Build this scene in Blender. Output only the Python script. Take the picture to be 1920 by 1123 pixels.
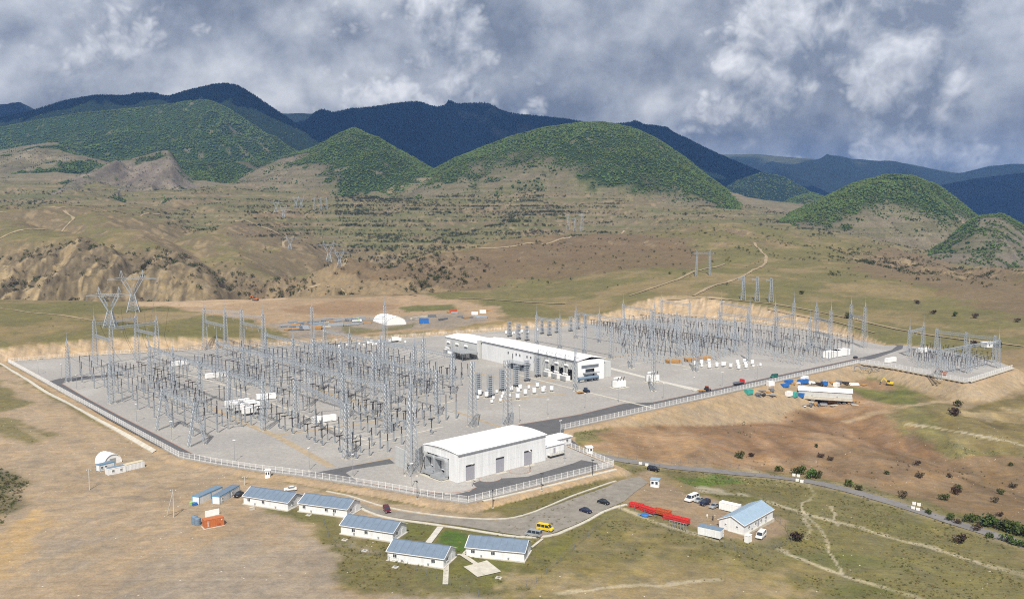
import bpy, bmesh, math, random
import numpy as np
from mathutils import Vector, Matrix

# ------------------------------------------------------------------ scene basics
for o in list(bpy.data.objects): bpy.data.objects.remove(o)
scene = bpy.context.scene
C = scene.collection
random.seed(7); RNG = np.random.default_rng(7)
R = math.radians

# ------------------------------------------------------------------ camera (aerial, 95 m above the station platform)
F, H, HORIZON, CX, CY = 1650.0, 95.0, 410.0, 960.0, 561.5
PITCH = math.atan((CY - HORIZON) / F)
cam_d = bpy.data.cameras.new('camera'); cam = bpy.data.objects.new('camera', cam_d); C.objects.link(cam)
cam.location = (0, 0, H); cam.rotation_euler = (R(90) - PITCH, 0, 0)
cam_d.sensor_width = 36; cam_d.lens = 36 * F / 1920
cam_d.clip_start = 1; cam_d.clip_end = 60000
scene.camera = cam

# ------------------------------------------------------------------ sun and sky
SUN_EL, SUN_DIR = R(49), (-0.06, -1.0)            # sun right behind the camera
sun_d = bpy.data.lights.new('sun', 'SUN'); sun = bpy.data.objects.new('sun', sun_d); C.objects.link(sun)
sun_d.energy = 5.0; sun_d.angle = R(0.53); sun_d.color = (1.0, 0.94, 0.85)
_sv = Vector((SUN_DIR[0], SUN_DIR[1], 0)).normalized() * math.cos(SUN_EL) + Vector((0, 0, math.sin(SUN_EL)))
sun.rotation_euler = _sv.to_track_quat('Z', 'Y').to_euler(); sun.location = (0, 0, 3000)

world = bpy.data.worlds.new('World'); scene.world = world; world.use_nodes = True
CLOUD_OFF, CLOUD_GAIN = (1.3, 7.2, 4.1), 1.08
def build_world():
    nt = world.node_tree; N = nt.nodes; L = nt.links
    N.clear()
    def n(t, **kw):
        x = N.new(t)
        for k, v in kw.items(): setattr(x, k, v)
        return x
    def math_(op, a, b=None, c=None, clamp=False):
        m = n('ShaderNodeMath', operation=op, use_clamp=clamp)
        for i, s in enumerate((a, b, c)):
            if s is None: continue
            if isinstance(s, (int, float)): m.inputs[i].default_value = s
            else: L.new(s, m.inputs[i])
        return m.outputs[0]
    sky = n('ShaderNodeTexSky', sky_type='NISHITA'); sky.sun_disc = False
    sky.sun_elevation = SUN_EL; sky.sun_rotation = math.atan2(SUN_DIR[0], SUN_DIR[1]) % (2 * math.pi)
    sky.altitude = 1000
    tc = n('ShaderNodeTexCoord')
    sep = n('ShaderNodeSeparateXYZ'); L.new(tc.outputs['Generated'], sep.inputs[0])
    # banks of cloud: bearing kept, height above the horizon stretched a little so that the layers lie flatter low down
    z = math_('MAXIMUM', sep.outputs[2], 0.0)
    zz = math_('MULTIPLY', math_('POWER', z, 0.93), 1.0)
    comb = n('ShaderNodeCombineXYZ'); L.new(sep.outputs[0], comb.inputs[0]); L.new(sep.outputs[1], comb.inputs[1]); L.new(zz, comb.inputs[2])
    def shift(vec, off):
        a = n('ShaderNodeVectorMath', operation='ADD'); L.new(vec, a.inputs[0]); a.inputs[1].default_value = off; return a.outputs[0]
    def noise(vec, scale, detail, rough, off=(0, 0, 0)):
        t = n('ShaderNodeTexNoise'); t.inputs['Scale'].default_value = scale; t.inputs['Detail'].default_value = detail
        t.inputs['Roughness'].default_value = rough; L.new(shift(vec, off), t.inputs['Vector']); return t
    def warp(vec, scale, amt, off):
        w = noise(vec, scale, 3, 0.5, off)
        wv = n('ShaderNodeVectorMath', operation='SUBTRACT'); L.new(w.outputs['Color'], wv.inputs[0]); wv.inputs[1].default_value = (.5, .5, .5)
        ws = n('ShaderNodeVectorMath', operation='SCALE'); L.new(wv.outputs[0], ws.inputs[0]); ws.inputs['Scale'].default_value = amt
        wp = n('ShaderNodeVectorMath', operation='ADD'); L.new(vec, wp.inputs[0]); L.new(ws.outputs[0], wp.inputs[1]); return wp.outputs[0]
    P = warp(comb.outputs[0], 8.0, 0.03, (3.1, 1.7, 0.4))
    def ramp(v, stops):
        r = n('ShaderNodeValToRGB'); L.new(v, r.inputs[0]); cr = r.color_ramp
        while len(cr.elements) < len(stops): cr.elements.new(0.5)
        for e, (p, c) in zip(cr.elements, stops): e.position = p; e.color = (*c, 1)
        return r.outputs[0]
    def sub(x, k): return math_('SUBTRACT', x, k)
    def puff(vec, off, octs):                               # rounded heaps upon heaps
        t = None
        for sc, am in octs:
            x = math_('ABSOLUTE', math_('MULTIPLY_ADD', noise(vec, sc, 0, 0.5, off).outputs['Fac'], 2.0, -1.0))
            t = math_('MULTIPLY', x, am) if t is None else math_('MULTIPLY_ADD', x, am, t)
        return t
    OCT = ((6.0, 1.0), (13.0, .60), (29.0, .36), (64.0, .22), (140.0, .12))
    # far layer: soft grey overcast with gentle folds
    g0 = noise(P, 4.2, 6, 0.55, (4.1, 8.8, 2.2)).outputs['Fac']; g1 = noise(P, 4.2, 6, 0.55, (4.1, 8.8, 2.235)).outputs['Fac']
    far = math_('MULTIPLY_ADD', sub(g0, g1), 3.0, math_('MULTIPLY_ADD', sub(g0, .5), 1.3, .45))
    far_c = ramp(far, [(0.15, (.18, .20, .235)), (0.38, (.28, .30, .335)), (0.62, (.41, .43, .455)), (0.95, (.64, .645, .65))])
    # near layer: heaped cumulus banks, lit tops and grey undersides
    def dens(dx, dz):
        o = (CLOUD_OFF[0] + dx, CLOUD_OFF[1], CLOUD_OFF[2] + dz)
        return math_('MULTIPLY_ADD', puff(P, o, OCT), 0.30, noise(P, 2.7, 3, 0.5, o).outputs['Fac'])
    d0 = dens(0, 0); d1 = dens(-.010, .022)
    lit = math_('MULTIPLY_ADD', sub(d0, d1), 4.0, .42)
    lit = math_('MULTIPLY_ADD', sub(d0, .72), -0.55, lit)
    lit = math_('MULTIPLY_ADD', sub(noise(P, 1.9, 1, .5, (7.7, 1.2, 5.0)).outputs['Fac'], .5), 0.55, lit)
    near_c = ramp(lit, [(0.08, (.21, .23, .265)), (0.32, (.33, .35, .38)), (0.55, (.49, .50, .515)), (0.8, (.66, .665, .675)), (1.0, (.80, .795, .785))])
    al = n('ShaderNodeMapRange'); al.interpolation_type = 'SMOOTHSTEP'; al.inputs['From Min'].default_value = .635; al.inputs['From Max'].default_value = .715; L.new(d0, al.inputs['Value'])
    mixc = n('ShaderNodeMix', data_type='RGBA'); L.new(al.outputs[0], mixc.inputs['Factor']); L.new(far_c, mixc.inputs[6]); L.new(near_c, mixc.inputs[7])
    cov = n('ShaderNodeMapRange'); cov.inputs['From Min'].default_value = 0.26; cov.inputs['From Max'].default_value = 0.33
    L.new(math_('MAXIMUM', g0, math_('MULTIPLY', al.outputs[0], .6)), cov.inputs['Value'])
    bs = n('ShaderNodeBackground'); L.new(sky.outputs[0], bs.inputs[0]); bs.inputs[1].default_value = 0.07
    bc = n('ShaderNodeBackground'); L.new(mixc.outputs[2], bc.inputs[0]); bc.inputs[1].default_value = CLOUD_GAIN
    mx = n('ShaderNodeMixShader'); L.new(cov.outputs[0], mx.inputs[0]); L.new(bs.outputs[0], mx.inputs[1]); L.new(bc.outputs[0], mx.inputs[2])
    out = n('ShaderNodeOutputWorld'); L.new(mx.outputs[0], out.inputs[0])
build_world()
scene.view_settings.view_transform = 'Standard'; scene.view_settings.look = 'None'
scene.view_settings.exposure = 0.27; scene.view_settings.gamma = 1.0
world.cycles.sampling_method = 'MANUAL'; world.cycles.sample_map_resolution = 256
scene.cycles.volume_bounces = 0; scene.cycles.max_bounces = 5; scene.cycles.diffuse_bounces = 2
scene.cycles.use_denoising = False; scene.cycles.filter_width = 1.1

# ------------------------------------------------------------------ pixel rays <-> world
SP, CP = math.sin(PITCH), math.cos(PITCH)
def ray(u, v):
    x, y = (u - CX) / F, -(v - CY) / F
    return np.array([x, y * SP + CP, y * CP - SP])
def at_depth(u, v, D):                       # world point seen at pixel (u, v) whose forward distance is D
    d = ray(u, v); t = D / d[1]
    return np.array([d[0] * t, D, H + d[2] * t])
def at_z(u, v, z=0.0):
    d = ray(u, v); t = (z - H) / d[2]
    return np.array([d[0] * t, d[1] * t, z])
def project(p):
    x, y, z = p[0], p[1], p[2] - H
    dep = y * CP - z * SP; up = y * SP + z * CP
    return CX + F * x / dep, CY - F * up / dep

# ------------------------------------------------------------------ value noise
def _hash(ix, iy, s):
    h = (ix.astype(np.int64) * 374761393 + iy.astype(np.int64) * 668265263 + s * 974711) & 0xffffffff
    h = ((h ^ (h >> 13)) * 1274126177) & 0xffffffff
    return ((h ^ (h >> 16)) & 0xffff) / 65535.0
def vnoise(x, y, s=0):
    x0 = np.floor(x); y0 = np.floor(y); fx = x - x0; fy = y - y0
    fx = fx * fx * fx * (fx * (fx * 6 - 15) + 10); fy = fy * fy * fy * (fy * (fy * 6 - 15) + 10)
    a = _hash(x0, y0, s); b = _hash(x0 + 1, y0, s); c = _hash(x0, y0 + 1, s); d = _hash(x0 + 1, y0 + 1, s)
    return (a * (1 - fx) + b * fx) * (1 - fy) + (c * (1 - fx) + d * fx) * fy
def fbm(x, y, s=0, o=4, g=0.5):
    r = 0; amp = 1; tot = 0
    for i in range(o):
        r = r + amp * (vnoise(x, y, s + i * 17) - 0.5); tot += amp; amp *= g
        x, y = x * 1.93 + y * 0.47 + 7.3, y * 1.93 - x * 0.47 + 3.1
    return 2 * r / tot
def ridged(x, y, s=0, o=4):
    r = 0; amp = 1; tot = 0
    for i in range(o):
        r = r + amp * (1 - np.abs(2 * vnoise(x, y, s + i * 31) - 1)); tot += amp; amp *= 0.5
        x, y = x * 2.03 + 3.7, y * 2.03 + 1.9
    return r / tot
def sstep(a, b, x):
    t = np.clip((x - a) / (b - a), 0, 1); return t * t * (3 - 2 * t)
def in_poly(px, py, poly):
    inside = np.zeros(px.shape, bool); n = len(poly)
    for i in range(n):
        x0, y0 = poly[i][:2]; x1, y1 = poly[(i + 1) % n][:2]
        if y0 == y1: continue
        c = ((y0 > py) != (y1 > py)) & (px < (x1 - x0) * (py - y0) / (y1 - y0) + x0)
        inside ^= c
    return inside
def seg_dist(px, py, pts, closed=False):
    d = np.full(px.shape, 1e9); n = len(pts)
    for i in range(n if closed else n - 1):
        x0, y0 = pts[i][:2]; x1, y1 = pts[(i + 1) % n][:2]
        dx, dy = x1 - x0, y1 - y0; L2 = dx * dx + dy * dy + 1e-9
        t = np.clip(((px - x0) * dx + (py - y0) * dy) / L2, 0, 1)
        d = np.minimum(d, np.hypot(px - x0 - t * dx, py - y0 - t * dy))
    return d

# ------------------------------------------------------------------ materials
MATS = {}
def node_mat(name):
    m = bpy.data.materials.new(name); m.use_nodes = True
    return m, m.node_tree, m.node_tree.nodes['Principled BSDF']
def mat(name, col, rough=0.6, metal=0.0, var=0.12, scale=1.5, bump=0.0, spec=0.4, streak=False):
    """plain painted / metal / mineral surface with a little procedural unevenness"""
    if name in MATS: return MATS[name]
    m, nt, b = node_mat(name); L = nt.links
    tc = nt.nodes.new('ShaderNodeTexCoord')
    src = tc.outputs['Object']
    if streak:
        mp = nt.nodes.new('ShaderNodeMapping'); mp.inputs['Scale'].default_value = (1.6, 1.6, 0.12); L.new(src, mp.inputs[0]); src = mp.outputs[0]
    no = nt.nodes.new('ShaderNodeTexNoise'); no.inputs['Scale'].default_value = scale; no.inputs['Detail'].default_value = 5; no.inputs['Roughness'].default_value = 0.65
    L.new(src, no.inputs['Vector'])
    mr = nt.nodes.new('ShaderNodeMapRange'); mr.inputs['From Min'].default_value = 0.3; mr.inputs['From Max'].default_value = 0.7
    mr.inputs['To Min'].default_value = 1 - var; mr.inputs['To Max'].default_value = 1 + var * 0.5
    L.new(no.outputs['Fac'], mr.inputs['Value'])
    mx = nt.nodes.new('ShaderNodeVectorMath'); mx.operation = 'SCALE'; mx.inputs[0].default_value = col
    L.new(mr.outputs[0], mx.inputs['Scale']); L.new(mx.outputs[0], b.inputs['Base Color'])
    b.inputs['Roughness'].default_value = rough; b.inputs['Metallic'].default_value = metal
    b.inputs['Specular IOR Level'].default_value = spec
    if bump:
        bp = nt.nodes.new('ShaderNodeBump'); bp.inputs['Strength'].default_value = bump; bp.inputs['Distance'].default_value = 0.1
        L.new(no.outputs['Fac'], bp.inputs['Height']); L.new(bp.outputs[0], b.inputs['Normal'])
    MATS[name] = m; return m
def ground_mat(name, bump=0.6, fine=0.35, speck=0.0, big=0.03, attr='Col'):
    """terrain: zone colour from the mesh, broken up by procedural noise at several sizes"""
    m, nt, b = node_mat(name); L = nt.links; N = nt.nodes
    at = N.new('ShaderNodeAttribute'); at.attribute_name = attr
    geo = N.new('ShaderNodeNewGeometry')
    def noi(sc, det, ro, dist=0.0):
        t = N.new('ShaderNodeTexNoise'); t.inputs['Scale'].default_value = sc; t.inputs['Detail'].default_value = det; t.inputs['Roughness'].default_value = ro
        t.inputs['Distortion'].default_value = dist
        L.new(geo.outputs['Position'], t.inputs['Vector']); return t.outputs['Fac']
    def rng(s, a, c, lo, hi):
        r = N.new('ShaderNodeMapRange'); r.inputs['From Min'].default_value = a; r.inputs['From Max'].default_value = c
        r.inputs['To Min'].default_value = lo; r.inputs['To Max'].default_value = hi; L.new(s, r.inputs['Value']); return r.outputs[0]
    def mul(a, c):
        r = N.new('ShaderNodeMath'); r.operation = 'MULTIPLY'; L.new(a, r.inputs[0]); L.new(c, r.inputs[1]); return r.outputs[0]
    n1 = noi(big, 6, 0.65, 0.4); n2 = noi(0.30, 7, 0.75, 0.6); n3 = noi(1.6, 5, 0.8); n4 = noi(0.11, 5, 0.7, 1.2)
    f = mul(mul(mul(rng(n1, .3, .7, 1 - fine * .7, 1 + fine * .5), rng(n2, .32, .68, 1 - fine * 1.1, 1 + fine * .8)), rng(n3, .35, .65, 1 - fine * .9, 1 + fine * .7)), rng(n4, .35, .65, 1 - fine * .6, 1 + fine * .5))
    mp = N.new('ShaderNodeMapping'); mp.inputs['Rotation'].default_value = (0, 0, -.35); mp.inputs['Scale'].default_value = (.035, .6, .1); L.new(geo.outputs['Position'], mp.inputs[0])
    ns = N.new('ShaderNodeTexNoise'); ns.inputs['Scale'].default_value = 1.0; ns.inputs['Detail'].default_value = 4; ns.inputs['Roughness'].default_value = .7; L.new(mp.outputs[0], ns.inputs['Vector'])
    f = mul(f, rng(ns.outputs['Fac'], .35, .65, 1 - fine * .5, 1 + fine * .4))
    sc = N.new('ShaderNodeVectorMath'); sc.operation = 'SCALE'; L.new(at.outputs['Color'], sc.inputs[0]); L.new(f, sc.inputs['Scale'])
    hs = N.new('ShaderNodeHueSaturation'); L.new(sc.outputs[0], hs.inputs['Color']); L.new(rng(n4, .35, .65, .82, 1.12), hs.inputs['Saturation'])
    col = hs.outputs[0]
    if speck:
        vo = N.new('ShaderNodeTexVoronoi'); vo.inputs['Scale'].default_value = 0.22; L.new(geo.outputs['Position'], vo.inputs['Vector'])
        st = N.new('ShaderNodeMath'); st.operation = 'LESS_THAN'; L.new(vo.outputs['Distance'], st.inputs[0]); st.inputs[1].default_value = speck
        mx = N.new('ShaderNodeMix'); mx.data_type = 'RGBA'; L.new(st.outputs[0], mx.inputs['Factor']); L.new(col, mx.inputs[6]); mx.inputs[7].default_value = (.5, .47, .4, 1)
        col = mx.outputs[2]
    L.new(col, b.inputs['Base Color']); b.inputs['Roughness'].default_value = 0.95; b.inputs['Specular IOR Level'].default_value = 0.1
    bp = N.new('ShaderNodeBump'); bp.inputs['Strength'].default_value = bump; bp.inputs['Distance'].default_value = 0.5
    L.new(n2, bp.inputs['Height']); L.new(bp.outputs[0], b.inputs['Normal'])
    return m

# ------------------------------------------------------------------ object helpers
def tag(o, label=None, cat=None, group=None, kind=None):
    if label: o['label'] = label
    if cat: o['category'] = cat
    if group: o['group'] = group
    if kind: o['kind'] = kind
    return o
def link(o, parent=None):
    C.objects.link(o)
    if parent is not None: o.parent = parent
    return o
def empty(name, loc=(0, 0, 0), rz=0.0):
    o = bpy.data.objects.new(name, None); o.location = loc; o.rotation_euler = (0, 0, rz); o.empty_display_size = 0.5
    return link(o)
def inst(name, mesh, parent=None, loc=(0, 0, 0), rz=0.0, scale=None):
    o = bpy.data.objects.new(name, mesh); o.location = loc; o.rotation_euler = (0, 0, rz)
    if scale is not None: o.scale = scale if hasattr(scale, '__len__') else (scale,) * 3
    return link(o, parent)
class MB:
    """collects boxes, bars, tubes and loose faces; .mesh()/.build() turn them into one mesh"""
    def __init__(s): s.v = []; s.f = []
    def box(s, x0, x1, y0, y1, z0, z1):
        b = len(s.v)
        s.v += [(x0, y0, z0), (x1, y0, z0), (x1, y1, z0), (x0, y1, z0), (x0, y0, z1), (x1, y0, z1), (x1, y1, z1), (x0, y1, z1)]
        s.f += [tuple(b + i for i in q) for q in ((3, 2, 1, 0), (4, 5, 6, 7), (0, 1, 5, 4), (1, 2, 6, 5), (2, 3, 7, 6), (3, 0, 4, 7))]; return s
    def cbox(s, cx, cy, z0, wx, wy, h): return s.box(cx - wx / 2, cx + wx / 2, cy - wy / 2, cy + wy / 2, z0, z0 + h)
    def bar(s, p, q, w, n=4, w2=None):
        p = Vector(p); q = Vector(q); d = q - p
        if d.length < 1e-6: return s
        d.normalize(); up = Vector((0, 0, 1)) if abs(d.z) < 0.9 else Vector((1, 0, 0))
        a = d.cross(up).normalized(); c = d.cross(a); b = len(s.v); w2 = w if w2 is None else w2
        for pt, ww in ((p, w), (q, w2)):
            for i in range(n):
                t = 2 * math.pi * (i + 0.5) / n
                s.v.append(tuple(pt + (a * math.cos(t) + c * math.sin(t)) * ww * 0.5 * (1.414 if n == 4 else 1)))
        for i in range(n): s.f.append((b + i, b + (i + 1) % n, b + n + (i + 1) % n, b + n + i))
        s.f.append(tuple(b + i for i in reversed(range(n)))); s.f.append(tuple(b + n + i for i in range(n))); return s
    def path(s, pts, w, n=4):
        for p, q in zip(pts[:-1], pts[1:]): s.bar(p, q, w, n)
        return s
    def lathe(s, prof, cx=0, cy=0, n=10):
        b = len(s.v)
        for r, z in prof:
            for i in range(n):
                t = 2 * math.pi * i / n; s.v.append((cx + r * math.cos(t), cy + r * math.sin(t), z))
        for k in range(len(prof) - 1):
            for i in range(n):
                s.f.append((b + k * n + i, b + k * n + (i + 1) % n, b + (k + 1) * n + (i + 1) % n, b + (k + 1) * n + i))
        s.f.append(tuple(b + i for i in reversed(range(n)))); s.f.append(tuple(b + (len(prof) - 1) * n + i for i in range(n))); return s
    def poly(s, pts):
        b = len(s.v); s.v += [tuple(p) for p in pts]; s.f.append(tuple(range(b, b + len(pts)))); return s
    def prism(s, prof, x0, x1):
        """profile of (y, z) points extruded along x"""
        b = len(s.v); n = len(prof)
        s.v += [(x0, y, z) for y, z in prof] + [(x1, y, z) for y, z in prof]
        for i in range(n): s.f.append((b + i, b + (i + 1) % n, b + n + (i + 1) % n, b + n + i))
        s.f.append(tuple(b + i for i in reversed(range(n)))); s.f.append(tuple(b + n + i for i in range(n))); return s
    def mesh(s, name, m, smooth=False):
        me = bpy.data.meshes.new(name); me.from_pydata(s.v, [], s.f); me.update()
        if m is not None: me.materials.append(MATS[m] if isinstance(m, str) else m)
        bm = bmesh.new(); bm.from_mesh(me); bmesh.ops.recalc_face_normals(bm, faces=bm.faces[:]); bm.to_mesh(me); bm.free()
        if smooth:
            for p in me.polygons: p.use_smooth = True
        return me
    def build(s, name, m, parent=None, loc=(0, 0, 0), rz=0.0, smooth=False):
        return inst(name, s.mesh(name, m, smooth), parent, loc, rz)
def np_mesh(name, V, Fq, m, cols=None, smooth=True):
    me = bpy.data.meshes.new(name)
    nv, nf, k = len(V), len(Fq), Fq.shape[1]
    me.vertices.add(nv); me.vertices.foreach_set('co', np.asarray(V, np.float32).ravel())
    me.loops.add(nf * k); me.loops.foreach_set('vertex_index', Fq.astype(np.int32).ravel())
    me.polygons.add(nf); me.polygons.foreach_set('loop_start', np.arange(0, nf * k, k, dtype=np.int32))
    try: me.polygons.foreach_set('loop_total', np.full(nf, k, np.int32))
    except Exception: pass
    if cols is not None:
        a = me.color_attributes.new('Col', 'FLOAT_COLOR', 'POINT')
        a.data.foreach_set('color', np.concatenate([cols, np.ones((nv, 1))], 1).astype(np.float32).ravel())
    me.update(calc_edges=True)
    me.polygons.foreach_set('use_smooth', np.full(nf, smooth, bool))
    if m is not None: me.materials.append(m)
    return me
def grid_faces(nr, nc):
    i = np.arange(nr - 1)[:, None] * nc + np.arange(nc - 1)[None, :]; i = i.ravel()
    return np.stack([i, i + 1, i + nc + 1, i + nc], 1)

# ================================================================== THE LAND
PAD_PX = [(13,678),(335,857),(345,859),(405,870),(480,882),(555,891),(723,917),(815,934),(876,943),(1151,874),(1064,838),(1052,806),(1340,742),
          (1612,680),(1665,687),(1815,717),(1900,690),(1865,676),(1750,654),(1700,648),(1660,648),(1600,636),(1500,617),(1400,604),(1330,597),
          (1250,593),(1120,606),(1000,616),(850,627),(700,637),(545,647),(400,655),(200,665)]
PAD = [at_z(u, v)[:2] for u, v in PAD_PX]
U = np.array([-500,0,200,400,600,800,1000,1150,1270,1400,1560,1700,1850,2000,2500], float)
A_COL = (U - CX) / F * 1.0            # azimuth = X / Y (close enough for shaping)
def zrow(D, vals): return np.full(len(U), float(D)) if np.isscalar(D) else np.array(D, float), np.array(vals, float)
def vrow(D, vs):
    D = np.full(len(U), float(D)) if np.isscalar(D) else np.array(D, float)
    return D, np.array([at_depth(u, v, d)[2] for u, v, d in zip(U, vs, D)])
E_D = np.array([900,900,920,950,980,1000,1050,1080,1080,1050,1000,980,950,950,950], float)
C1_D = [1350,1300,1300,1350,1250,1350,1500,1650,1700,1700,1550,1450,1350,1300,1250]
c1 = vrow(C1_D, [452,448,438,450,494,478,455,432,421,430,453,480,515,545,610])
LAYERS = [
    zrow(40,  [-4,-3,-3,-3,-3,-4,-5,-6,-7,-7,-8,-9,-10,-11,-13]),
    zrow(220, [-4,-3,-2.5,-2,-2,-2.5,-3,-4,-5,-6,-8,-9,-10,-11,-14]),
    zrow(300, [-3,-2.5,-2,-1.2,-1,-1,-1,-2,-3,-5,-8,-10,-12,-13,-16]),
    zrow(380, [-2,-1.5,-1,-.5,-.5,0,0,-3,-6,-9,-11,-12,-13,-14,-17]),
    zrow(470, [0,0,0,0,0,0,0,-3,-7,-9,-9,-9,-9,-10,-12]),
    zrow(560, [6,6,5,2,0,0,0,0,-4,-6,-6,-6,-5,-5,-6]),
    zrow(640, [13,12,12,8,2,1,1,1,0,-2,-2,0,2,3,4]),
    zrow(730, [15,13.5,13.5,11,6,3,2,3,4,5,8,8,8,9,10]),
    zrow(870, [17,14,14,12,9,6,5,10,20,19,16,16,17,18,20]),
    zrow(E_D, [15,14,14,13,12,12,13,24,32,30,26,26,28,30,32]),
    zrow(E_D + 80, [-20,-18,-16,-15,-12,-8,2,28,36,34,30,30,32,34,36]),
    zrow(E_D + 150, [-14,-12,-10,-10,-8,-2,10,32,42,42,36,36,38,40,42]),
    c1,
    (c1[0] + 130, c1[1] + np.array([8,8,8,-5,-40,-45,-35,-20,-10,-12,-15,-18,-20,-20,-20])),
    vrow(1950, [398,398,394,402,430,440,432,425,420,425,445,470,505,530,600]),
    vrow(2400, [365,365,360,368,382,380,376,378,388,405,420,440,470,500,560]),
    vrow(2900, [330,330,335,345,345,335,318,325,345,375,392,415,440,470,520]),
]
LAYERS.append((np.full(len(U), 4200.0), LAYERS[-1][1] + 0.0))
# dense table (azimuth x distance)
NA, A0, A1 = 680, -0.86, 0.86
AS = np.linspace(A0, A1, NA)
_d = [40.0]
while _d[-1] < 4100: _d.append(_d[-1] + min(max(1.25e-5 * _d[-1] ** 2, 0.6), 6.5 if _d[-1] < 2000 else 11.0) * (1.0 if _d[-1] > 200 else 4))
DS = np.array(_d); ND = len(DS)
def smooth1(a, k, axis):
    w = np.hanning(2 * k + 3)[1:-1]; w /= w.sum()
    p = np.pad(a, [(k, k) if i == axis else (0, 0) for i in range(a.ndim)], mode='edge')
    return np.apply_along_axis(lambda r: np.convolve(r, w, 'valid'), axis, p)
def build_table():
    cd = np.array([np.interp(AS, A_COL, l[0]) for l in LAYERS]); cz = np.array([np.interp(AS, A_COL, l[1]) for l in LAYERS])
    cd = smooth1(cd, 26, 1); cz = smooth1(cz, 26, 1)
    lg = np.linspace(math.log(40), math.log(4150), 900); T = np.empty((900, NA))
    for i in range(NA): T[:, i] = np.interp(lg, np.log(cd[:, i]), cz[:, i])
    T = smooth1(T, 9, 0)
    Z = np.empty((ND, NA)); ld = np.log(DS)
    for i in range(NA): Z[:, i] = np.interp(ld, lg, T[:, i])
    return Z, cd
Z_NAT, CD = build_table()
GX = DS[:, None] * AS[None, :]; GY = np.repeat(DS[:, None], NA, 1)
# relief: rolling ground, gullied badland faces, terraces
def relief():
    z = np.zeros_like(Z_NAT)
    far = sstep(250, 1500, GY)
    z += fbm(GX / 140, GY / 140, 3, 4) * (0.8 + 7 * far)
    roll = sstep(1150, 1500, GY) * (1 - sstep(2700, 3100, GY))
    z += roll * (ridged(GX / 300 + .3, GY / 420 + .8, 81, 4) - .55) * 44
    z += fbm(GX / 22, GY / 22, 9, 3) * (0.25 + 0.5 * far)
    i_v, i_c = 10, 12
    t = (GY - CD[i_v][None, :]) / (CD[i_c] - CD[i_v])[None, :]
    face = sstep(0.0, 0.25, t) * (1 - sstep(0.80, 1.02, t))
    left = 1 - sstep(-0.18, 0.02, AS)[None, :]
    right = sstep(0.36, 0.46, AS)[None, :] * sstep(0.15, 0.4, t)
    bad = np.clip(face * left + 0.75 * face * right, 0, 1)
    g = ridged(GX / 75 + fbm(GX / 60, GY / 60, 5, 2) * .5, GY / 260, 21, 4)
    g2 = ridged(GX / 24 + fbm(GX / 40, GY / 40, 15, 2) * .8, GY / 70, 41, 3)
    g3 = ridged(GX / 9, GY / 30, 47, 2)
    z += bad * ((g - 0.55) * 42 + (g2 - .5) * 15 + (g3 - .5) * 4)
    bad2 = sstep(1250, 1600, GY) * (1 - sstep(1900, 2600, GY)) * (1 - sstep(-0.1, 0.1, AS)[None, :])
    z += bad2 * (ridged(GX / 190, GY / 150, 61, 3) - .5) * 16
    z += sstep(1900, 2500, GY) * (ridged(GX / 230, GY / 200, 71, 4) - .55) * 22 * (1 - sstep(-.2, -.05, AS)[None, :] * (1 - sstep(.25, .35, AS)[None, :]) * .6)
    # low terraces on the fields below the wooded domes
    ter = sstep(1850, 2050, GY) * (1 - sstep(2700, 2950, GY)) * sstep(-.2, -.1, AS)[None, :]
    k = 7.0; zz = Z_NAT + z; q = zz / k; fr = q - np.floor(q)
    z += ter * ((np.floor(q) + sstep(0.62, 1.0, fr)) * k - zz) * 0.75
    fold = sstep(12, 40, PD0) * sstep(20, 60, GX) * sstep(330, 370, GY) * (1 - sstep(520, 600, GY))
    z += fold * ((ridged(GX / 55, GY / 75, 331, 4) - .6) * 7 + (ridged(GX / 18, GY / 30, 337, 2) - .5) * 1.6)
    # side valleys and ravines cut into the middle distance
    for line, dep, wd in (([(700,1650),(620,1500),(540,1320),(440,1120),(370,1010)], 34, 60), ([(300,1620),(360,1460),(420,1300),(455,1150)], 26, 48), ([(80,1560),(160,1420),(230,1280),(260,1120)], 24, 42), ([(-150,1500),(-60,1350),(20,1200),(60,1050)], 24, 45),
                          ([(900,2150),(840,1950),(760,1800),(690,1640)], 26, 70), ([(560,2250),(600,2000),(640,1800),(690,1650)], 24, 65), ([(250,2350),(330,2100),(380,1850),(330,1600)], 26, 70), ([(1130,2200),(1060,2000),(960,1850),(880,1720)], 18, 55),
                          ([(1660,1420),(1720,1280),(1790,1130),(1850,1000)], 15, 40), ([(1760,1330),(1830,1200),(1900,1080),(1960,960)], 16, 40), ([(1560,1500),(1600,1380),(1660,1240),(1720,1100)], 10, 36), ([(1330,470),(1480,455),(1620,440),(1800,400),(1960,360)], 6, 30), ([(1450,540),(1520,500),(1600,460),(1680,430)], 4, 20)):
        pts = [((u - CX) / F * d, d) for u, d in line]; wob = 26 * fbm(GX / 70, GY / 70, 311, 3)
        dd = seg_dist(GX + wob * wd / 60, GY + wob * .6 * wd / 60, pts); z -= dep * np.exp(-(dd / wd) ** 1.5) 
    return z, bad, np.clip(.5 + (g - .55) * 1.2 + (g2 - .5) * .9, 0, 1)
PD0 = np.where(in_poly(GX, GY, PAD), 0, seg_dist(GX, GY, PAD, True))
Z_REL, BAD, GUL = relief()
Z_NAT2 = Z_NAT + Z_REL
PD = seg_dist(GX, GY, PAD, True); PIN = in_poly(GX, GY, PAD)
sd = np.where(PIN, -PD, PD)
rough = fbm(GX / 9, GY / 9, 77, 3) * 0.35
hi = -0.45 + np.maximum(sd - 4.0, 0) * 0.82 + rough * sstep(4, 8, sd); lo = -0.45 - np.maximum(sd - 3.0, 0) * 0.62 + rough * sstep(3, 8, sd)
Z = np.clip(Z_NAT2, lo, hi); Z = np.where(sd < 3.0, -0.45, Z)
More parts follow.
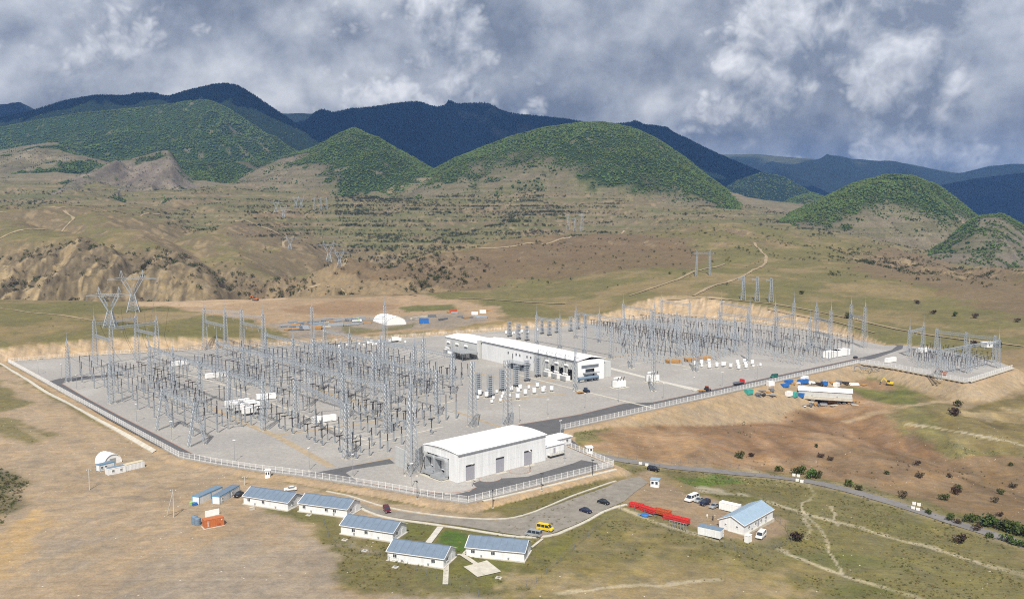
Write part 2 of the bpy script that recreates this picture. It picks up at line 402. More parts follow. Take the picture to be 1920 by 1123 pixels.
CUT = sstep(0.2, 0.9, Z_NAT2 - hi) * sstep(3, 5, sd); FILL = sstep(0.2, 0.9, lo - Z_NAT2) * sstep(3, 5, sd)
def zt(x, y):
    a = np.clip((np.asarray(x) / np.maximum(y, 1.0) - A0) / (A1 - A0) * (NA - 1), 0, NA - 1.001); i = a.astype(int); fa = a - i
    j = np.clip(np.searchsorted(DS, y) - 1, 0, ND - 2); fd = np.clip((y - DS[j]) / (DS[j + 1] - DS[j]), 0, 1)
    return (Z[j, i] * (1 - fa) + Z[j, i + 1] * fa) * (1 - fd) + (Z[j + 1, i] * (1 - fa) + Z[j + 1, i + 1] * fa) * fd
_S = np.exp(np.linspace(math.log(90), math.log(4000), 6000))
def G(u, v):
    """where the ray of this pixel first meets the land"""
    d = ray(u, v); t = _S / d[1]; x = d[0] * t; z = H + d[2] * t
    b = zt(x, _S) > z
    if not b.any(): return np.array([x[-1], _S[-1], z[-1]])
    k = int(np.argmax(b)); k = max(k, 1)
    lo_, hi_ = _S[k - 1], _S[k]
    for _ in range(18):
        m = (lo_ + hi_) / 2; tt = m / d[1]
        if zt(d[0] * tt, m) > H + d[2] * tt: hi_ = m
        else: lo_ = m
    x = d[0] * hi_ / d[1]; return np.array([x, hi_, float(zt(x, hi_))])
def GP(u, v):
    """pixel on the level platform"""
    return at_z(u, v, 0.0)
def Gs(pts): return [G(u, v) for u, v in pts]

# ---------------------------------------------------------------- land colours by zone
DIRT = np.array([.320,.245,.165]); DIRT2 = np.array([.275,.228,.175]); DRY = np.array([.225,.175,.09]); GREEN = np.array([.115,.122,.042]); OLIVE = np.array([.158,.140,.062])
CUTC = np.array([.385,.29,.185]); BROWN = np.array([.20,.125,.072]); TAN = np.array([.32,.245,.14]); SCRUB = np.array([.11,.095,.058]); GREYS = np.array([.185,.158,.112])
def mix(c, col, m): return c * (1 - m[..., None]) + col * m[..., None]
def zone_colors():
    n1 = fbm(GX / 60, GY / 60, 101, 5); n2 = fbm(GX / 14, GY / 14, 111, 4); n3 = fbm(GX / 4, GY / 4, 121, 3)
    c = np.broadcast_to(OLIVE, GX.shape + (3,)).copy()
    c = mix(c, DRY, sstep(-.05, .38, n1 + .4 * n2))
    c = mix(c, GREEN, sstep(.22, .45, -n1 + .5 * n2) * (1 - sstep(1500, 2500, GY)) * .35)
    warp = 10 * n2 + 4 * n3
    def zone(px, col, amt=1.0, soft=8.0, wob=1.0, plat=False):
        nonlocal c
        pts = [(GP if plat else G)(u, v)[:2] for u, v in px]
        xs = [p[0] for p in pts]; ys = [p[1] for p in pts]; mg = soft + 20
        sl = (GX > min(xs) - mg) & (GX < max(xs) + mg) & (GY > min(ys) - mg) & (GY < max(ys) + mg)
        gx, gy = GX[sl], GY[sl]
        s = seg_dist(gx, gy, pts, True) * np.where(in_poly(gx, gy, pts), 1, -1) + wob * warp[sl] * soft / 10
        m = sstep(-soft * .5, soft * .5, s) * amt
        c[sl] = c[sl] * (1 - m[:, None]) + np.asarray(col) * m[:, None]
    # left foreground: bare worked soil
    zone([(-500,1300),(-500,700),(0,690),(345,866),(560,900),(870,950),(930,975),(700,975),(640,985),(600,985),(640,1080),(830,1123),(900,1300)], DIRT, 1, 8)
    zone([(180,1123),(300,1040),(600,985),(700,1090),(880,1123),(900,1300),(100,1300)], DIRT2, .85, 14, 1.5)
    zone([(-300,1000),(60,985),(240,1000),(120,1060),(-300,1100)], DIRT2, .6, 14, 1.5)
    zone([(-300,715),(0,715),(60,760),(0,775),(-300,740)], OLIVE, .9, 5)
    zone([(-300,775),(0,780),(60,800),(110,815),(60,830),(0,815),(-300,800)], OLIVE, .85, 5)
    zone([(60,712),(150,760),(230,800),(300,835),(250,822),(150,778)], OLIVE, .8, 3, .8)
    zone([(-200,885),(0,880),(58,900),(40,935),(0,985),(-200,1000)], np.array([.13,.115,.065]), .9, 6)
    # verge grass along the front fence, camp grass
    zone([(400,872),(560,895),(720,921),(876,950),(1040,925),(1150,888),(1040,935),(900,968),(860,963),(700,935),(560,910),(420,882)], np.array([.14,.125,.05]), .9, 3, 1.2)
    zone([(450,940),(560,955),(640,965),(650,1030),(760,1080),(850,1030),(830,985),(990,990),(1010,1020),(1150,950),(1000,1120),(830,1105),(700,1070),(610,990)], np.array([.125,.12,.045]), .9, 4, 1.2)
    zone([(750,975),(820,985),(800,1012),(760,1012)], GREEN * 1.0, .9, 3); zone([(835,990),(885,998),(870,1035),(815,1018)], np.array([.07,.13,.025]), .9, 3)
    zone([(860,1050),(960,1050),(950,1085),(880,1080)], GREEN, .7, 4)
    # right foreground fields
    zone([(1150,950),(1300,985),(1350,1010),(1480,960),(1920,1060),(2300,1150),(2300,1400),(900,1400),(1000,1120)], OLIVE * 1.05, .8, 10)
    zone([(1050,1050),(1250,1020),(1500,1075),(1500,1123),(1400,1300),(900,1300)], DRY * 1.2, .6, 14, 1.6)
    zone([(1000,1090),(1300,1082),(1560,1110),(1560,1123),(1000,1123)], TAN * .9, .55, 8, 2.0)
    zone([(1480,1040),(1600,1040),(1700,1065),(1560,1060)], GREEN * 1.05, .7, 6); zone([(1545,1098),(1650,1090),(1750,1123),(1560,1123)], GREEN * .95, .8, 6)
    zone([(1265,895),(1350,890),(1400,905),(1300,912)], np.array([.08,.135,.03]), .8, 4)
    zone([(1250,920),(1400,925),(1480,950),(1300,932)], GREEN, .6, 4)
    # worked yard at the house on the right
    zone([(1150,905),(1215,885),(1290,925),(1330,925),(1370,945),(1470,975),(1480,1000),(1420,1020),(1340,1005),(1290,985),(1180,945)], np.array([.27,.20,.13]), .95, 4)
    zone([(1300,912),(1400,925),(1430,935),(1310,925)], np.array([.40,.36,.28]), .6, 3, 1.6)
    # bare brown ground and gully right of the platform
    zone([(1080,838),(1200,780),(1350,745),(1480,720),(1600,690),(1680,720),(1700,760),(1640,790),(1800,860),(1800,905),(1600,905),(1450,885),(1300,882),(1160,855)], np.array([.26,.17,.10]), .95, 8)
    zone([(1290,790),(1380,775),(1500,790),(1540,830),(1500,870),(1400,860),(1320,830)], BROWN, .9, 8, 1.5)
    zone([(1480,765),(1640,770),(1780,850),(1640,850),(1500,800)], BROWN * .95, .8, 8, 1.5)
    zone([(1450,860),(1700,850),(1920,860),(2300,900),(2300,1050),(1920,985),(1700,935),(1500,885)], np.array([.20,.135,.078]), .9, 8)
    zone([(1590,725),(1700,730),(1780,745),(1740,765),(1640,755)], np.array([.10,.115,.035]), .85, 5)
    zone([(1700,780),(1800,770),(1870,815),(1790,830)], np.array([.13,.125,.045]), .7, 8)
    zone([(1700,740),(1920,730),(2200,760),(2200,870),(1900,850),(1780,830)], np.array([.17,.135,.062]), .8, 8)
    zone([(1820,775),(1900,765),(1940,790),(1850,790)], TAN, .6, 5, 2)
    zone([(1680,700),(1820,730),(1920,690),(1960,700),(1920,740),(1800,765),(1700,730)], np.array([.27,.205,.125]), .9, 5)
    zone([(1860,660),(1990,640),(2000,730),(1900,700)], np.array([.25,.18,.11]), .7, 6)
    # behind the platform: construction ground
    zone([(270,572),(480,560),(640,552),(800,553),(930,575),(940,600),(860,612),(700,632),(560,640),(470,600),(380,590)], np.array([.34,.245,.155]), .95, 10)
    zone([(530,580),(640,562),(760,572),(700,590),(560,590)], np.array([.26,.175,.105]), .85, 8, 1.4)
    zone([(500,608),(620,597),(860,585),(920,600),(850,616),(700,618),(560,635)], np.array([.25,.215,.175]), .9, 5)
    zone([(745,575),(850,570),(860,580),(760,585)], np.array([.09,.11,.035]), .8, 6)
    zone([(640,610),(700,618),(780,605),(770,615),(650,630)], np.array([.13,.125,.05]), .7, 4)
    zone([(190,590),(300,583),(400,588),(300,605),(200,605)], np.array([.30,.22,.13]), .6, 8, 1.4)
    zone([(230,560),(480,545),(560,558),(400,575),(260,575)], np.array([.42,.31,.20]), .8, 8)
    def worn(px, w, col, amt=.8):
        pts = [G(u, v)[:2] for u, v in px]; xs = [q[0] for q in pts]; ys = [q[1] for q in pts]
        sl = (GX > min(xs) - 9) & (GX < max(xs) + 9) & (GY > min(ys) - 9) & (GY < max(ys) + 9)
        gx, gy = GX[sl], GY[sl]; dd = seg_dist(gx + 1.6 * n2[sl] * 2, gy + 1.5 * n3[sl], pts) 
        m = (1 - sstep(w * .35, w * .75, dd + .35 * w * n3[sl] + .3 * w * n2[sl])) * amt * np.clip(.8 + .8 * n2[sl], .25, 1)
        c[sl] = c[sl] * (1 - m[:, None]) + np.asarray(col) * m[:, None]
    PALE = np.array([.47,.41,.29])
    for px, w in (([(1440,940),(1520,965),(1640,995),(1760,1030),(1920,1080),(2100,1135)], 2.9), ([(1460,1030),(1540,1060),(1620,1090),(1720,1123),(1800,1150)], 2.3), ([(1512,905),(1516,925),(1505,955),(1512,985),(1510,1010)], 1.1),
                  ([(1505,955),(1530,985),(1560,1030),(1585,1075)], 1.0), ([(1566,950),(1570,985)], .9), ([(1530,905),(1600,925),(1700,950),(1780,975)], 1.6), ([(1700,795),(1790,808),(1920,835)], 2.4), ([(1040,1112),(1200,1098),(1350,1088)], 1.4), ([(1150,945),(1250,985),(1340,1012)], 2.0)):
        worn(px, w, PALE, .68)
    for px, w in (([(60,760),(200,840),(330,885),(480,920),(640,950),(760,975)], 5.0), ([(40,800),(160,860),(300,905),(420,930)], 4.0), ([(0,1100),(150,1030),(300,985),(420,960)], 4.0), ([(330,880),(560,915),(800,955),(930,965)], 5.5), ([(200,1123),(380,1060),(560,1020)], 3.5)):
        worn(px, w, np.array([.36,.275,.18]), .55)
    worn([(1590,790),(1700,760),(1800,745),(1920,700)], 5.0, np.array([.33,.25,.16]), .8); worn([(1110,800),(1200,775),(1300,760),(1420,748)], 4.0, np.array([.33,.25,.16]), .6)
    worn([(1110,852),(1230,872),(1420,890),(1570,914),(1720,957),(1880,1008),(1960,1032)], 11.0, np.array([.33,.27,.18]), .5)
    for px, w in (([(100,880),(200,905),(330,915)], 2.5), ([(80,960),(220,930),(340,940)], 3.0), ([(0,1060),(130,985),(260,950)], 2.5)): worn(px, w, np.array([.22,.185,.15]), .5)
    zone([(-200,1000),(0,1000),(60,965),(110,985),(60,1040),(0,1090),(-200,1123)], np.array([.40,.275,.135]), .75, 8, 1.4)
    # badlands, the brown middle ridge and the slopes behind
    t = (GY - CD[10][None, :]) / (CD[12] - CD[10])[None, :]
    bn = sstep(.07, .27, .9 * fbm(GX / 9 + GY / 45, GY / 95, 131, 4) + .45 * (GUL - .5) + .35 * fbm(GX / 5, GY / 9, 133, 2) - .02)
    leftm = (1 - sstep(-.16, .0, AS))[None, :]
    bz = BAD * sstep(.05, .3, BAD) 
    c = mix(c, np.array([.135,.108,.066]) * (1 + .5 * n3[..., None]), np.clip(BAD * 1.4, 0, 1))
    c = mix(c, TAN * (.92 + .3 * n3[..., None]), np.clip(BAD * 1.3, 0, 1) * bn * np.interp(AS, [-.6, -.45, -.36, -.2, 0, .3, .6], [.95, .85, .5, .5, .3, .3, .3])[None, :])
    mid = sstep(.25, .5, t) * (1 - sstep(.9, 1.0, t)) * sstep(-.28, -.16, AS)[None, :] * (1 - sstep(.1, .22, AS)[None, :])
    c = mix(c, np.array([.165,.120,.068]), mid * .85)
    zone([(400,558),(480,522),(640,506),(760,492),(900,473),(1000,460),(1170,438),(1230,446),(1330,475),(1300,505),(1100,515),(950,522),(860,546),(700,556),(560,560)], np.array([.155,.112,.066]), .85, 16, 1.5)
    zone([(430,560),(560,530),(640,520),(760,525),(860,545),(700,556),(560,562)], TAN * .95, .5, 14, 2.2)
    zone([(-200,405),(0,400),(120,390),(260,394),(400,402),(380,418),(250,428),(120,440),(0,450),(-200,452)], OLIVE * .95, .8, 20, 1.2)
    zone([(420,425),(520,462),(640,480),(740,470),(640,440),(520,415)], np.array([.15,.115,.07]), .8, 20, 1.5)
    zone([(640,402),(900,392),(1010,432),(900,456),(700,468),(620,440)], np.array([.10,.115,.045]), .8, 25, 1.6)
    zone([(900,392),(1200,400),(1330,420),(1150,428),(1000,440)], np.array([.165,.145,.08]), .7, 25, 1.4)
    zone([(440,400),(560,388),(700,372),(720,380),(600,402),(500,418)], np.array([.30,.21,.115]), .7, 16, 1.4)
    zone([(1590,505),(1640,465),(1750,480),(1920,525),(2300,600),(2300,700),(1920,600),(1750,545)], np.array([.165,.122,.074]), .85, 18, 2.0)
    c = mix(c, TAN, ((BAD > .1) * (AS > .3)[None, :]) * sstep(.0, .4, fbm(GX / 12, GY / 25, 141, 3)) * .6)
    sl_ = np.hypot(np.gradient(Z, axis=0) / np.gradient(GY, axis=0), np.gradient(Z, axis=1) / np.maximum(np.gradient(GX, axis=1), .1))
    steep = sstep(.22, .42, sl_) * sstep(1150, 1400, GY)
    c = mix(c, np.array([.155,.12,.075]), steep * .8)
    c = mix(c, TAN, steep * sstep(.12, .35, n2 + .3 * n3) * .45)
    # terraced slopes below the wooded hills
    tz = sstep(1800, 1950, GY)
    c = mix(c, np.array([.150,.134,.072]), tz * (1 - steep) * .85)
    st = fbm(GX / 220, Z / 3.2, 151, 3)
    c = mix(c, np.array([.115,.125,.050]), tz * sstep(.05, .3, st) * .7)
    c = mix(c, np.array([.24,.195,.13]), tz * sstep(.2, .45, -st) * .4)
    c = mix(c, GREYS, sstep(2500, 2800, GY) * .6)
    # worn, gullied brown ground right of the platform
    gl_ = ridged(GX / 18, GY / 30, 337, 2); nr_ = (GX > 20) & (GY > 330) & (GY < 580) & ~PIN
    c = np.where(nr_[..., None], c * (1 + .55 * (gl_ - .5) + .3 * fbm(GX / 7, GY / 14, 341, 3))[..., None], c)
    # earthworks
    cl = 1 + .22 * n3 + .25 * fbm(GX / 2.5, GY / 30, 161, 3)
    c = mix(c, CUTC, CUT) * np.where(CUT[..., None] > .5, cl[..., None], 1); c = mix(c, np.array([.33,.255,.165]), FILL * .9)
    ring = (sd < 5)
    c = mix(c, np.array([.36,.265,.165]), ring * 1.0 * (sd > 0))
    return np.clip(c * (1 + .12 * n3)[..., None], .01, .9)
COLS = zone_colors()
MATS['land'] = ground_mat('land', bump=0.7, fine=0.18, speck=0.0)
ground = bpy.data.objects.new('ground', np_mesh('ground', np.stack([GX, GY, Z], -1).reshape(-1, 3), grid_faces(ND, NA), MATS['land'], COLS.reshape(-1, 3)))
C.objects.link(ground); tag(ground, kind='structure')

# ---------------------------------------------------------------- hills and mountains
MATS['hillside'] = ground_mat('hillside', bump=0.9, fine=0.3, big=0.006)
SCRUB_PTS = []; FOREST_PTS = []                                # (x, y, z, size, variant)
def hill(name, crest, Dc, Dfoot, zfoot, forest, soil, cover, back=0.55, gul=0.10, seed=0, spacing=10.0, dome=0.9, dvar=0.0, nc=260, nr=150, tree=7.0, conif=0.0, over=0.35):
    """one hill: its crest runs along the skyline at about distance Dc, its foot at Dfoot"""
    cu = np.array([p[0] for p in crest], float); cv = np.array([p[1] for p in crest], float)
    us = np.linspace(cu[0], cu[-1], nc)
    vs = np.interp(us, cu, cv); k = max(2, nc // 60)
    vs = smooth1(vs, k, 0)
    s = np.linspace(0, 1 + back, nr)                       # 0 foot, 1 crest, beyond: far side
    a = (us - CX) / F
    wig = fbm(us / 130.0 + seed, us * 0 + seed * 1.7, seed, 3)
    Dcr = Dc * (1 + dvar * wig)
    zc = np.array([at_depth(u, v, d)[2] for u, v, d in zip(us, vs, Dcr)])
    D = Dfoot + (Dcr - Dfoot)[None, :] * s[:, None]
    X = a[None, :] * D * 1.0 / 1.0
    # keep the crest on its pixel column: X/Y is constant along a column
    X = np.array([at_depth(u, v, 1.0)[0] for u, v in zip(us, vs)])[None, :] * D
    up = np.where(s < 1, np.sin(np.clip(s, 0, 1) * math.pi / 2) ** dome, 1 - ((s - 1) / max(back, .01)) ** 1.6 * 1.0)
    zf = np.minimum(np.full(nc, float(zfoot)) if Dfoot > 4000 else zt(X[0], np.full(nc, float(Dfoot))) - 10, zc - 5)
    Zh = zf[None, :] + (zc - zf)[None, :] * up[:, None]
    amp = (zc - zf)[None, :] * gul
    env = (np.sin(np.clip(s / 1.0, 0, 1) * math.pi) ** .8 * (s < 1))[:, None]
    L = (Dc - Dfoot)
    gg = ridged(X / (L * .42) + fbm(X / (L * .5), D / (L * .5), seed + 3, 2) * .4, D / (L * 1.3), seed + 5, 4)
    Zh = Zh + (env * amp * ((gg - .80) * 2.2)) * (1 - sstep(.82, .99, s))[:, None] + fbm(X / (L * .12), D / (L * .12), seed + 9, 3) * amp * .10 * (0.1 + env) * np.where(s < 1, 1 - sstep(.8, 1., s) * .8, .2)[:, None]
    n1 = fbm(X / (L * .22), D / (L * .22), seed + 11, 4); n2 = fbm(X / (L * .05), D / (L * .05), seed + 13, 4)
    zz_ = Zh - H; dep = D * CP - zz_ * SP; PV = CY - F * (D * SP + zz_ * CP) / dep
    fm = forest(us[None, :] + 0 * D, s[:, None] + 0 * D, n1, n2, PV)
    col = np.broadcast_to(np.array(soil), D.shape + (3,)).copy() * (1 + .35 * n2 + .2 * n1)[..., None]
    band = fbm(X / 260, Zh / (4.5 if Dc < 4000 else 12), seed + 17, 3)
    col = mix(col, np.array([.115,.115,.05]), np.clip(sstep(.02, .3, band) * .6 + sstep(.0, .35, n1 + .5 * n2) * .45, 0, 1))
    col = mix(col, np.array([.30,.25,.175]), sstep(.15, .4, n2 - .3 * n1) * .45 * env)
    col = mix(col, np.array(cover), np.clip(fm * 1.0, 0, 1))
    V = np.stack([X, D, Zh], -1)
    o = bpy.data.objects.new(name, np_mesh(name, V.reshape(-1, 3), grid_faces(nr, nc), MATS['hillside'], np.clip(col, .004, .8).reshape(-1, 3)))
    C.objects.link(o); tag(o, kind='structure')
    # woods: points on this hill, denser than the eye can count
    if spacing:
        sv = s <= 1.0 + over * .3
        Vv = V[sv]; Fm = fm[sv]
        e1 = np.linalg.norm(np.diff(Vv[:, :, :2], axis=0), axis=-1)[:, :-1]; e2 = np.linalg.norm(np.diff(Vv[:, :, :2], axis=1), axis=-1)[:-1]
        area = e1 * e2; want = area / (spacing * .56) ** 2 * np.clip(Fm[:-1, :-1], 0, 1)
        cnt = RNG.poisson(want)
        ii, jj = np.nonzero(cnt); rep = cnt[ii, jj]; ii = np.repeat(ii, rep); jj = np.repeat(jj, rep)
        p = RNG.random(len(ii))[:, None]; q = RNG.random(len(ii))[:, None]
        P = (Vv[ii, jj] * (1 - p) + Vv[ii + 1, jj] * p) * (1 - q) + (Vv[ii, jj + 1] * (1 - p) + Vv[ii + 1, jj + 1] * p) * q
        size = tree * .60 * (.5 + .95 * RNG.random(len(ii)) ** 1.6) * (1 + .35 * n1[sv][ii, jj]); var = np.where(RNG.random(len(ii)) < conif, RNG.integers(5, 7, len(ii)), np.where(RNG.random(len(ii)) < .12 + .5 * np.clip(n1[sv][ii, jj], 0, .6), 4, RNG.integers(0, 4, len(ii))))
        if Dc < 4500:                                       # loose bushes and young trees below the tree line
            nS = int(area.sum() / 85); ri = RNG.integers(0, Vv.shape[0], nS); rj = RNG.integers(0, Vv.shape[1], nS)
            ok = RNG.random(nS) < np.clip(.30 + 1.3 * n2[sv][ri, rj] + .7 * band[sv][ri, rj], .04, 1) * (1 - np.clip(Fm[ri, rj], 0, 1))
            q_ = Vv[ri[ok], rj[ok]]; SCRUB_PTS.append(np.concatenate([q_, (1.0 + 3.2 * RNG.random(len(q_)) ** 2)[:, None], RNG.integers(0, 6, len(q_))[:, None]], 1))
        if len(P): FOREST_PTS.append(np.concatenate([P, size[:, None], var[:, None]], 1))
    return o
full = lambda u, s, a, b, v: np.ones_like(s)
SOIL_G = (.20,.165,.115); COV = (.030,.052,.017); COV_D = (.014,.024,.014)
def below(line, soft=22.0, na=26.0, nb=26.0):
    """woods above a tree line given as (bearing, height) points"""
    lu = [q[0] for q in line]; lv = [q[1] for q in line]
    return lambda u, s, a, b, v: np.clip(sstep(-soft, soft, np.interp(u, lu, lv) - v + na * a + nb * b) + .34 * sstep(.12, .5, b + .3 * a), 0, 1) * (1 - .55 * sstep(.38, .6, b - .2 * a))
# nearer wooded domes
f_dome = below([(660,400),(700,372),(760,356),(840,336),(900,320),(960,309),(1010,306),(1060,318),(1100,330),(1160,340),(1210,343),(1260,356),(1310,376),(1350,397),(1400,430),(1480,470)])
hill('hill', [(660,400),(700,375),(760,345),(840,308),(900,280),(960,258),(1020,242),(1080,234),(1130,232),(1180,241),(1230,262),(1280,294),(1330,334),(1380,370),(1430,410),(1480,440)],
     3200, 2450, 95, f_dome, (.175,.15,.095), COV, seed=11, spacing=9.5, gul=.10, dome=.85, tree=7.5)
f_left = below([(340,250),(480,262),(560,292),(590,302),(620,328),(650,358),(700,370),(800,372),(900,380)])
hill('hill', [(340,385),(380,370),(430,345),(480,320),(540,296),(590,278),(630,255),(665,241),(700,259),(740,279),(780,300),(820,325),(850,350),(900,385)],
     3350, 2600, 100, f_left, (.18,.152,.102), COV, seed=23, spacing=9.5, gul=.17, tree=7.5)
f_right = below([(1400,470),(1440,445),(1500,428),(1560,415),(1620,402),(1660,395),(1700,398),(1760,406),(1830,414),(1920,440)])
hill('hill', [(1400,455),(1440,430),(1480,402),(1540,375),(1600,346),(1660,330),(1710,331),(1760,350),(1800,380),(1835,408),(1880,445),(1920,470)],
     2600, 2000, 40, f_right, (.185,.158,.105), COV, seed=37, spacing=8.5, gul=.12, tree=7.0)
hill('hill', [(1730,470),(1780,440),(1830,408),(1880,402),(1920,424),(1990,470),(2100,520)],
     2250, 1650, 10, lambda u, s, a, b, v: np.clip(sstep(.75, .9, s + .1 * a) + .55 * sstep(.0, .3, b + .3 * a), 0, 1), (.175,.15,.108), COV, seed=41, spacing=7.5, gul=.16, tree=6.0)
# left: grey eroded foothills and the green mountain behind them
hill('hill', [(-200,420),(-60,392),(0,374),(60,353),(120,335),(200,311),(260,295),(300,284),(318,282),(330,298),(345,326),(380,352),(430,372)],
     2950, 2300, 105, lambda u, s, a, b, v: np.clip(.8 * sstep(.1, .4, .8 * b + a - .1), 0, 1), (.195,.165,.13), COV, seed=53, spacing=10, gul=.42, tree=6.0, nc=300)
hill('hill', [(-400,310),(-200,300),(0,284),(60,272),(110,267),(170,288),(240,296),(300,292),(340,285),(420,298),(500,305),(560,312),(620,335)],
     3700, 2800, 120, lambda u, s, a, b, v: np.clip(sstep(-.05, .25, .7 * b + 1.0 * a + np.interp(u, [-200, 100, 250, 330], [-.02, .0, .12, .8])), 0, 1), (.185,.16,.10), COV, seed=59, spacing=11.0, gul=.34, tree=7.5)
hill('hill', [(-400,300),(-200,275),(-100,260),(0,241),(80,226),(160,213),(240,207),(310,199),(355,192),(392,189),(430,207),(470,234),(520,268),(570,292),(640,330)],
     4400, 3300, 130, lambda u, s, a, b, v: 1 - .6 * sstep(.38, .55, b + .2 * a), (.19,.165,.11), (.036,.062,.022), seed=67, spacing=13, gul=.34, tree=9.0, nc=340)
hill('mountain', [(-400,270),(-200,250),(0,226),(60,211),(120,192),(180,181),(240,184),(290,178),(312,186),(360,172),(400,161),(425,159),(450,165),(490,190),(530,218),(580,253),(620,278),(680,315),(740,345)],
     5300, 4000, 120, full, SOIL_G, (.022,.036,.016), seed=71, spacing=15, gul=.24, tree=11, nc=340, conif=.97)  # trees mostly dark conifers, so that cloud shade sits in their colour
# dark conifer ranges, their cover colour also carrying cloud shade
hill('mountain', [(480,260),(530,238),(560,232),(620,221),(680,207),(740,197),(785,192),(815,205),(850,200),(880,197),(915,195),(945,214),(1000,221),(1060,228),(1120,238),(1180,240),(1230,239),(1280,258),(1340,288),(1390,308),(1440,329),(1500,358),(1580,400)],
     7600, 5200, 20, lambda u, s, a, b, v: 1 - .75 * sstep(.30, .5, a + .35 * b) * sstep(.5, .8, s) * sstep(700, 800, u), (.13,.135,.06), COV_D, seed=83, spacing=19, gul=.30, tree=14, nc=360, conif=1.0)  # gaps in the woods paint a sunlit patch in paler soil
hill('mountain', [(1300,400),(1340,368),(1380,340),(1430,325),(1470,334),(1520,362),(1600,410)],
     5600, 4400, 40, full, SOIL_G, (.020,.034,.015), seed=89, spacing=15, gul=.14, tree=11, conif=.6)
hill('mountain', [(1380,440),(1440,400),(1480,375),(1520,362),(1560,375),(1620,410)],
     4300, 3500, 90, lambda u, s, a, b, v: sstep(-.3, .0, b), (.2,.17,.12), (.04,.06,.022), seed=91, spacing=13, gul=.14, tree=9, nc=120)
hill('mountain', [(1250,300),(1340,291),(1420,290),(1480,296),(1540,300),(1600,299),(1660,304),(1740,316),(1800,328),(1860,318),(1920,312),(2100,330),(2250,336)],
     13500, 9800, -58, lambda u, s, a, b, v: 1 - .6 * sstep(.8, .95, s + .3 * a), (.13,.15,.07), (.022,.032,.022), seed=97, spacing=0, gul=.34, nc=300)
hill('mountain', [(1450,400),(1560,375),(1650,362),(1740,352),(1830,335),(1920,328),(2100,320),(2250,326)],
     9500, 7000, -58, full, SOIL_G, (.014,.022,.014), seed=103, spacing=0, gul=.28, nc=300)
hill('mountain', [(-500,240),(-200,215),(-60,203),(0,198),(30,198),(55,204),(80,216),(140,245)],
     10500, 8000, -58, full, SOIL_G, COV_D, seed=107, spacing=0, gul=.14, nc=160)
hill('mountain', [(460,240),(510,216),(560,215),(610,219),(660,228),(740,250)],
     11500, 9000, -58, full, SOIL_G, COV_D, seed=109, spacing=0, gul=.1, nc=120)
# ground out to the horizon
hz = MB(); hz.poly([(-13300, 3900, -60), (13300, 3900, -60), (13300, 16800, -60), (-13300, 16800, -60)])
MATS['plain'] = mat('plain', (.09,.09,.05), .95, var=.3, scale=.001)
tag(hz.build('terrain', 'plain'), kind='structure')

# ---------------------------------------------------------------- trees as instances of a few crown meshes
def crown_mesh(name, m, conifer=False, seed=0, sub=2):
    bm = bmesh.new(); rnd = random.Random(seed)
    if conifer:
        for k in range(4):
            r = .42 * (1 - k * .22); z = .12 + k * .24
            bmesh.ops.create_cone(bm, cap_ends=True, segments=7, radius1=r, radius2=r * .25, depth=.36, matrix=Matrix.Translation((0, 0, z + .12)) @ Matrix.Rotation(k, 4, 'Z'))
        for v in bm.verts: v.co += Vector((rnd.uniform(-.05, .05), rnd.uniform(-.05, .05), rnd.uniform(-.05, .05)))
    else:
        for k in range(5):
            c = Vector((rnd.uniform(-.3, .3), rnd.uniform(-.3, .3), rnd.uniform(.35, .75))) if k else Vector((0, 0, .5))
            r = rnd.uniform(.24, .36) if k else .42
            res = bmesh.ops.create_icosphere(bm, subdivisions=1, radius=r, matrix=Matrix.Translation(c))
            for v in res['verts']: v.co += Vector((rnd.uniform(-.09, .09), rnd.uniform(-.09, .09), rnd.uniform(-.09, .09)))
    me = bpy.data.meshes.new(name); bm.to_mesh(me); bm.free(); me.materials.append(m); return me
def leaf_mat(name, col):
    m, nt, b = node_mat(name); L = nt.links; N = nt.nodes
    oi = N.new('ShaderNodeObjectInfo'); geo = N.new('ShaderNodeNewGeometry')
    no = N.new('ShaderNodeTexNoise'); no.inputs['Scale'].default_value = .009; no.inputs['Detail'].default_value = 6; no.inputs['Roughness'].default_value = .65; L.new(geo.outputs['Position'], no.inputs['Vector'])  # broad light and dark tone patches standing in for weak gully shadows
    a = N.new('ShaderNodeMath'); a.operation = 'MULTIPLY_ADD'; L.new(no.outputs['Fac'], a.inputs[0]); a.inputs[1].default_value = 2.2; L.new(oi.outputs['Random'], a.inputs[2])
    r = N.new('ShaderNodeMapRange'); r.inputs['From Max'].default_value = 2.3; r.inputs['From Min'].default_value = .9; r.inputs['To Min'].default_value = .62; r.inputs['To Max'].default_value = 1.35; L.new(a.outputs[0], r.inputs['Value'])
    hs = N.new('ShaderNodeHueSaturation'); hs.inputs['Color'].default_value = (*col, 1); L.new(r.outputs[0], hs.inputs['Value'])
    r2 = N.new('ShaderNodeMapRange'); r2.inputs['To Min'].default_value = .47; r2.inputs['To Max'].default_value = .53; L.new(oi.outputs['Random'], r2.inputs['Value']); L.new(r2.outputs[0], hs.inputs['Hue'])
    L.new(hs.outputs[0], b.inputs['Base Color']); b.inputs['Roughness'].default_value = .9; b.inputs['Specular IOR Level'].default_value = .1
    return m
MATS['leaf_green'] = leaf_mat('leaf_green', (.088,.122,.034)); MATS['leaf_deep'] = leaf_mat('leaf_deep', (.040,.066,.022)); MATS['leaf_dark'] = leaf_mat('leaf_dark', (.022,.038,.021)); MATS['leaf_bush'] = leaf_mat('leaf_bush', (.040,.048,.020))
tree_col = bpy.data.collections.new('crown_variants')
for i in range(4): tree_col.objects.link(bpy.data.objects.new('variant_%d' % i, crown_mesh('crown', MATS['leaf_green'], seed=i)))
tree_col.objects.link(bpy.data.objects.new('variant_4', crown_mesh('crown', MATS['leaf_deep'], seed=33)))
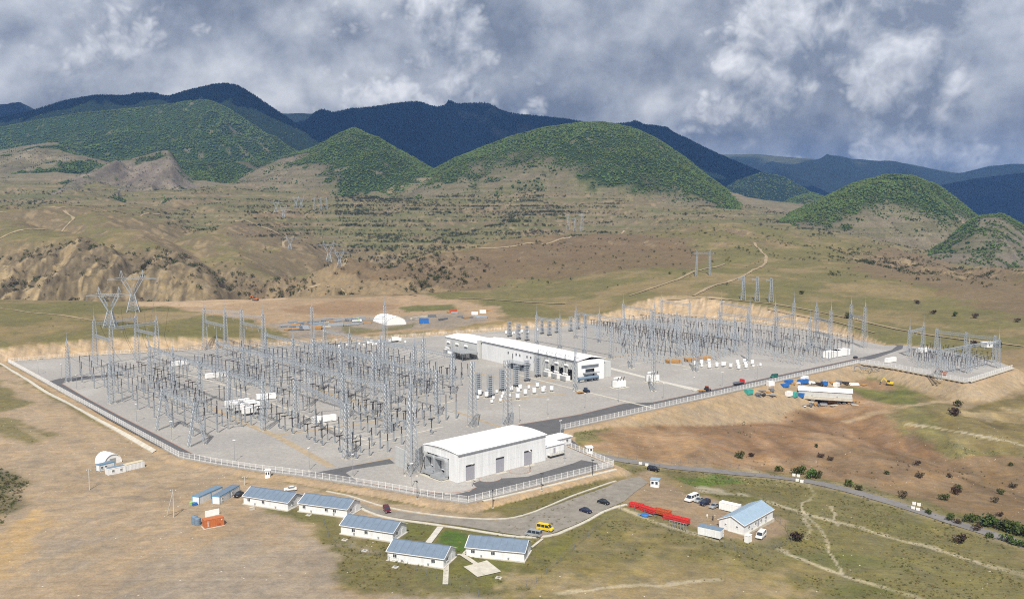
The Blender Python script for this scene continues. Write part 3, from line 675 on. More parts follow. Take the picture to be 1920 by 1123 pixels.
for i in range(5, 7): tree_col.objects.link(bpy.data.objects.new('variant_%d' % i, crown_mesh('crown', MATS['leaf_dark'], True, seed=i)))
bush_col = bpy.data.collections.new('bush_variants')
for i in range(4): bush_col.objects.link(bpy.data.objects.new('bushvariant_%d' % i, crown_mesh('bush_crown', MATS['leaf_bush'], seed=10 + i)))
def scatter(name, P, col, label):
    """P rows: x y z size variant -> one object of instanced crowns"""
    me = bpy.data.meshes.new(name); n = len(P)
    me.vertices.add(n); me.vertices.foreach_set('co', P[:, :3].astype(np.float32).ravel())
    a = me.attributes.new('size', 'FLOAT', 'POINT'); a.data.foreach_set('value', P[:, 3].astype(np.float32))
    a = me.attributes.new('variant', 'INT', 'POINT'); a.data.foreach_set('value', P[:, 4].astype(np.int32))
    a = me.attributes.new('turn', 'FLOAT', 'POINT'); a.data.foreach_set('value', RNG.uniform(0, 6.28, n).astype(np.float32))
    o = bpy.data.objects.new(name, me); C.objects.link(o)
    ng = bpy.data.node_groups.new(name + '_nodes', 'GeometryNodeTree')
    ng.interface.new_socket('Geometry', in_out='INPUT', socket_type='NodeSocketGeometry'); ng.interface.new_socket('Geometry', in_out='OUTPUT', socket_type='NodeSocketGeometry')
    N, L = ng.nodes, ng.links
    gi = N.new('NodeGroupInput'); go = N.new('NodeGroupOutput')
    ci = N.new('GeometryNodeCollectionInfo'); ci.inputs['Collection'].default_value = col; ci.inputs['Separate Children'].default_value = True; ci.inputs['Reset Children'].default_value = True
    ip = N.new('GeometryNodeInstanceOnPoints'); ip.inputs['Pick Instance'].default_value = True
    def attr(nm, t):
        x = N.new('GeometryNodeInputNamedAttribute'); x.data_type = t; x.inputs['Name'].default_value = nm; return x.outputs[0]
    L.new(gi.outputs[0], ip.inputs['Points']); L.new(ci.outputs[0], ip.inputs['Instance']); L.new(attr('variant', 'INT'), ip.inputs['Instance Index'])
    cx = N.new('ShaderNodeCombineXYZ'); L.new(attr('turn', 'FLOAT'), cx.inputs[2]); L.new(cx.outputs[0], ip.inputs['Rotation'])
    L.new(attr('size', 'FLOAT'), ip.inputs['Scale']); L.new(ip.outputs[0], go.inputs[0])
    md = o.modifiers.new('scatter', 'NODES'); md.node_group = ng
    tag(o, label=label, kind='stuff'); return o
FP = np.concatenate(FOREST_PTS); print('forest trees', len(FP))
scatter('forest', FP, tree_col, 'dense green woods covering the hills and mountains behind the station')

# ================================================================== THE STATION
def M(*a, **k): mat(*a, **k)
M('steel', (.40,.44,.48), .45, .3, .2, 2.0); M('steel_dark', (.17,.19,.22), .5, .2, .2, 2.0)
M('insul', (.035,.028,.028), .35, 0, .2, 3); M('white', (.80,.80,.79), .5, 0, .06, .6); M('white_wall', (.72,.73,.735), .55, 0, .15, .6, streak=True)
M('grey_wall', (.50,.51,.50), .7, 0, .12, .4, streak=True); M('concrete', (.52,.50,.45), .9, 0, .2, .8, bump=.2); M('conc_white', (.50,.47,.40), .9, 0, .22, .5)
M('asphalt', (.105,.105,.11), .95, 0, .18, .25, bump=.2); M('asphalt_old', (.19,.18,.175), .95, 0, .22, .2, bump=.2); M('kerb', (.36,.22,.17), .9, 0, .2, 1)
M('glass', (.03,.04,.055), .15, 0, .1, 1, spec=.6); M('tyre', (.02,.02,.02), .85); M('dark', (.035,.035,.04), .7); M('rubber', (.05,.05,.05), .8)
M('roof_blue', (.165,.215,.285), .45, .1, .14, .7); M('roof_blue2', (.30,.40,.50), .45, .1, .10, .7); M('roof_white', (.86,.86,.86), .5, 0, .05, .3); M('blue_trim', (.10,.28,.45), .5)
M('orange', (.47,.15,.055), .55, 0, .2, 1.5); M('red', (.55,.035,.03), .5, 0, .2, 2); M('redor', (.42,.085,.03), .55, 0, .2, 2); M('yellow', (.75,.52,.02), .35); M('timber', (.42,.24,.09), .8, 0, .25, 3)
M('blue', (.03,.14,.42), .5, 0, .15, 2); M('teal', (.06,.35,.30), .5); M('green_paint', (.03,.18,.14), .45); M('black_paint', (.012,.012,.016), .3, spec=.6); M('navy', (.015,.018,.05), .3, spec=.6); M('maroon', (.10,.012,.02), .3, spec=.6)
M('silver', (.42,.44,.46), .35, .4); M('beige', (.55,.48,.33), .8); M('navy_blue', (.03,.06,.16), .4); M('skin', (.45,.28,.20), .6); M('bluegrey', (.16,.22,.29), .6); M('door_grey', (.33,.33,.37), .6, 0, .1, 2)
M('lime', (.35,.55,.2), .5)

def gravel_mat():
    m, nt, b = node_mat('gravel'); L = nt.links; N = nt.nodes
    geo = N.new('ShaderNodeNewGeometry')
    def noi(sc, det, ro):
        t = N.new('ShaderNodeTexNoise'); t.inputs['Scale'].default_value = sc; t.inputs['Detail'].default_value = det; t.inputs['Roughness'].default_value = ro; L.new(geo.outputs['Position'], t.inputs['Vector']); return t.outputs['Fac']
    n1 = noi(.022, 4, .6); n2 = noi(.5, 6, .75); n3 = noi(3.5, 3, .7)
    r = N.new('ShaderNodeValToRGB'); L.new(n1, r.inputs[0]); r.color_ramp.elements[0].position = .32; r.color_ramp.elements[0].color = (.295,.285,.275,1); r.color_ramp.elements[1].position = .68; r.color_ramp.elements[1].color = (.38,.366,.345,1)
    e_ = r.color_ramp.elements.new(.5); e_.color = (.325,.31,.29,1)
    def rng(s, lo, hi):
        q = N.new('ShaderNodeMapRange'); q.inputs['From Min'].default_value = .3; q.inputs['From Max'].default_value = .7; q.inputs['To Min'].default_value = lo; q.inputs['To Max'].default_value = hi; L.new(s, q.inputs['Value']); return q.outputs[0]
    mu = N.new('ShaderNodeMath'); mu.operation = 'MULTIPLY'; L.new(rng(n2, .82, 1.14), mu.inputs[0]); L.new(rng(n3, .76, 1.2), mu.inputs[1])
    sc = N.new('ShaderNodeVectorMath'); sc.operation = 'SCALE'; L.new(r.outputs[0], sc.inputs[0]); L.new(mu.outputs[0], sc.inputs['Scale']); L.new(sc.outputs[0], b.inputs['Base Color'])
    b.inputs['Roughness'].default_value = .95; b.inputs['Specular IOR Level'].default_value = .15
    bp = N.new('ShaderNodeBump'); bp.inputs['Strength'].default_value = .5; bp.inputs['Distance'].default_value = .06; L.new(n3, bp.inputs['Height']); L.new(bp.outputs[0], b.inputs['Normal'])
    MATS['gravel'] = m
gravel_mat()
def sheet(name, pts, z, m, thick=0.0, kind='structure'):
    bm = bmesh.new(); vs = [bm.verts.new((p[0], p[1], z)) for p in pts]; f = bm.faces.new(vs)
    if f.normal.z < 0 or True:
        bm.normal_update()
        if f.normal.z < 0: bmesh.ops.reverse_faces(bm, faces=[f])
    if thick:
        r = bmesh.ops.extrude_face_region(bm, geom=[f]); 
        for v in [g for g in r['geom'] if isinstance(g, bmesh.types.BMVert)]: v.co.z = z
        for v in vs: v.co.z = z - thick
        bmesh.ops.recalc_face_normals(bm, faces=bm.faces[:])
    bmesh.ops.triangulate(bm, faces=bm.faces[:])
    me = bpy.data.meshes.new(name); bm.to_mesh(me); bm.free(); me.materials.append(MATS[m])
    o = bpy.data.objects.new(name, me); C.objects.link(o); return tag(o, kind=kind)
def strip(name, pts, w, m, z=None, dz=0.05, seg=3.0, kind='structure', thick=0.0):
    """ribbon along a ground polyline; z fixed (platform) or draped on the land"""
    P = [np.array(p[:2], float) for p in pts]; Q = [P[0]]
    for a, b in zip(P[:-1], P[1:]):
        n = max(1, int(np.linalg.norm(b - a) / seg))
        for i in range(1, n + 1): Q.append(a + (b - a) * i / n)
    Q = np.array(Q)
    if len(pts) > 2 and len(Q) > 9:
        k = np.ones(5) / 5; S = np.stack([np.convolve(np.pad(Q[:, i], 2, mode='edge'), k, 'valid') for i in (0, 1)], 1); Q[1:-1] = S[1:-1]
    t = np.gradient(Q, axis=0); t /= np.linalg.norm(t, axis=1)[:, None] + 1e-9; nrm = np.stack([-t[:, 1], t[:, 0]], 1)
    offs = np.linspace(-w / 2, w / 2, 4 if z is None else 2)
    wob = 1 + (.28 * fbm(Q[:, 0] / 14, Q[:, 1] / 14, 301, 3) * 2 if 'track' in name else 0)
    V = []
    for o_ in offs:
        p = Q + nrm * (o_ * wob)[:, None] if 'track' in name else Q + nrm * o_; zz = np.full(len(p), z) if z is not None else zt(p[:, 0], p[:, 1]) + dz
        V.append(np.concatenate([p, zz[:, None]], 1))
    if thick:
        e0 = V[0].copy(); e0[:, 2] -= thick; e1 = V[-1].copy(); e1[:, 2] -= thick; V = [e0] + V + [e1]
    V = np.stack(V); Fq = grid_faces(len(V), len(Q))
    o = bpy.data.objects.new(name, np_mesh(name, V.reshape(-1, 3), Fq[:, ::-1], MATS[m], smooth=not thick)); C.objects.link(o)
    return tag(o, kind=kind) if kind else o
# platform, roads and paths
sheet('gravel_yard', PAD, 0.0, 'gravel', thick=0.6)
gp = lambda L_: [GP(u, v) for u, v in L_]
sheet('road', gp([(88,716),(113,709),(180,704),(230,700),(232,704),(180,709),(125,716),(116,719),(160,745),(225,780),(300,818),(362,851),(405,863),(480,876),(560,886),(600,884),(730,860),(740,868),(660,880),(648,886),(668,900),(760,917),(845,925),(880,921),(893,913),(886,906),(905,899),(990,893),(1075,868),(1090,862),(1120,868),(1125,877),(990,910),(880,936),(812,929),(723,912),(555,886),(480,878),(405,867),(345,856),(300,838),(200,784)]), .012, 'asphalt')
sheet('road', gp([(972,796),(1087,777),(1172,756),(1225,754),(1330,732),(1449,706),(1612,671),(1672,656),(1682,648),(1662,640),(1668,637),(1694,646),(1692,654),(1640,672),(1612,677),(1340,739),(1058,802),(1056,812),(1085,834),(1078,838),(1040,822),(1000,815),(975,806)]), .012, 'asphalt')
sheet('path', gp([(1104,682),(1108,679),(1250,716),(1312,729),(1304,733)]), .012, 'concrete')
for pl, w, mm in (([(380,762),(450,788),(520,815),(560,838),(618,874)], 3.2, 'timber'),):
    pass
M('trench', (.36,.29,.20), .95, 0, .25, .3)
for pl, w in (([(385,760),(452,790),(520,818),(622,875)], 3.5), ([(522,815),(640,800),(720,788)], 2.5), ([(1070,688),(1140,672),(1210,660)], 2.5), ([(985,722),(1060,708),(1130,700)], 2.5), ([(930,752),(1060,738)], 2.5), ([(600,886),(690,868),(735,858)], 2.0), ([(560,720),(690,760)], 3.0), ([(850,770),(965,810)], 2.0), ([(880,695),(930,708),(985,712)], 2.5), ([(1235,676),(1320,660)], 2.5)):
    strip('path', gp(pl), w, 'trench', z=.006)
for pl, w in (([(500,752),(590,786),(660,816),(705,832)], 1.2), ([(540,741),(600,733),(680,722)], 1.0), ([(645,788),(720,776),(800,762)], 1.0), ([(648,842),(745,820),(830,800)], 1.0), ([(590,712),(640,702)], 1.0), ([(850,752),(770,770)], 1.0), ([(1160,686),(1230,676),(1300,690)], 1.0),
              ([(1280,693),(1365,678)], 1.0), ([(960,700),(1100,735),(1230,766)], 1.4), ([(300,672),(420,662),(520,655)], .9), ([(355,735),(440,724)], .9), ([(310,692),(400,715),(470,740)], 1.2)):
    strip('kerb', gp(pl), w, 'conc_white', z=.10, thick=.1, seg=8)
strip('kerb', gp([(116,719),(160,745),(225,780),(300,818),(362,851)]), .3, 'kerb', z=.12, thick=.12)
strip('kerb', gp([(667,901),(760,918),(845,926),(880,922),(894,913)]), .3, 'kerb', z=.12, thick=.12)
strip('kerb', gp([(972,796),(1087,777),(1172,756)]), .3, 'kerb', z=.12, thick=.12)
strip('kerb', gp([(1225,754),(1330,732),(1449,706),(1612,671)]), .3, 'kerb', z=.12, thick=.12)
# concrete drains outside the fence
strip('drain_channel', Gs([(-60,655),(4,683),(60,718),(150,768),(235,815),(290,847)]), 1.8, 'conc_white', dz=.35, thick=.4)
strip('drain_channel', gp([(18,677),(130,668),(320,658),(545,648),(850,628),(1120,607),(1245,595),(1330,599),(1450,611),(1600,637)]), 1.2, 'conc_white', z=.12, thick=.12)
strip('drain_channel', Gs([(905,940),(1010,916),(1155,880)]), 1.2, 'conc_white', dz=.3, thick=.3)
strip('drain_channel', gp([(1612,682),(1665,689),(1812,718)]), 1.5, 'conc_white', z=.5, thick=.5); strip('drain_channel', gp([(1818,717),(1900,691)]), 1.5, 'conc_white', z=.5, thick=.5)

# access road, car park, tracks
strip('road', Gs([(1078,842),(1110,852),(1160,862),(1230,872),(1320,882),(1420,890),(1500,899),(1570,914),(1640,933),(1720,957),(1800,983),(1880,1008),(1960,1032),(2100,1075)]), 6.5, 'asphalt_old', dz=.18)
car_park = Gs([(1140,912),(1165,900),(1200,893),(1215,905),(1170,940),(1135,955),(1075,985),(1015,1008),(985,1006),(860,985),(715,967),(690,960),(672,950),(680,945),(700,955),(740,958),(830,970),(930,976),(980,970)])
def draped_poly(name, pts, m, dz=.12, step=2.0):
    xs = [p[0] for p in pts]; ys = [p[1] for p in pts]
    bm = bmesh.new(); f = bm.faces.new([bm.verts.new((p[0], p[1], 0)) for p in pts]); bmesh.ops.triangulate(bm, faces=[f])
    x = min(xs)
    for ax, lo, hi in ((0, min(xs), max(xs)), (1, min(ys), max(ys))):
        c = lo + step
        while c < hi:
            co = (c, 0, 0) if ax == 0 else (0, c, 0); no = (1, 0, 0) if ax == 0 else (0, 1, 0)
            bmesh.ops.bisect_plane(bm, geom=bm.verts[:] + bm.edges[:] + bm.faces[:], plane_co=co, plane_no=no); c += step
    for v in bm.verts: v.co.z = float(zt(v.co.x, v.co.y)) + dz
    bm.normal_update()
    for q in bm.faces:
        if q.normal.z < 0: q.normal_flip()
    me = bpy.data.meshes.new(name); bm.to_mesh(me); bm.free(); me.materials.append(MATS[m]); o = bpy.data.objects.new(name, me); C.objects.link(o)
    return tag(o, kind='structure')
M('parking', (.235,.215,.185), .95, 0, .25, .3, bump=.3); M('dusty', (.33,.26,.17), .95, 0, .2, .2)
draped_poly('parking_lot', car_park, 'parking')
strip('kerb', Gs([(612,921),(640,927),(670,932),(700,947),(740,955),(830,968),(930,976),(985,968),(1060,935),(1155,902)]), .7, 'conc_white', dz=.28, thick=.3)
strip('kerb', Gs([(672,948),(684,962),(720,970),(860,990),(985,1010),(1020,1012),(1085,985),(1145,952),(1175,946)]), 1.1, 'conc_white', dz=.26, thick=.3)
strip('path', Gs([(826,988),(803,1018)]), 2.0, 'concrete', dz=.2); strip('path', Gs([(838,1040),(835,1096)]), 1.5, 'conc_white', dz=.2); strip('path', Gs([(838,1040),(868,1040),(880,1028)]), 1.2, 'conc_white', dz=.2)
strip('path', Gs([(866,1040),(900,1062)]), 1.5, 'conc_white', dz=.22)
draped_poly('path', Gs([(869,1063),(913,1051),(940,1072),(895,1082)]), 'conc_white', dz=.2)
strip('path', Gs([(985,1036),(1018,1010)]), .8, 'conc_white', dz=.2)
M('track', (.30,.235,.145), .95, 0, .3, .05); M('track_pale', (.50,.43,.30), .95, 0, .25, .5)
for pl, w, mm in (([(642,500),(760,487),(900,468),(1000,457),(1060,448),(1170,433)], 4.5, 'track'), ([(1300,555),(1340,535),(1400,515),(1435,495),(1437,480),(1425,468),(1415,455)], 4, 'track'), ([(1180,555),(1240,535),(1300,510),(1360,495)], 3.5, 'track'),
                  ([(1250,562),(1330,556),(1450,570),(1560,590),(1700,622),(1920,650)], 3, 'track'), ([(860,560),(960,565),(1060,570)], 4, 'track'), ([(0,578),(80,588),(180,602),(280,607)], 2.5, 'track'), ([(0,448),(60,430),(130,420),(140,408),(120,395)], 5, 'track'), ([(0,398),(100,392),(200,397),(300,402)], 4, 'track'),
                  ([(490,400),(530,395),(600,390),(660,385),(700,376)], 5, 'track'), ([(440,415),(500,430),(540,445),(530,462),(555,472)], 5, 'track'), ([(1440,580),(1560,602),(1640,625)], 2, 'track'), ([(560,548),(640,540),(780,555)], 3, 'track'), ([(860,395),(960,380),(1060,345)], 5, 'track')):
    strip('dirt_track', Gs(pl), w, mm, dz=.25 if G(*pl[0])[1] < 800 else .6, seg=4.0 if G(*pl[0])[1] < 800 else 10.0)

# ---------------------------------------------------------------- frames for placing things
def frame(origin, deg):
    a = R(deg); e = np.array([math.cos(a), math.sin(a)]); f = np.array([-e[1], e[0]])
    o = np.array(origin[:2])
    def w(p, q, z=0.0): r = o + e * p + f * q; return (float(r[0]), float(r[1]), z)
    def l(pt): d = np.array(pt[:2]) - o; return float(d @ e), float(d @ f)
    return w, l
WL, LL = frame(GP(335, 857), 41.0); AL = R(41.0)            # near yard: p runs away from the left fence, q along it
WR, LR = frame(GP(1082, 700), 35.5); AR = R(35.5)           # far yard and the long hall

# ---------------------------------------------------------------- fences
def fence_meshes(wd, h):
    p = MB(); p.bar((0, 0, 0), (0, 0, h + .12), .11)
    q = MB(); k = 8
    for i in range(k): x = wd * (i + .5) / k; q.bar((x, 0, .12), (x, 0, h), .045)
    for z in (.2, h * .52, h - .08): q.bar((0, 0, z), (wd, 0, z), .05)
    return p.mesh('fence_post', 'white'), q.mesh('fence_panel', 'white')
FW, FH = 3.0, 2.3
FPOST, FPAN = fence_meshes(FW, FH)
def fence(pts, label, z=0.0, stuff=False):
    root = empty('fence', (pts[0][0], pts[0][1], z)); tag(root, label, 'fence', 'white bar fence around the station')
    st = MB(); cnt = 0
    for a, b in zip(pts[:-1], pts[1:]):
        d = np.array(b[:2]) - np.array(a[:2]); Ls = float(np.linalg.norm(d)); n = max(1, round(Ls / FW)); ang = math.atan2(d[1], d[0])
        for i in range(n):
            p = np.array(a[:2]) + d * i / n; s = Ls / n / FW
            lx, ly = p[0] - pts[0][0], p[1] - pts[0][1]
            if stuff:
                for k in range(4):
                    c = np.array([lx, ly]) + d / n * (k + .5) / 4; st.bar((c[0], c[1], .1), (c[0], c[1], FH), .06)
                st.bar((lx, ly, 0), (lx, ly, FH + .1), .1); e = np.array([lx, ly]) + d / n
                for zz in (.2, FH - .1): st.bar((lx, ly, zz), (e[0], e[1], zz), .06)
            else:
                inst('fence_post', FPOST, root, (lx, ly, 0), ang); inst('fence_panel', FPAN, root, (lx, ly, 0), ang, (s, 1, 1))
    if stuff: o = st.build('fence_panels', 'white', root); tag(o, kind='stuff')
    return root
fence(gp([(16,679),(335,856),(345,858.5)]), 'white bar fence running along the left edge of the gravel yard')
fence(gp([(345,858.5),(405,869.5),(480,881),(555,890),(723,916),(815,933),(876,942)]), 'white bar fence curving along the dirt road in front of the yard')
fence(gp([(878,942),(1150,874)]), 'white bar fence in front of the big white hall')
fence(gp([(1150,873),(1064,837)]), 'short white fence between the hall forecourt and the gatehouse')
fence(gp([(1052,805),(1340,741),(1612,680)]), 'white bar fence above the brown embankment beside the asphalt road')
fence(gp([(16,678),(200,664),(400,654),(545,646),(700,636),(850,626),(1000,615),(1120,605),(1250,592),(1330,596),(1400,603),(1500,616),(1600,635)]), 'far white fence below the cut slope behind the yard', stuff=True)
fence(gp([(1614,679),(1665,686),(1815,716),(1899,690)]), 'low pale fence around the small yard at the far right', stuff=True)

# ---------------------------------------------------------------- lattice steel
def lattice_col(m, base, top, h, n=10, leg=.20, br=.09, z0=0.0):
    """four-legged tapering lattice column"""
    def c(k, t): w = (base + (top - base) * t) / 2; s = ((-1, -1), (1, -1), (1, 1), (-1, 1))[k % 4]; return (s[0] * w, s[1] * w, z0 + h * t)
    leg *= 1.05; br *= 1.05
    for k in range(4): m.bar(c(k, 0), c(k, 1), leg)
    for i in range(n):
        t0, t1 = i / n, (i + 1) / n
        for k in range(4):
            m.bar(c(k, t0), c(k + 1, t1), br, 3); m.bar(c(k + 1, t0), c(k, t1), br, 3)
            if i: m.bar(c(k, t0), c(k + 1, t0), br, 3)
    return m
def beam_mesh(L_, w=1.3, n=None, name='beam'):
    n = n or max(4, int(L_ / 1.8)); m = MB()
    cs = [(0, -w / 2, -w / 2), (0, w / 2, -w / 2), (0, w / 2, w / 2), (0, -w / 2, w / 2)]
    for c in cs: m.bar(c, (L_, c[1], c[2]), .16)
    for i in range(n):
        x0, x1 = L_ * i / n, L_ * (i + 1) / n
        for k in range(4):
            a, b = cs[k], cs[(k + 1) % 4]
            m.bar((x0, a[1], a[2]), (x1, b[1], b[2]), .08, 3); m.bar((x0, a[1], a[2]), (x0, b[1], b[2]), .08, 3)
    return m.mesh(name, 'steel')
def foot_mesh(base):
    m = MB(); m.cbox(0, 0, 0, .95, .95, .35); return m.mesh('footing', 'conc_white')
TALL_H, SHORT_H, SPIRE = 30.0, 18.0, 9.0
TM_TALL = lattice_col(MB(), 3.4, 1.4, TALL_H, 15).mesh('tower', 'steel'); TM_MID = lattice_col(MB(), 2.6, 1.3, 22.0, 12).mesh('tower', 'steel'); TM_SHORT = lattice_col(MB(), 2.4, 1.2, SHORT_H, 10).mesh('tower', 'steel')
def a_frame():
    m = MB()                                        # a leaning pair of lattice legs
    for s in (-1, 1):
        mm = lattice_col(MB(), 1.1, .8, 18.2, 11, .15, .07); b = len(m.v)
        sh = Matrix.Shear('XY', 4, (0, 0)); 
        for v in mm.v: m.v.append((v[0] + s * 3.2 * (1 - v[2] / 18.2) + s * .25, v[1], v[2]))
        m.f += [tuple(b + i for i in f) for f in mm.f]
    for t in (.3, .6):
        x = 3.2 * (1 - t); m.bar((-x, 0, 18 * t), (x, 0, 18 * t), .12)
    return m.mesh('tower', 'steel')
TM_A = a_frame()
sp = MB(); sp.bar((0, 0, 0), (0, 0, 3.5), .7, 4, .25); sp.bar((0, 0, 3.5), (0, 0, SPIRE), .14, 4, .05); SPM = sp.mesh('spire', 'steel')
FOOT = foot_mesh(1)
st_ = MB(); st_.bar((-1.2, 0, 0), (0, 0, -3.0), .16, 5); st_.bar((1.2, 0, 0), (0, 0, -3.0), .16, 5); STRING = st_.mesh('insulator_string', 'silver')
BEAMS = {}
def gantry(towers, beams, label, kind='tall', spires=True, group=None, rz=None, strings=True):
    """towers: list of (x, y); beams: (i, j, z). One welded frame = one thing."""
    mesh, h, base = {'tall': (TM_TALL, TALL_H, 3.4), 'mid': (TM_MID, 22.0, 2.6), 'short': (TM_SHORT, SHORT_H, 2.4), 'frame': (TM_A, 18.0, 6.4)}[kind]
    x0, y0 = towers[0][:2]; root = empty('steel_gantry', (x0, y0, 0)); tag(root, label, 'gantry', group)
    rz = rz if rz is not None else AL
    for (x, y) in [t[:2] for t in towers]:
        t = inst('tower', mesh, root, (x - x0, y - y0, 0.3), rz)
        if spires: inst('spire', SPM, t, (0, 0, h))
        for sx in (-1, 1):
            for sy in ((-1, 1) if kind != 'frame' else (0,)): inst('footing', FOOT, t, (sx * base / 2, sy * base / 2, -.3))
    for i, j, z in beams:
        a = np.array(towers[i][:2]); b = np.array(towers[j][:2]); d = b - a; L_ = float(np.linalg.norm(d)); key = round(L_)
        if key not in BEAMS: BEAMS[key] = beam_mesh(float(key))
        o = inst('beam', BEAMS[key], root, (a[0] - x0, a[1] - y0, z), math.atan2(d[1], d[0]), (L_ / key, 1, 1))
        if strings and L_ > 14:
            for k in (.22, .5, .78): inst('insulator_string', STRING, o, (key * k, 0, -.65))
    return root
gw = lambda p, q: WL(p, q)[:2]
# low gantry along the left fence
gantry([gw(12.5, q) for q in (13, 51)], [(0, 1, 17.4)], 'low lattice gantry standing at the front left corner of the equipment', 'frame', spires=False, group='lattice gantries in the near yard')
gantry([gw(12.0, 125)], [], 'single lattice tower beside the left fence road, halfway along', 'mid', group='lattice gantries in the near yard')
gantry([gw(12.0, 206)], [], 'single spired lattice tower at the left bend of the road', 'mid', group='lattice gantries in the near yard')
T = lambda *px: [tuple(GP(u, v)[:2]) for u, v in px]
gantry(T((180,690),(211,702),(258,677),(296,688)), [(0,1,21),(2,3,21),(0,2,28.5),(1,3,28.5)], 'tall four-legged gantry nearest the two big line pylons', 'tall', group='lattice gantries in the near yard')
gantry(T((385,656),(424,668),(455,660),(495,672)), [(0,1,21),(2,3,21),(0,2,28.5),(1,3,28.5)], 'tall four-legged gantry in front of the dirt storage yard', 'tall', group='lattice gantries in the near yard')
gantry([gw(46, q) for q in (20, 57, 94, 131, 168)], [(i, i + 1, 21) for i in range(4)], 'first tall gantry row behind the white trailers', 'mid', group='lattice gantries in the near yard')
gantry([gw(84, q) for q in (-22, 15, 52, 89, 126, 163)], [(i, i + 1, 21) for i in range(5)], 'middle gantry row crossing the whole near yard', 'mid', group='lattice gantries in the near yard')
gantry([gw(122, q) for q in (-8, 29, 66, 103, 140, 177)], [(i, i + 1, 21) for i in range(5)], 'third gantry row through the centre of the near yard', 'mid', group='lattice gantries in the near yard')
gantry([gw(160, q) for q in (30, 66, 102, 138, 170)], [(i, i + 1, 21) for i in range(4)], 'gantry row in front of the long white hall', 'mid', group='lattice gantries in the near yard')
gantry(T((590,738),(642,757),(702,776)), [(0,1,28),(1,2,28)], 'tall three-legged gantry in the crowded middle of the yard', 'tall', group='lattice gantries in the near yard')
gantry(T((721,748),(795,738)), [(0,1,28)], 'tall two-legged gantry left of the capacitor stacks', 'tall', group='lattice gantries in the near yard')
gantry(T((586,652),(722,648)), [(0,1,21)], 'tall spired gantry before the white arched tent', 'tall', group='lattice gantries in the near yard')
gantry(T((556,802),(651,860)), [(0,1,21)], 'gantry whose legs stand at the front edge of the equipment', 'mid', group='lattice gantries in the near yard')
gantry(T((886,800),(952,797)), [], 'two bare lattice masts behind the big white hall', 'tall', spires=False)
def mast(px, h, label, base=2.8, group='free-standing lattice masts', grounded=None):
    p = GP(*px) if grounded is None else grounded; root = empty('lattice_mast', tuple(p)); tag(root, label, 'mast', group)
    key = (h, base)
    if key not in BEAMS: BEAMS[key] = lattice_col(MB(), base, .8, h, int(h / 2.2)).mesh('shaft', 'steel')
    t = inst('shaft', BEAMS[key], root, (0, 0, .3), AL); inst('spire', SPM, root, (0, 0, h + .2))
    for sx in (-1, 1):
        for sy in (-1, 1): inst('footing', FOOT, root, (sx * base / 2, sy * base / 2, 0))
mast((772,889), 34, 'big lattice mast standing at the open end of the near white hall', 4.4)
mast((1079,733), 24, 'slim lattice mast beside the blue tractor', 2.0); mast((1184,690), 30, 'lattice mast casting a shadow on open gravel right of the long hall', 2.6)
mast((1225,733), 30, 'lattice mast right behind the second transformer', 2.2); mast((1305,696), 30, 'lattice mast beside the orange timber stacks', 2.6); mast((1404,677), 28, 'lattice mast behind the white reactor rows', 2.2)
# far yard gantries
rw = lambda p, q: WR(p, q)[:2]
for p, q0, q1, lab in ((55, 30, 140, 'first gantry row of the far yard behind the long hall'), (100, 10, 130, 'second gantry row of the far yard'), (145, 0, 110, 'third gantry row of the far yard'), (190, -30, 70, 'last gantry row of the far yard before the road bend')):
    n = int((q1 - q0) / 28); tw = [rw(p, q0 + 28 * i) for i in range(n + 1)]
    gantry(tw, [(i, i + 1, 20.5) for i in range(n)], lab, 'mid', group='lattice gantries in the far yard', rz=AR, strings=False)
gantry(T((1168,618),(1226,628)), [(0,1,20)], 'spired gantry at the foot of the tan cut slope', 'mid', group='lattice gantries in the far yard', rz=AR)
gantry(T((1240,606),(1292,615)), [(0,1,20)], 'spired gantry by the back fence at the highest part of the cut', 'mid', group='lattice gantries in the far yard', rz=AR)
gantry(T((1352,610),(1405,622)), [(0,1,20)], 'spired gantry below the three slim line towers', 'mid', group='lattice gantries in the far yard', rz=AR)
gantry(T((1529,652),(1556,662)), [(0,1,22),(0,1,12)], 'tall two-legged line gantry near the white containers of the far yard', 'tall', group='lattice gantries in the far yard', rz=AR)
gantry(T((1594,645),(1620,652)), [(0,1,22)], 'tall two-legged line gantry closest to the bend of the far road', 'tall', group='lattice gantries in the far yard', rz=AR)
gantry(T((1452,650),(1487,640)), [(0,1,21)], 'tall two-legged line gantry in the middle of the far yard', 'tall', group='lattice gantries in the far yard', rz=AR)
# little yard at the right edge
gantry(T((1704,668),(1730,660)), [(0,1,17)], 'small gantry at the back of the far right yard', 'short', group='gantries of the small yard', rz=AR)
gantry(T((1871,690),(1815,700),(1760,712)), [(0,1,17),(1,2,17)], 'long gantry along the outer side of the far right yard', 'short', group='gantries of the small yard', rz=AR)
gantry(T((1755,664),(1810,672),(1864,680)), [(0,1,16),(1,2,16)], 'gantry row along the back of the far right yard', 'short', group='gantries of the small yard', rz=AR, spires=False)

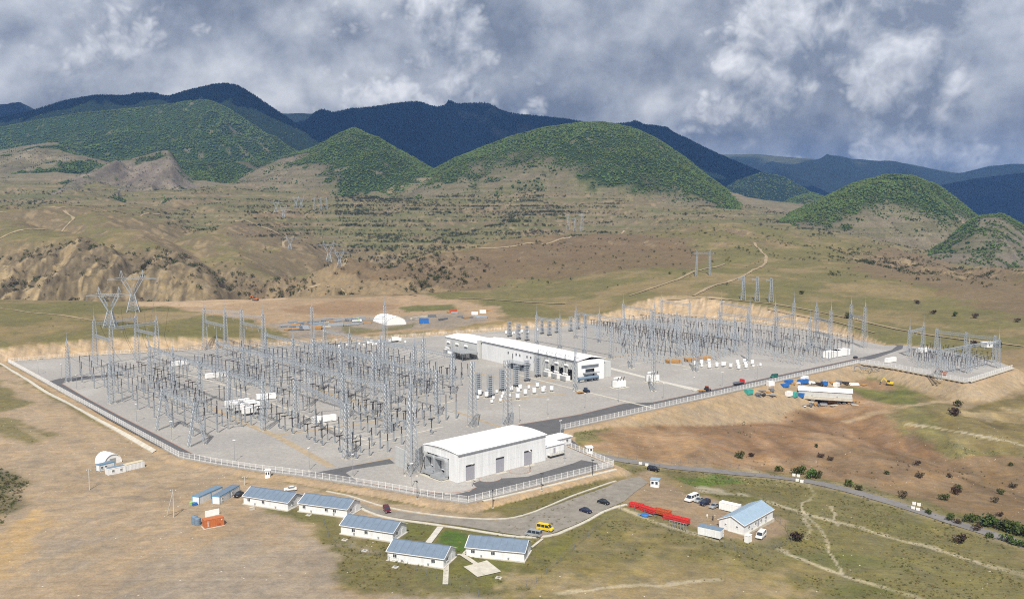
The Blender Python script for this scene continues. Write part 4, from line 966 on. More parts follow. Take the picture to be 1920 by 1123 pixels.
# ---------------------------------------------------------------- switchgear
def sup_mesh(h, w=.55):
    m = lattice_col(MB(), w, w * .8, h, max(3, int(h / 1.6)), .11, .06); m.cbox(0, 0, h, w * 1.2, w * 1.2, .15); return m.mesh('support', 'steel')
def ins_mesh(h, r, z0=0, n=8, name='insulator'):
    m = MB(); k = max(4, int(h / .45)); prof = []
    for i in range(k): z = z0 + h * i / k; prof += [(r * .62, z), (r, z + h / k * .45)]
    prof.append((r * .6, z0 + h)); m.lathe(prof, n=n); return m.mesh(name, 'insul')
SUP9, SUP5, SUP3, SUP7 = sup_mesh(8.2), sup_mesh(4.6), sup_mesh(2.8, .45), sup_mesh(6.0)
INS36, INS30, INS25 = ins_mesh(3.8, .24), ins_mesh(3.2, .26), ins_mesh(2.2, .17)
PADM = (lambda m: (m.cbox(0, 0, 0, 1.1, 1.1, .22), m.mesh('footing', 'conc_white'))[1])(MB())
cap = MB(); cap.lathe([(.05, 0), (.42, .05), (.42, .2), (.05, .28)]); CAPM = cap.mesh('corona_ring', 'silver')
tb = MB(); tb.bar((-1.7, 0, .35), (1.7, 0, .35), .42, 8); tb.cbox(0, 0, 0, .5, .5, .5); TBM = tb.mesh('interrupter_head', 'insul')
arm = MB(); arm.bar((-3.2, 0, .15), (3.2, 0, .15), .16, 6); ARMM = arm.mesh('blade_arm', 'silver')
dsup = MB()
for x in (-3.2, 3.2):
    mm = lattice_col(MB(), .5, .45, 4.6, 3, .1, .055); b = len(dsup.v); dsup.v += [(v[0] + x, v[1], v[2]) for v in mm.v]; dsup.f += [tuple(b + i for i in f) for f in mm.f]
dsup.box(-3.5, 3.5, -.2, .2, 4.6, 4.85); DSUP = dsup.mesh('support', 'steel')
box = MB(); box.cbox(0, .5, 1.0, .8, .6, 1.1); BOXM = box.mesh('control_box', 'steel_dark')
tank = MB(); tank.lathe([(.3, 0), (.42, .1), (.42, .8), (.2, 1.0)]); TANKM = tank.mesh('head_tank', 'steel_dark')
def post(loc, rz, label, grp, tall=True):
    o = inst('post_insulator', SUP9 if tall else SUP5, None, (loc[0], loc[1], .22), rz); tag(o, label, 'post insulator', grp)
    h = 8.35 if tall else 4.75
    inst('insulator', INS36 if tall else INS30, o, (0, 0, h)); inst('footing', PADM, o, (0, 0, -.22)); inst('corona_ring', CAPM, o, (0, 0, h + (3.8 if tall else 3.2))); return o
def breaker(loc, rz, label, grp):
    o = inst('circuit_breaker', SUP3, None, (loc[0], loc[1], .22), rz); tag(o, label, 'circuit breaker', grp)
    inst('insulator', INS36, o, (0, 0, 2.95)); inst('interrupter_head', TBM, o, (0, 0, 6.7)); inst('control_box', BOXM, o); inst('footing', PADM, o, (0, 0, -.22)); return o
def ct(loc, rz, label, grp):
    o = inst('current_transformer', SUP3, None, (loc[0], loc[1], .22), rz); tag(o, label, 'transformer', grp)
    inst('insulator', INS36, o, (0, 0, 2.95)); inst('head_tank', TANKM, o, (0, 0, 6.7)); inst('footing', PADM, o, (0, 0, -.22)); return o
def disconnector(loc, rz, label, grp):
    o = inst('disconnector', DSUP, None, (loc[0], loc[1], .22), rz); tag(o, label, 'disconnector', grp)
    for x in (-3.2, 3.2): inst('insulator', INS30, o, (x, 0, 4.85)); inst('footing', PADM, o, (x, 0, -.22))
    inst('blade_arm', ARMM, o, (0, 0, 8.0)); return o
YARD = gp([(100,700),(345,840),(440,828),(478,792),(560,818),(640,865),(735,852),(790,825),(875,795),(846,742),(882,705),(835,655),(560,658),(330,670),(200,673)])
def inside(pt, poly): return bool(in_poly(np.array([pt[0]]), np.array([pt[1]]), poly)[0])
AVOID = []                                    # (x, y, r) kept clear for trailers, containers
def clear(pt): return all((pt[0] - x) ** 2 + (pt[1] - y) ** 2 > r * r for x, y, r in AVOID)
for px, r in (((345,681),8),((405,706),7),((440,770),12),((460,775),12),((500,742),9),((608,790),8),((470,760),12),((640,655),10),((700,655),12),((745,650),8)): AVOID.append((*GP(*px)[:2], r))
ORD = ['first','second','third','fourth','fifth','sixth','seventh','eighth','ninth','tenth','eleventh','twelfth','thirteenth','fourteenth','fifteenth','sixteenth','seventeenth','eighteenth']
rows = [(17,'bus'),(22.5,'bus'),(28,'bus'),(37,'disc'),(45,'post'),(52,'brk'),(58,'ct'),(67,'post'),(78,'post'),(90,'disc'),(98,'brk'),(104,'ct'),(112,'post'),(119,'bus'),(125,'bus'),(131,'bus'),(141,'disc'),(149,'brk'),(155,'ct'),(164,'post'),(174,'disc'),(183,'brk'),(189,'ct'),(198,'post')]
nm = {'bus':'slim bus post with dark insulator','disc':'paired disconnector post with pale switch arm','post':'short post with dark insulator','brk':'circuit breaker with dark T-shaped head','ct':'current transformer with dark column and grey head'}
rr = random.Random(3); tops = {}; PLACED = []
for ri, (p, k) in enumerate(rows):
    lab = '%s in the %s row from the left fence' % (nm[k], ORD[ri] if ri < 18 else ['nineteenth','twentieth','twenty-first','twenty-second','twenty-third','twenty-fourth'][ri - 18]); grp = '%s row of switchgear counted from the left fence' % (ri + 1)
    q = -70.0 + (3 if k == 'bus' else 0)
    b = 0
    while q < 225:
        b += 1
        phs = (0,) if k == 'bus' else (-6.2, 0, 6.2)
        skip = rr.random() < (.0 if k == 'bus' else .12)
        for ph in phs:
            w = WL(p + rr.uniform(-.3, .3) if k != 'bus' else p, q + ph)
            if skip or not inside(w, YARD) or not clear(w): continue
            PLACED.append(w)
            if k == 'bus': post(w, AL, lab, grp); tops.setdefault(ri, []).append(w)
            elif k == 'post': post(w, AL, lab, grp, False)
            elif k == 'brk': breaker(w, AL, lab, grp)
            elif k == 'ct': ct(w, AL, lab, grp)
            else: disconnector(w, AL, lab, grp)
        q += 24.0 if k == 'bus' else 27.0
def wire(pts, sag, w, label, grp, m='steel_dark', name='conductor', n=8):
    b = MB(); o0 = Vector(pts[0])
    for a, c in zip(pts[:-1], pts[1:]):
        a = Vector(a) - o0; c = Vector(c) - o0; L_ = [a.lerp(c, i / n) + Vector((0, 0, -sag * 4 * (i / n) * (1 - i / n))) for i in range(n + 1)]; b.path(L_, w, 3)
    o = b.build(name, m, None, tuple(o0)); return tag(o, label, 'conductor', grp)
for ri, tp in tops.items():
    if len(tp) > 1: wire([(x, y, 12.6) for x, y, _ in tp], .8, .26, 'grey bus conductor strung along the %s row of posts from the left fence' % ORD[ri], 'bus conductors of the near yard')
# spans between gantry rows and drops to the gear
k = 0
SPANS = [(46, 20.4, 84, 20.4), (84, 20.4, 122, 20.4), (122, 20.4, 160, 20.4)]
for si, (p0, z0, p1, z1) in enumerate(SPANS):
    for q in range(-18, 170, 18):
        for dq in (0, 5.5, 11):
            a, b = WL(p0, q + dq), WL(p1, q + dq)
            if not (inside(a, YARD) and inside(b, YARD)): continue
            wire([(a[0], a[1], z0), (b[0], b[1], z1)], 2.0, .17, 'thin conductor spanning the %s gap between gantry rows from the left fence' % ORD[si], 'conductors strung between gantry rows', n=6)
for p, z in ((37, 8.3), (52, 7.4), (67, 8.2), (90, 8.3), (104, 7.6), (141, 8.3), (155, 7.6)):
    for q in range(-70, 220, 27):
        for ph in (-6.2, 0, 6.2):
            a, b = WL(p, q + ph), WL(p + 12, q + ph)
            if inside(a, YARD) and inside(b, YARD) and clear(a) and clear(b):
                wire([(a[0], a[1], z), (b[0], b[1], z - .2)], .5, .16, 'low conductor joining the apparatus of one bay', 'low conductors between apparatus', n=4)
# far yard gear: more than can be told apart, small slender posts
def dense(poly, W, rows_, qr, lab, seed, hs=(4.2, 2.4), step=11.5):
    r_ = random.Random(seed); sm, im, hm = MB(), MB(), MB(); n = 0
    for p in rows_:
        q = qr[0]; t = r_.random()
        while q < qr[1]:
            for ph in (-3.6, 0, 3.6):
                w = W(p + r_.uniform(-1.2, 1.2), q + ph + r_.uniform(-.5, .5))
                if inside(w, poly) and clear(w) and r_.random() < .9:
                    x, y = w[:2]; h0 = hs[0] * (.8 + .5 * t); h1 = hs[1] * (.9 + .5 * t); n += 1
                    sm.bar((x, y, 0), (x, y, h0), .26, 4); sm.cbox(x, y, 0, .9, .9, .2)
                    im.bar((x, y, h0), (x, y, h0 + h1), .28, 6)
                    if t > .6: im.bar((x - .9, y - .6, h0 + h1), (x + .9, y + .6, h0 + h1), .34, 5)
                    elif t < .3: sm.bar((x - 2.2, y - 1.5, h0 + h1 + .1), (x + 2.2, y + 1.5, h0 + h1 + .1), .16, 4)
            q += step
    root = empty('substation_gear', (0, 0, 0)); tag(root, lab, 'switchgear', None, 'stuff')
    sm.build('support', 'steel', root); im.build('insulator', 'insul', root); print('dense', n)
FARY = gp([(1100,622),(1165,655),(1150,676),(1240,684),(1320,684),(1400,662),(1470,682),(1530,690),(1600,664),(1598,645),(1400,614),(1250,606)])
dense(FARY, WR, [22,30,37,46,62,70,78,86,93,108,116,123,131,138,152,160,168,176,184,197,205,213], (-60, 190), 'crowd of slender grey posts with dark insulators filling the far yard', 5, (5.4, 3.4))
SMALLY = gp([(1702,672),(1722,690),(1800,703),(1868,684),(1800,668),(1740,662)])
dense(SMALLY, WR, [120 + 4.5 * i for i in range(40)], (-150, 60), 'crowd of slender posts in the small yard at the far right', 9, (4.0, 2.4), 10.0)

# ================================================================== BUILDINGS
def box_part(name, parent, m, *a):
    b = MB(); b.box(*a); return b.build(name, m, parent)
def window(parent, x, y, z, w, h, face='y-', m='glass', mullion=True):
    """window on a wall plane; face tells which way it looks"""
    f = MB(); g = MB(); t = .06
    def put(mb, a0, a1, z0, z1, d0, d1):
        if face == 'y-': mb.box(x + a0, x + a1, y - d1, y - d0, z + z0, z + z1)
        elif face == 'y+': mb.box(x + a0, x + a1, y + d0, y + d1, z + z0, z + z1)
        elif face == 'x+': mb.box(x + d0, x + d1, y + a0, y + a1, z + z0, z + z1)
        else: mb.box(x - d1, x - d0, y + a0, y + a1, z + z0, z + z1)
    put(f, -w/2 - t, -w/2, -t, h + t, 0, .07); put(f, w/2, w/2 + t, -t, h + t, 0, .07); put(f, -w/2, w/2, h, h + t, 0, .07); put(f, -w/2 - .1, w/2 + .1, -t - .05, 0, 0, .12)
    if mullion: put(f, -.03, .03, 0, h, .01, .065)
    put(g, -w/2, w/2, 0, h, 0.003, .03)
    o = f.build('window', 'white', parent); g.build('pane', m, o); return o
def door(parent, x, y, z, w, h, face='y-', m='door_grey'):
    d = MB(); hd = MB()
    if face == 'y-': d.box(x - w/2, x + w/2, y - .06, y - .004, z, z + h); hd.box(x + w*.32, x + w*.42, y - .12, y - .06, z + h*.45, z + h*.5)
    elif face == 'x+': d.box(x + .004, x + .06, y - w/2, y + w/2, z, z + h); hd.box(x + .06, x + .12, y + w*.32, y + w*.42, z + h*.45, z + h*.5)
    o = d.build('door', m, parent); hd.build('handle', 'dark', o); return o
def gabled(name, loc, rz, L_, W_, he, hr, label, cat, roofm='roof_blue', wallm='white_wall', npan=9, over=.35, group=None, wins=(), ends=(), plinth=True):
    """long house: x along the ridge (0..L), y across (0..W); front long wall at y=0"""
    root = empty(name, tuple(loc), rz); tag(root, label, cat, group); z0 = .35 if plinth else .05
    if plinth: box_part('plinth', root, 'conc_white', -.35, L_ + .35, -.5, W_ + .35, -1.4, z0)
    t = .14
    box_part('wall', root, wallm, 0, L_, 0, t, z0, he); box_part('wall', root, wallm, 0, L_, W_ - t, W_, z0, he)
    for x in (0, L_ - t):
        b = MB(); b.prism([(t + .002, z0), (W_ - t - .002, z0), (W_ - t - .002, he), (W_ / 2, hr - .06), (t + .002, he)], x + .003, x + t - .003); b.build('gable_wall', wallm, root)
    sl = (hr - he) / (W_ / 2)
    for s in (0, 1):
        for i in range(npan):
            x0, x1 = -over + (L_ + 2 * over) * i / npan, -over + (L_ + 2 * over) * (i + 1) / npan
            b = MB(); th = .08
            prof = [(-over, he - over * sl + .05), (W_ / 2, hr + .05), (W_ / 2, hr + .05 + th), (-over, he - over * sl + .05 + th)]
            if s: prof = [(W_ - y, z) for y, z in prof]
            b.prism(prof, x0 + .012, x1 - .012)
            rb = MB() if False else b
            yy = lambda t_: (-over + (W_ / 2 + over) * t_) if not s else W_ - (-over + (W_ / 2 + over) * t_); zz_ = lambda t_: he - over * sl + (hr - he + over * sl) * t_ + .05 + th
            b.bar((x1 - .03, yy(0), zz_(0) + .02), (x1 - .03, yy(1), zz_(1) + .02), .09)
            b.build('roof_panel', roofm, root)
    b = MB(); b.bar((-over, W_ / 2, hr + .16), (L_ + over, W_ / 2, hr + .16), .22); b.build('ridge_cap', roofm, root)
    for x in (-over - .02, L_ + over + .02):
        b = MB(); b.bar((x, -over, he - over * sl + .05), (x, W_ / 2, hr + .1), .16); b.bar((x, W_ / 2, hr + .1), (x, W_ + over, he - over * sl + .05), .16); b.build('barge_board', 'white', root)
    b = MB(); b.bar((-over, -over - .06, he - over * sl + .06), (L_ + over, -over - .06, he - over * sl + .06), .14); b.build('gutter', 'white', root)
    for x in wins: window(root, x, 0, 1.35, 1.1, .95, 'y-')
    for y, k in ends:
        if k == 'w': window(root, L_, y, 1.35, 1.1, 1.0, 'x+')
        else: door(root, L_, y, z0, 1.0, 2.0, 'x+', 'white')
    for x in (L_ * .25, L_ * .72): b = MB(); b.box(x, x + .5, -.32, -.01, .7, 1.1); b.build('air_conditioner', 'silver', root)
    return root
def by_wall(p0, p1):
    d = p1 - p0; return float(np.hypot(d[0], d[1])), math.atan2(d[1], d[0])
z6 = lambda x, y: (540 + x / 3.275, 780 + y / 3.275); z5 = lambda x, y: (80 + x / 4, 760 + y / 4); z7 = lambda x, y: (960 + x / 3.51, 780 + y / 3.51)
BAR = [(z6(612,882), z6(955,937), 'white barrack with blue roof closest to the bottom edge, in front', (2.3, 14.2)), (z6(325,722), z6(645,774), 'white barrack with blue roof left of the lawn path', (4.5, 9.0)), (z6(1095,855), z6(1440,896), 'white barrack with blue roof beside the silver van', (2.0, 8.0)),
       (z6(68,585), z6(365,626), 'white barrack with blue roof, second from the two container offices', (2.0, 10.5, 13.6)), (z5(1508,737), z5(1862,796), 'white barrack with blue roof next to the black car', (2.2, 8.2))]
for a, b, lab, wn in BAR:
    p0, p1 = G(*a), G(*b); L_, an = by_wall(p0, p1); z = min(p0[2], p1[2]) 
    L_ = 17.2 if L_ < 17.2 else min(L_, 18.2)
    gabled('barrack', (p0[0], p0[1], z), an, L_, 8.6, 3.0, 4.9, lab, 'barrack', wins=wn, ends=((2.6, 'w'), (5.8, 'd')), group='white barracks with blue roofs')
p0 = G(*z7(1365,735)); p1 = G(*z7(1525,785)); L_, an = by_wall(p0, p1)
p2 = G(*z7(1715,690)); an2 = math.atan2(p2[1] - p1[1], p2[0] - p1[0]); Lh = float(np.hypot(*(p2 - p1)[:2]))
# ridge along the long side: origin at the near corner of the long right wall
root = gabled('house', (p1[0], p1[1], p1[2]), an2, Lh, 8.8, 3.4, 5.4, 'single white house with pale blue roof standing alone on the right', 'house', roofm='roof_blue2', wins=(3.5, 8.2, 12.0, 15.6), npan=8)
window(root, 0, 2.4, 1.9, .6, .6, 'x-'); window(root, 0, 6.4, 1.9, .6, .6, 'x-'); door(root, 10.0, 0, .35, 1.0, 2.0)

def container(loc, rz, L_, label, m, W_=2.44, h=2.6, roof=None, trim=None, ribs=True, wins=(), doors=True, cat='container', name='container', group=None, roofpitch=0, text=None):
    root = empty(name, tuple(loc), rz); tag(root, label, cat, group)
    b = MB(); b.box(0, L_, 0, W_, .12, h - .05); b.build('body', m, root)
    for x in (0.06, L_ - .06):
        for y in (0.06, W_ - .06): b = MB(); b.cbox(x, y, 0, .18, .18, h); b.build('corner_post', trim or m, root)
    b = MB(); b.box(-.06, L_ + .06, -.06, W_ + .06, h - .05, h + .05)
    if roof: b.build('roof', roof, root)
    else: b.build('roof', m, root)
    if trim:
        for y in (-.08, W_ + .02): q = MB(); q.box(-.08, L_ + .08, y, y + .06, h - .2, h + .07); q.build('roof_trim', trim, root)
        for x in (-.08, L_ + .02): q = MB(); q.box(x, x + .06, -.02, W_ + .02, h - .2, h + .07); q.build('roof_trim', trim, root)
    if ribs:
        q = MB(); n = int(L_ / .55)
        for i in range(1, n): x = L_ * i / n; q.box(x - .1, x + .1, -.05, 0.0, .25, h - .2); q.box(x - .1, x + .1, W_, W_ + .05, .25, h - .2)
        o = q.build('side_ribs', m, root); tag(o, kind='stuff')
    for x in wins: window(root, x, -.005 if not ribs else -.05, 1.0, .8, .9, 'y-')
    if doors: door(root, L_ if True else 0, W_ / 2, .2, W_ * .8, h - .45, 'x+', m)
    return root
def place(px, px2, L_=None):
    a, b = G(*px), G(*px2); d, an = by_wall(a, b); return a, an, d
for k, (f0, f1, w, lab) in enumerate((((374,945.5), (417.5,925), ((3.0,), (7.0,)), 'pale blue-trimmed office container left of its twin'), ((412.5,945), (449.5,922.5), ((1.5,), (4.0,)), 'pale blue-trimmed office container beside the black car'))):
    a, an, d = place(f0, f1); u = np.array([math.cos(an), math.sin(an)]); Lc = d / 2 - .08
    for j in range(2):
        c = a[:2] + u * (d / 2) * j
        container((c[0], c[1], a[2] - .1), an, Lc, lab + (', nearer half' if j == 0 else ', farther half'), 'white_wall', roof='bluegrey' if k == 0 else 'roof_blue', trim='blue_trim', ribs=False, wins=(1.6,) if k else (), doors=False, W_=2.9, h=2.8, group='office containers by the barracks')
# left group: tent and three site cabins
a, an, d = place(z5(490,527), z5(620,497)); container(a, an, 6.6, 'white site cabin with grey roof at the lower corner of the tent group', 'white_wall', roof='bluegrey', trim='white', ribs=False, wins=(2.0, 5.0), doors=False, name='site_cabin', cat='cabin', W_=2.8)
a, an, d = place(z5(632,495), z5(775,458)); container(a, an, 7.2, 'white container with beige roof at the right end of the tent group', 'white_wall', roof='beige', ribs=True, name='site_cabin', cat='cabin')
a, an, d = place(z5(430,497), z5(550,462)); container(a, an, 6.2, 'white cabin with blue edges right in front of the arched tent', 'white_wall', roof='bluegrey', trim='blue_trim', ribs=False, wins=(.9, 2.6), doors=False, name='site_cabin', cat='cabin')
def arched(loc, rz, L_, W_, h, label, name='arched_tent', seg=14, end='white', bays=6):
    root = empty(name, tuple(loc), rz); tag(root, label, 'tent')
    prof = [(W_ / 2 - W_ / 2 * math.cos(math.pi * i / seg), h * math.sin(math.pi * i / seg) ** .75) for i in range(seg + 1)]
    for k in range(bays):
        x0, x1 = L_ * k / bays, L_ * (k + 1) / bays
        b = MB()
        inn = [(W_ / 2 + (y - W_ / 2) * .985, z * .985) for y, z in prof]
        b.prism(prof + inn[::-1], x0 + .02, x1 - .02); b.build('cover_panel', 'roof_white', root)
        q = MB(); q.path([(x1, y + (.05 if y > W_ / 2 else -.05), z + .05) for y, z in prof], .12); q.build('hoop', 'white', root)
    for x in (.25, L_ - .35):
        b = MB(); b.prism([(W_ / 2 + (y - W_ / 2) * .97, z * .97) for y, z in prof], x, x + .1); b.build('end_wall', end, root)
    b = MB(); b.box(L_ - .24, L_ - .2, W_ * .32, W_ * .68, .05, h * .62); b.build('door', 'silver', root)
    return root
a = G(178, 868); arched((a[0], a[1], a[2] - .2), R(-38), 7.6, 7.0, 4.3, 'small white arched tent behind the three site cabins', seg=12, bays=4)
# orange container, tanks, pallets
a, an, d = place(z5(1215,925), z5(1368,893)); oc = container((a[0], a[1], a[2] + .05), an, 6.06, 'orange shipping container standing on a pale slab near the utility pole', 'orange', cat='container')
sl = MB(); sl.box(-.4, 6.5, -.5, 2.9, -.25, .04); sl.build('slab', 'conc_white', oc)
# upright column of worn white characters, too blurred to read, and a small mark at the far top corner
for k in range(5):
    q = MB(); z_ = .5 + .36 * k; q.box(.95, 1.32, -.066, -.056, z_, z_ + .07); q.box(.95, 1.02, -.066, -.056, z_ + .07, z_ + .27); q.box(1.2, 1.27, -.066, -.056, z_ + .07, z_ + .2); q.build('marking', 'white', oc)
q = MB(); q.box(5.1, 5.6, -.066, -.056, 2.05, 2.15); q.box(5.2, 5.4, -.066, -.056, 1.8, 2.05); q.build('marking', 'white', oc)
hx = MB(); hx.box(3.9, 4.9, -.09, -.055, .45, .95); hx.build('vent', 'redor', oc)
def tank_thing(px, r, h, label, m='bluegrey'):
    p = G(*px); root = empty('storage_tank', tuple(p)); tag(root, label, 'tank', 'blue-grey tanks by the orange container')
    b = MB(); b.lathe([(r * .96, 0), (r, .06), (r, h - .2), (r * .9, h - .02), (.2, h + .12)], n=18); b.build('shell', m, root, smooth=False)
    for z in (h * .33, h * .66): q = MB(); q.lathe([(r, z - .04), (r + .05, z - .02), (r + .05, z + .02), (r, z + .04)], n=18); q.build('band', m, root)
    q = MB(); q.lathe([(.22, h + .1), (.25, h + .22), (.1, h + .28)], n=10); q.build('hatch', 'steel_dark', root)
tank_thing(z5(1140,885), .95, 2.6, 'taller blue-grey tank standing behind its neighbour'); tank_thing(z5(1163,893), 1.0, 2.3, 'blue-grey tank touching the orange container')
p = G(*z5(1220,838)); b = MB(); b.box(0, 4.6, 0, .25, 0, 2.0); o = b.build('leaning_panel', 'white', None, tuple(p), R(38)); tag(o, 'white upright panel behind the orange container', 'panel')
for px, m, lab in ((z5(1265,820), 'beige', 'cream crate behind the orange container'), (z5(1140,748), 'blue', 'blue bin at the end of the left office container'), (z5(1120,740), 'lime', 'light green bin beside the blue bin'), (z5(1570,780), 'conc_white', 'pale concrete hatch in front of the leftmost barrack')):
    p = G(*px); root = empty('crate', tuple(p), R(40)); tag(root, lab, 'crate'); b = MB(); b.cbox(0, 0, 0, 1.5, 1.1, .8); b.build('body', m, root); b = MB(); b.cbox(0, 0, .8, 1.6, 1.2, .12); b.build('lid', m, root)
for px, lab in ((z6(128,608), 'pale manhole slab before the second barrack'), (z6(348,760), 'pale manhole slab left of the lawn barrack'), (z6(472,826), 'pale manhole slab on the dry grass by the wire fence'), (z6(660,928), 'pale manhole slab before the front barrack'), (z6(1294,993), 'pale manhole slab below the paved square')):
    p = G(*px); root = empty('manhole', tuple(p), R(-20)); tag(root, lab, 'manhole'); b = MB(); b.cbox(0, 0, -.2, 1.7, 1.4, .42); b.build('slab', 'conc_white', root); b = MB(); b.lathe([(.4, .22), (.4, .28), (.36, .29)], n=12); b.build('cover', 'steel_dark', root)
# kiosk by the front fence, gatehouses
def kiosk(px, w, d, h, label, rz, m='white', rf='roof_white', plat=False):
    p = (GP if plat else G)(*px); root = empty('guard_booth', tuple(p), rz); tag(root, label, 'booth')
    b = MB(); b.cbox(0, 0, -.3, w, d, h + .3); b.build('body', m, root); b = MB(); b.cbox(0, 0, h, w + .5, d + .5, .18); b.build('roof', rf, root)
    for x in (-w * .25, w * .25): window(root, x, -d / 2, h * .42, w * .3, h * .38, 'y-', mullion=False)
    window(root, w / 2, 0, h * .42, d * .4, h * .38, 'x+', mullion=False); window(root, -w / 2, 0, h * .42, d * .4, h * .38, 'x-', mullion=False)
kiosk(z5(1690,535), 1.8, 1.6, 2.6, 'tiny white guard booth behind the front fence by the dirt road', R(5))
kiosk((1104,850), 2.6, 2.4, 2.9, 'small white guard booth at the station gate', R(10)); kiosk(z7(942,462), 3.0, 2.6, 2.8, 'blue-roofed white booth at the start of the side yard', R(-20), rf='roof_blue2')

# ---------------------------------------------------------------- the big near hall
P0 = GP(860, 906); HL, HW, HH = 44.0, 20.3, 10.4
hall = empty('service_hall', tuple(P0), R(42.4)); tag(hall, 'big white hall with curved roof and three grey doors beside the front fence', 'hall')
DX = [(5.5, 4.3), (20.0, 4.3), (34.5, 4.3)]; DH = 5.9
xs = [0.0] + sum([[c - w / 2, c + w / 2] for c, w in DX], []) + [HL]
# panels of the long wall, left and right of each door and above it
for i in range(len(xs) - 1):
    isdoor = i % 2 == 1; n = 1 if isdoor else max(1, round((xs[i + 1] - xs[i]) / 3.4))
    for k in range(n):
        x0 = xs[i] + (xs[i + 1] - xs[i]) * k / n; x1 = xs[i] + (xs[i + 1] - xs[i]) * (k + 1) / n
        for z0, z1 in (((DH, 8.2), (8.2, HH)) if isdoor else ((.25, 4.2), (4.2, 8.2), (8.2, HH))):
            b = MB(); b.box(x0 + .012, x1 - .012, 0, .2, z0 + .012, z1 - .012); b.build('wall_panel', 'white_wall', hall)
for c, w in DX:
    b = MB(); b.box(c - w / 2, c + w / 2, .22, .3, 0, DH - .6); d = b.build('roll_door', 'door_grey', hall)
    for k in range(1, 6): q = MB(); x = c - w / 2 + w * k / 6; q.box(x - .03, x + .03, .16, .218, .05, DH - .65); q.build('door_rib', 'door_grey', d)
    q = MB(); q.box(c - w / 2, c + w / 2, .12, .3, DH - .6, DH); q.build('door_head', 'dark', hall)
    q = MB(); q.box(c - w / 2 - .3, c + w / 2 + .3, -1.6, 0, 0, .16); q.build('threshold', 'conc_white', hall)
b = MB(); b.box(0, HL, HW - .2, HW, .05, HH); b.build('back_wall', 'white_wall', hall); b = MB(); b.box(HL - .2, HL, .21, HW - .21, .05, HH); b.build('end_wall', 'white_wall', hall)
q = MB(); q.box(-.06, HL + .06, -.05, -.004, .02, .24); q.build('plinth', 'concrete', hall)
ns = 10; arc = [(-.4 + (HW + .8) * i / ns, HH + .1 + 0.85 * math.sin(math.pi * i / ns)) for i in range(ns + 1)]
for k in range(8):
    x0, x1 = -.5 + (HL + 1.0) * k / 8, -.5 + (HL + 1.0) * (k + 1) / 8
    b = MB(); b.prism(arc + [(y, z + .16) for y, z in arc][::-1], x0 + .015, x1 - .015); b.build('roof_panel', 'roof_white', hall)
q = MB(); q.box(-.5, HL + .5, -.52, -.41, HH - .18, HH + .24); q.build('gutter', 'silver', hall)
# open gable with deep frames
gb = [(.0, .05), (4.6, .05), (4.6, HH - .1), (0, HH - .1)]
def gbox(name, m, y0, y1, z0, z1, x0=-.25, x1=.15, parent=None): b = MB(); b.box(x0, x1, y0, y1, z0, z1); return b.build(name, m, parent or hall)
gbox('gable_wall', 'white_wall', 0.21, 5.2, .05, HH - .05); gbox('gable_wall', 'white_wall', 5.2, HW, 8.0, HH - .05); gbox('gable_wall', 'grey_wall', 18.6, HW, .05, 8.0)
b = MB(); b.prism([(y, z) for y, z in arc[1:-1]] + [(HW - .3, HH + .02), (.3, HH + .02)], -.2, .1); b.build('gable_top', 'grey_wall', hall)
rec = empty('recess', (0, 0, 0)); rec.parent = hall
gbox('recess_back', 'silver', 5.2, 18.6, .05, 8.0, 3.0, 3.2)
def loop_frame(y0, y1, z0, z1, t, x0, x1, m, r=1.3):
    def rr_(y0, y1, z0, z1, r): 
        out = []
        for cy, cz, a0 in ((y1 - r, z1 - r, 0), (y0 + r, z1 - r, 90), (y0 + r, z0 + r, 180), (y1 - r, z0 + r, 270)):
            for k in range(5): a = R(a0 + 22.5 * k); out.append((cy + r * math.cos(a), cz + r * math.sin(a)))
        return out
    o_, i_ = rr_(y0, y1, z0, z1, r), rr_(y0 + t, y1 - t, z0 + t, z1 - t, max(.2, r - t)); n = len(o_); b = MB(); B = len(b.v)
    for x in (x0, x1): b.v += [(x, y, z) for y, z in o_] + [(x, y, z) for y, z in i_]
    for k in range(n):
        j = (k + 1) % n
        b.f += [(k, j, n + j, n + k), (2 * n + k, 3 * n + k, 3 * n + j, 2 * n + j), (k, 2 * n + k, 2 * n + j, j), (n + k, n + j, 3 * n + j, 3 * n + k)]
    return b.build('bay_frame', m, hall)
loop_frame(5.3, 12.3, .7, 7.9, .7, -1.8, 2.0, 'silver'); loop_frame(12.7, 18.4, 1.6, 7.6, .6, -1.4, 2.0, 'silver')
gbox('inner_screen', 'white', 6.4, 11.2, 2.6, 6.9, .9, 1.1); gbox('inner_screen', 'white', 13.6, 17.5, 3.0, 6.6, .9, 1.1)
gbox('bay_base', 'conc_white', 5.0, 19.0, .02, .3, -4.2, 0); gbox('loading_tray', 'silver', 5.6, 12.2, .5, 1.5, -3.6, -.3); gbox('loading_tray', 'silver', 12.6, 18.5, .9, 1.7, -3.0, -.3)
for y in (5.9, 9, 11.9, 13, 18): b = MB(); b.bar((-3.2, y, .3), (-3.2, y, .5), .3); b.build('tray_leg', 'steel_dark', hall)
cb = MB()
for k in range(9): cb.bar((-.9, 18.3 + .25 * math.sin(k), 1 + k * .55), (-1.3, 18.7 - .2 * math.cos(k * 2), 2.1 + k * .5), .5, 5)
cb.build('cable_bundle', 'dark', hall)
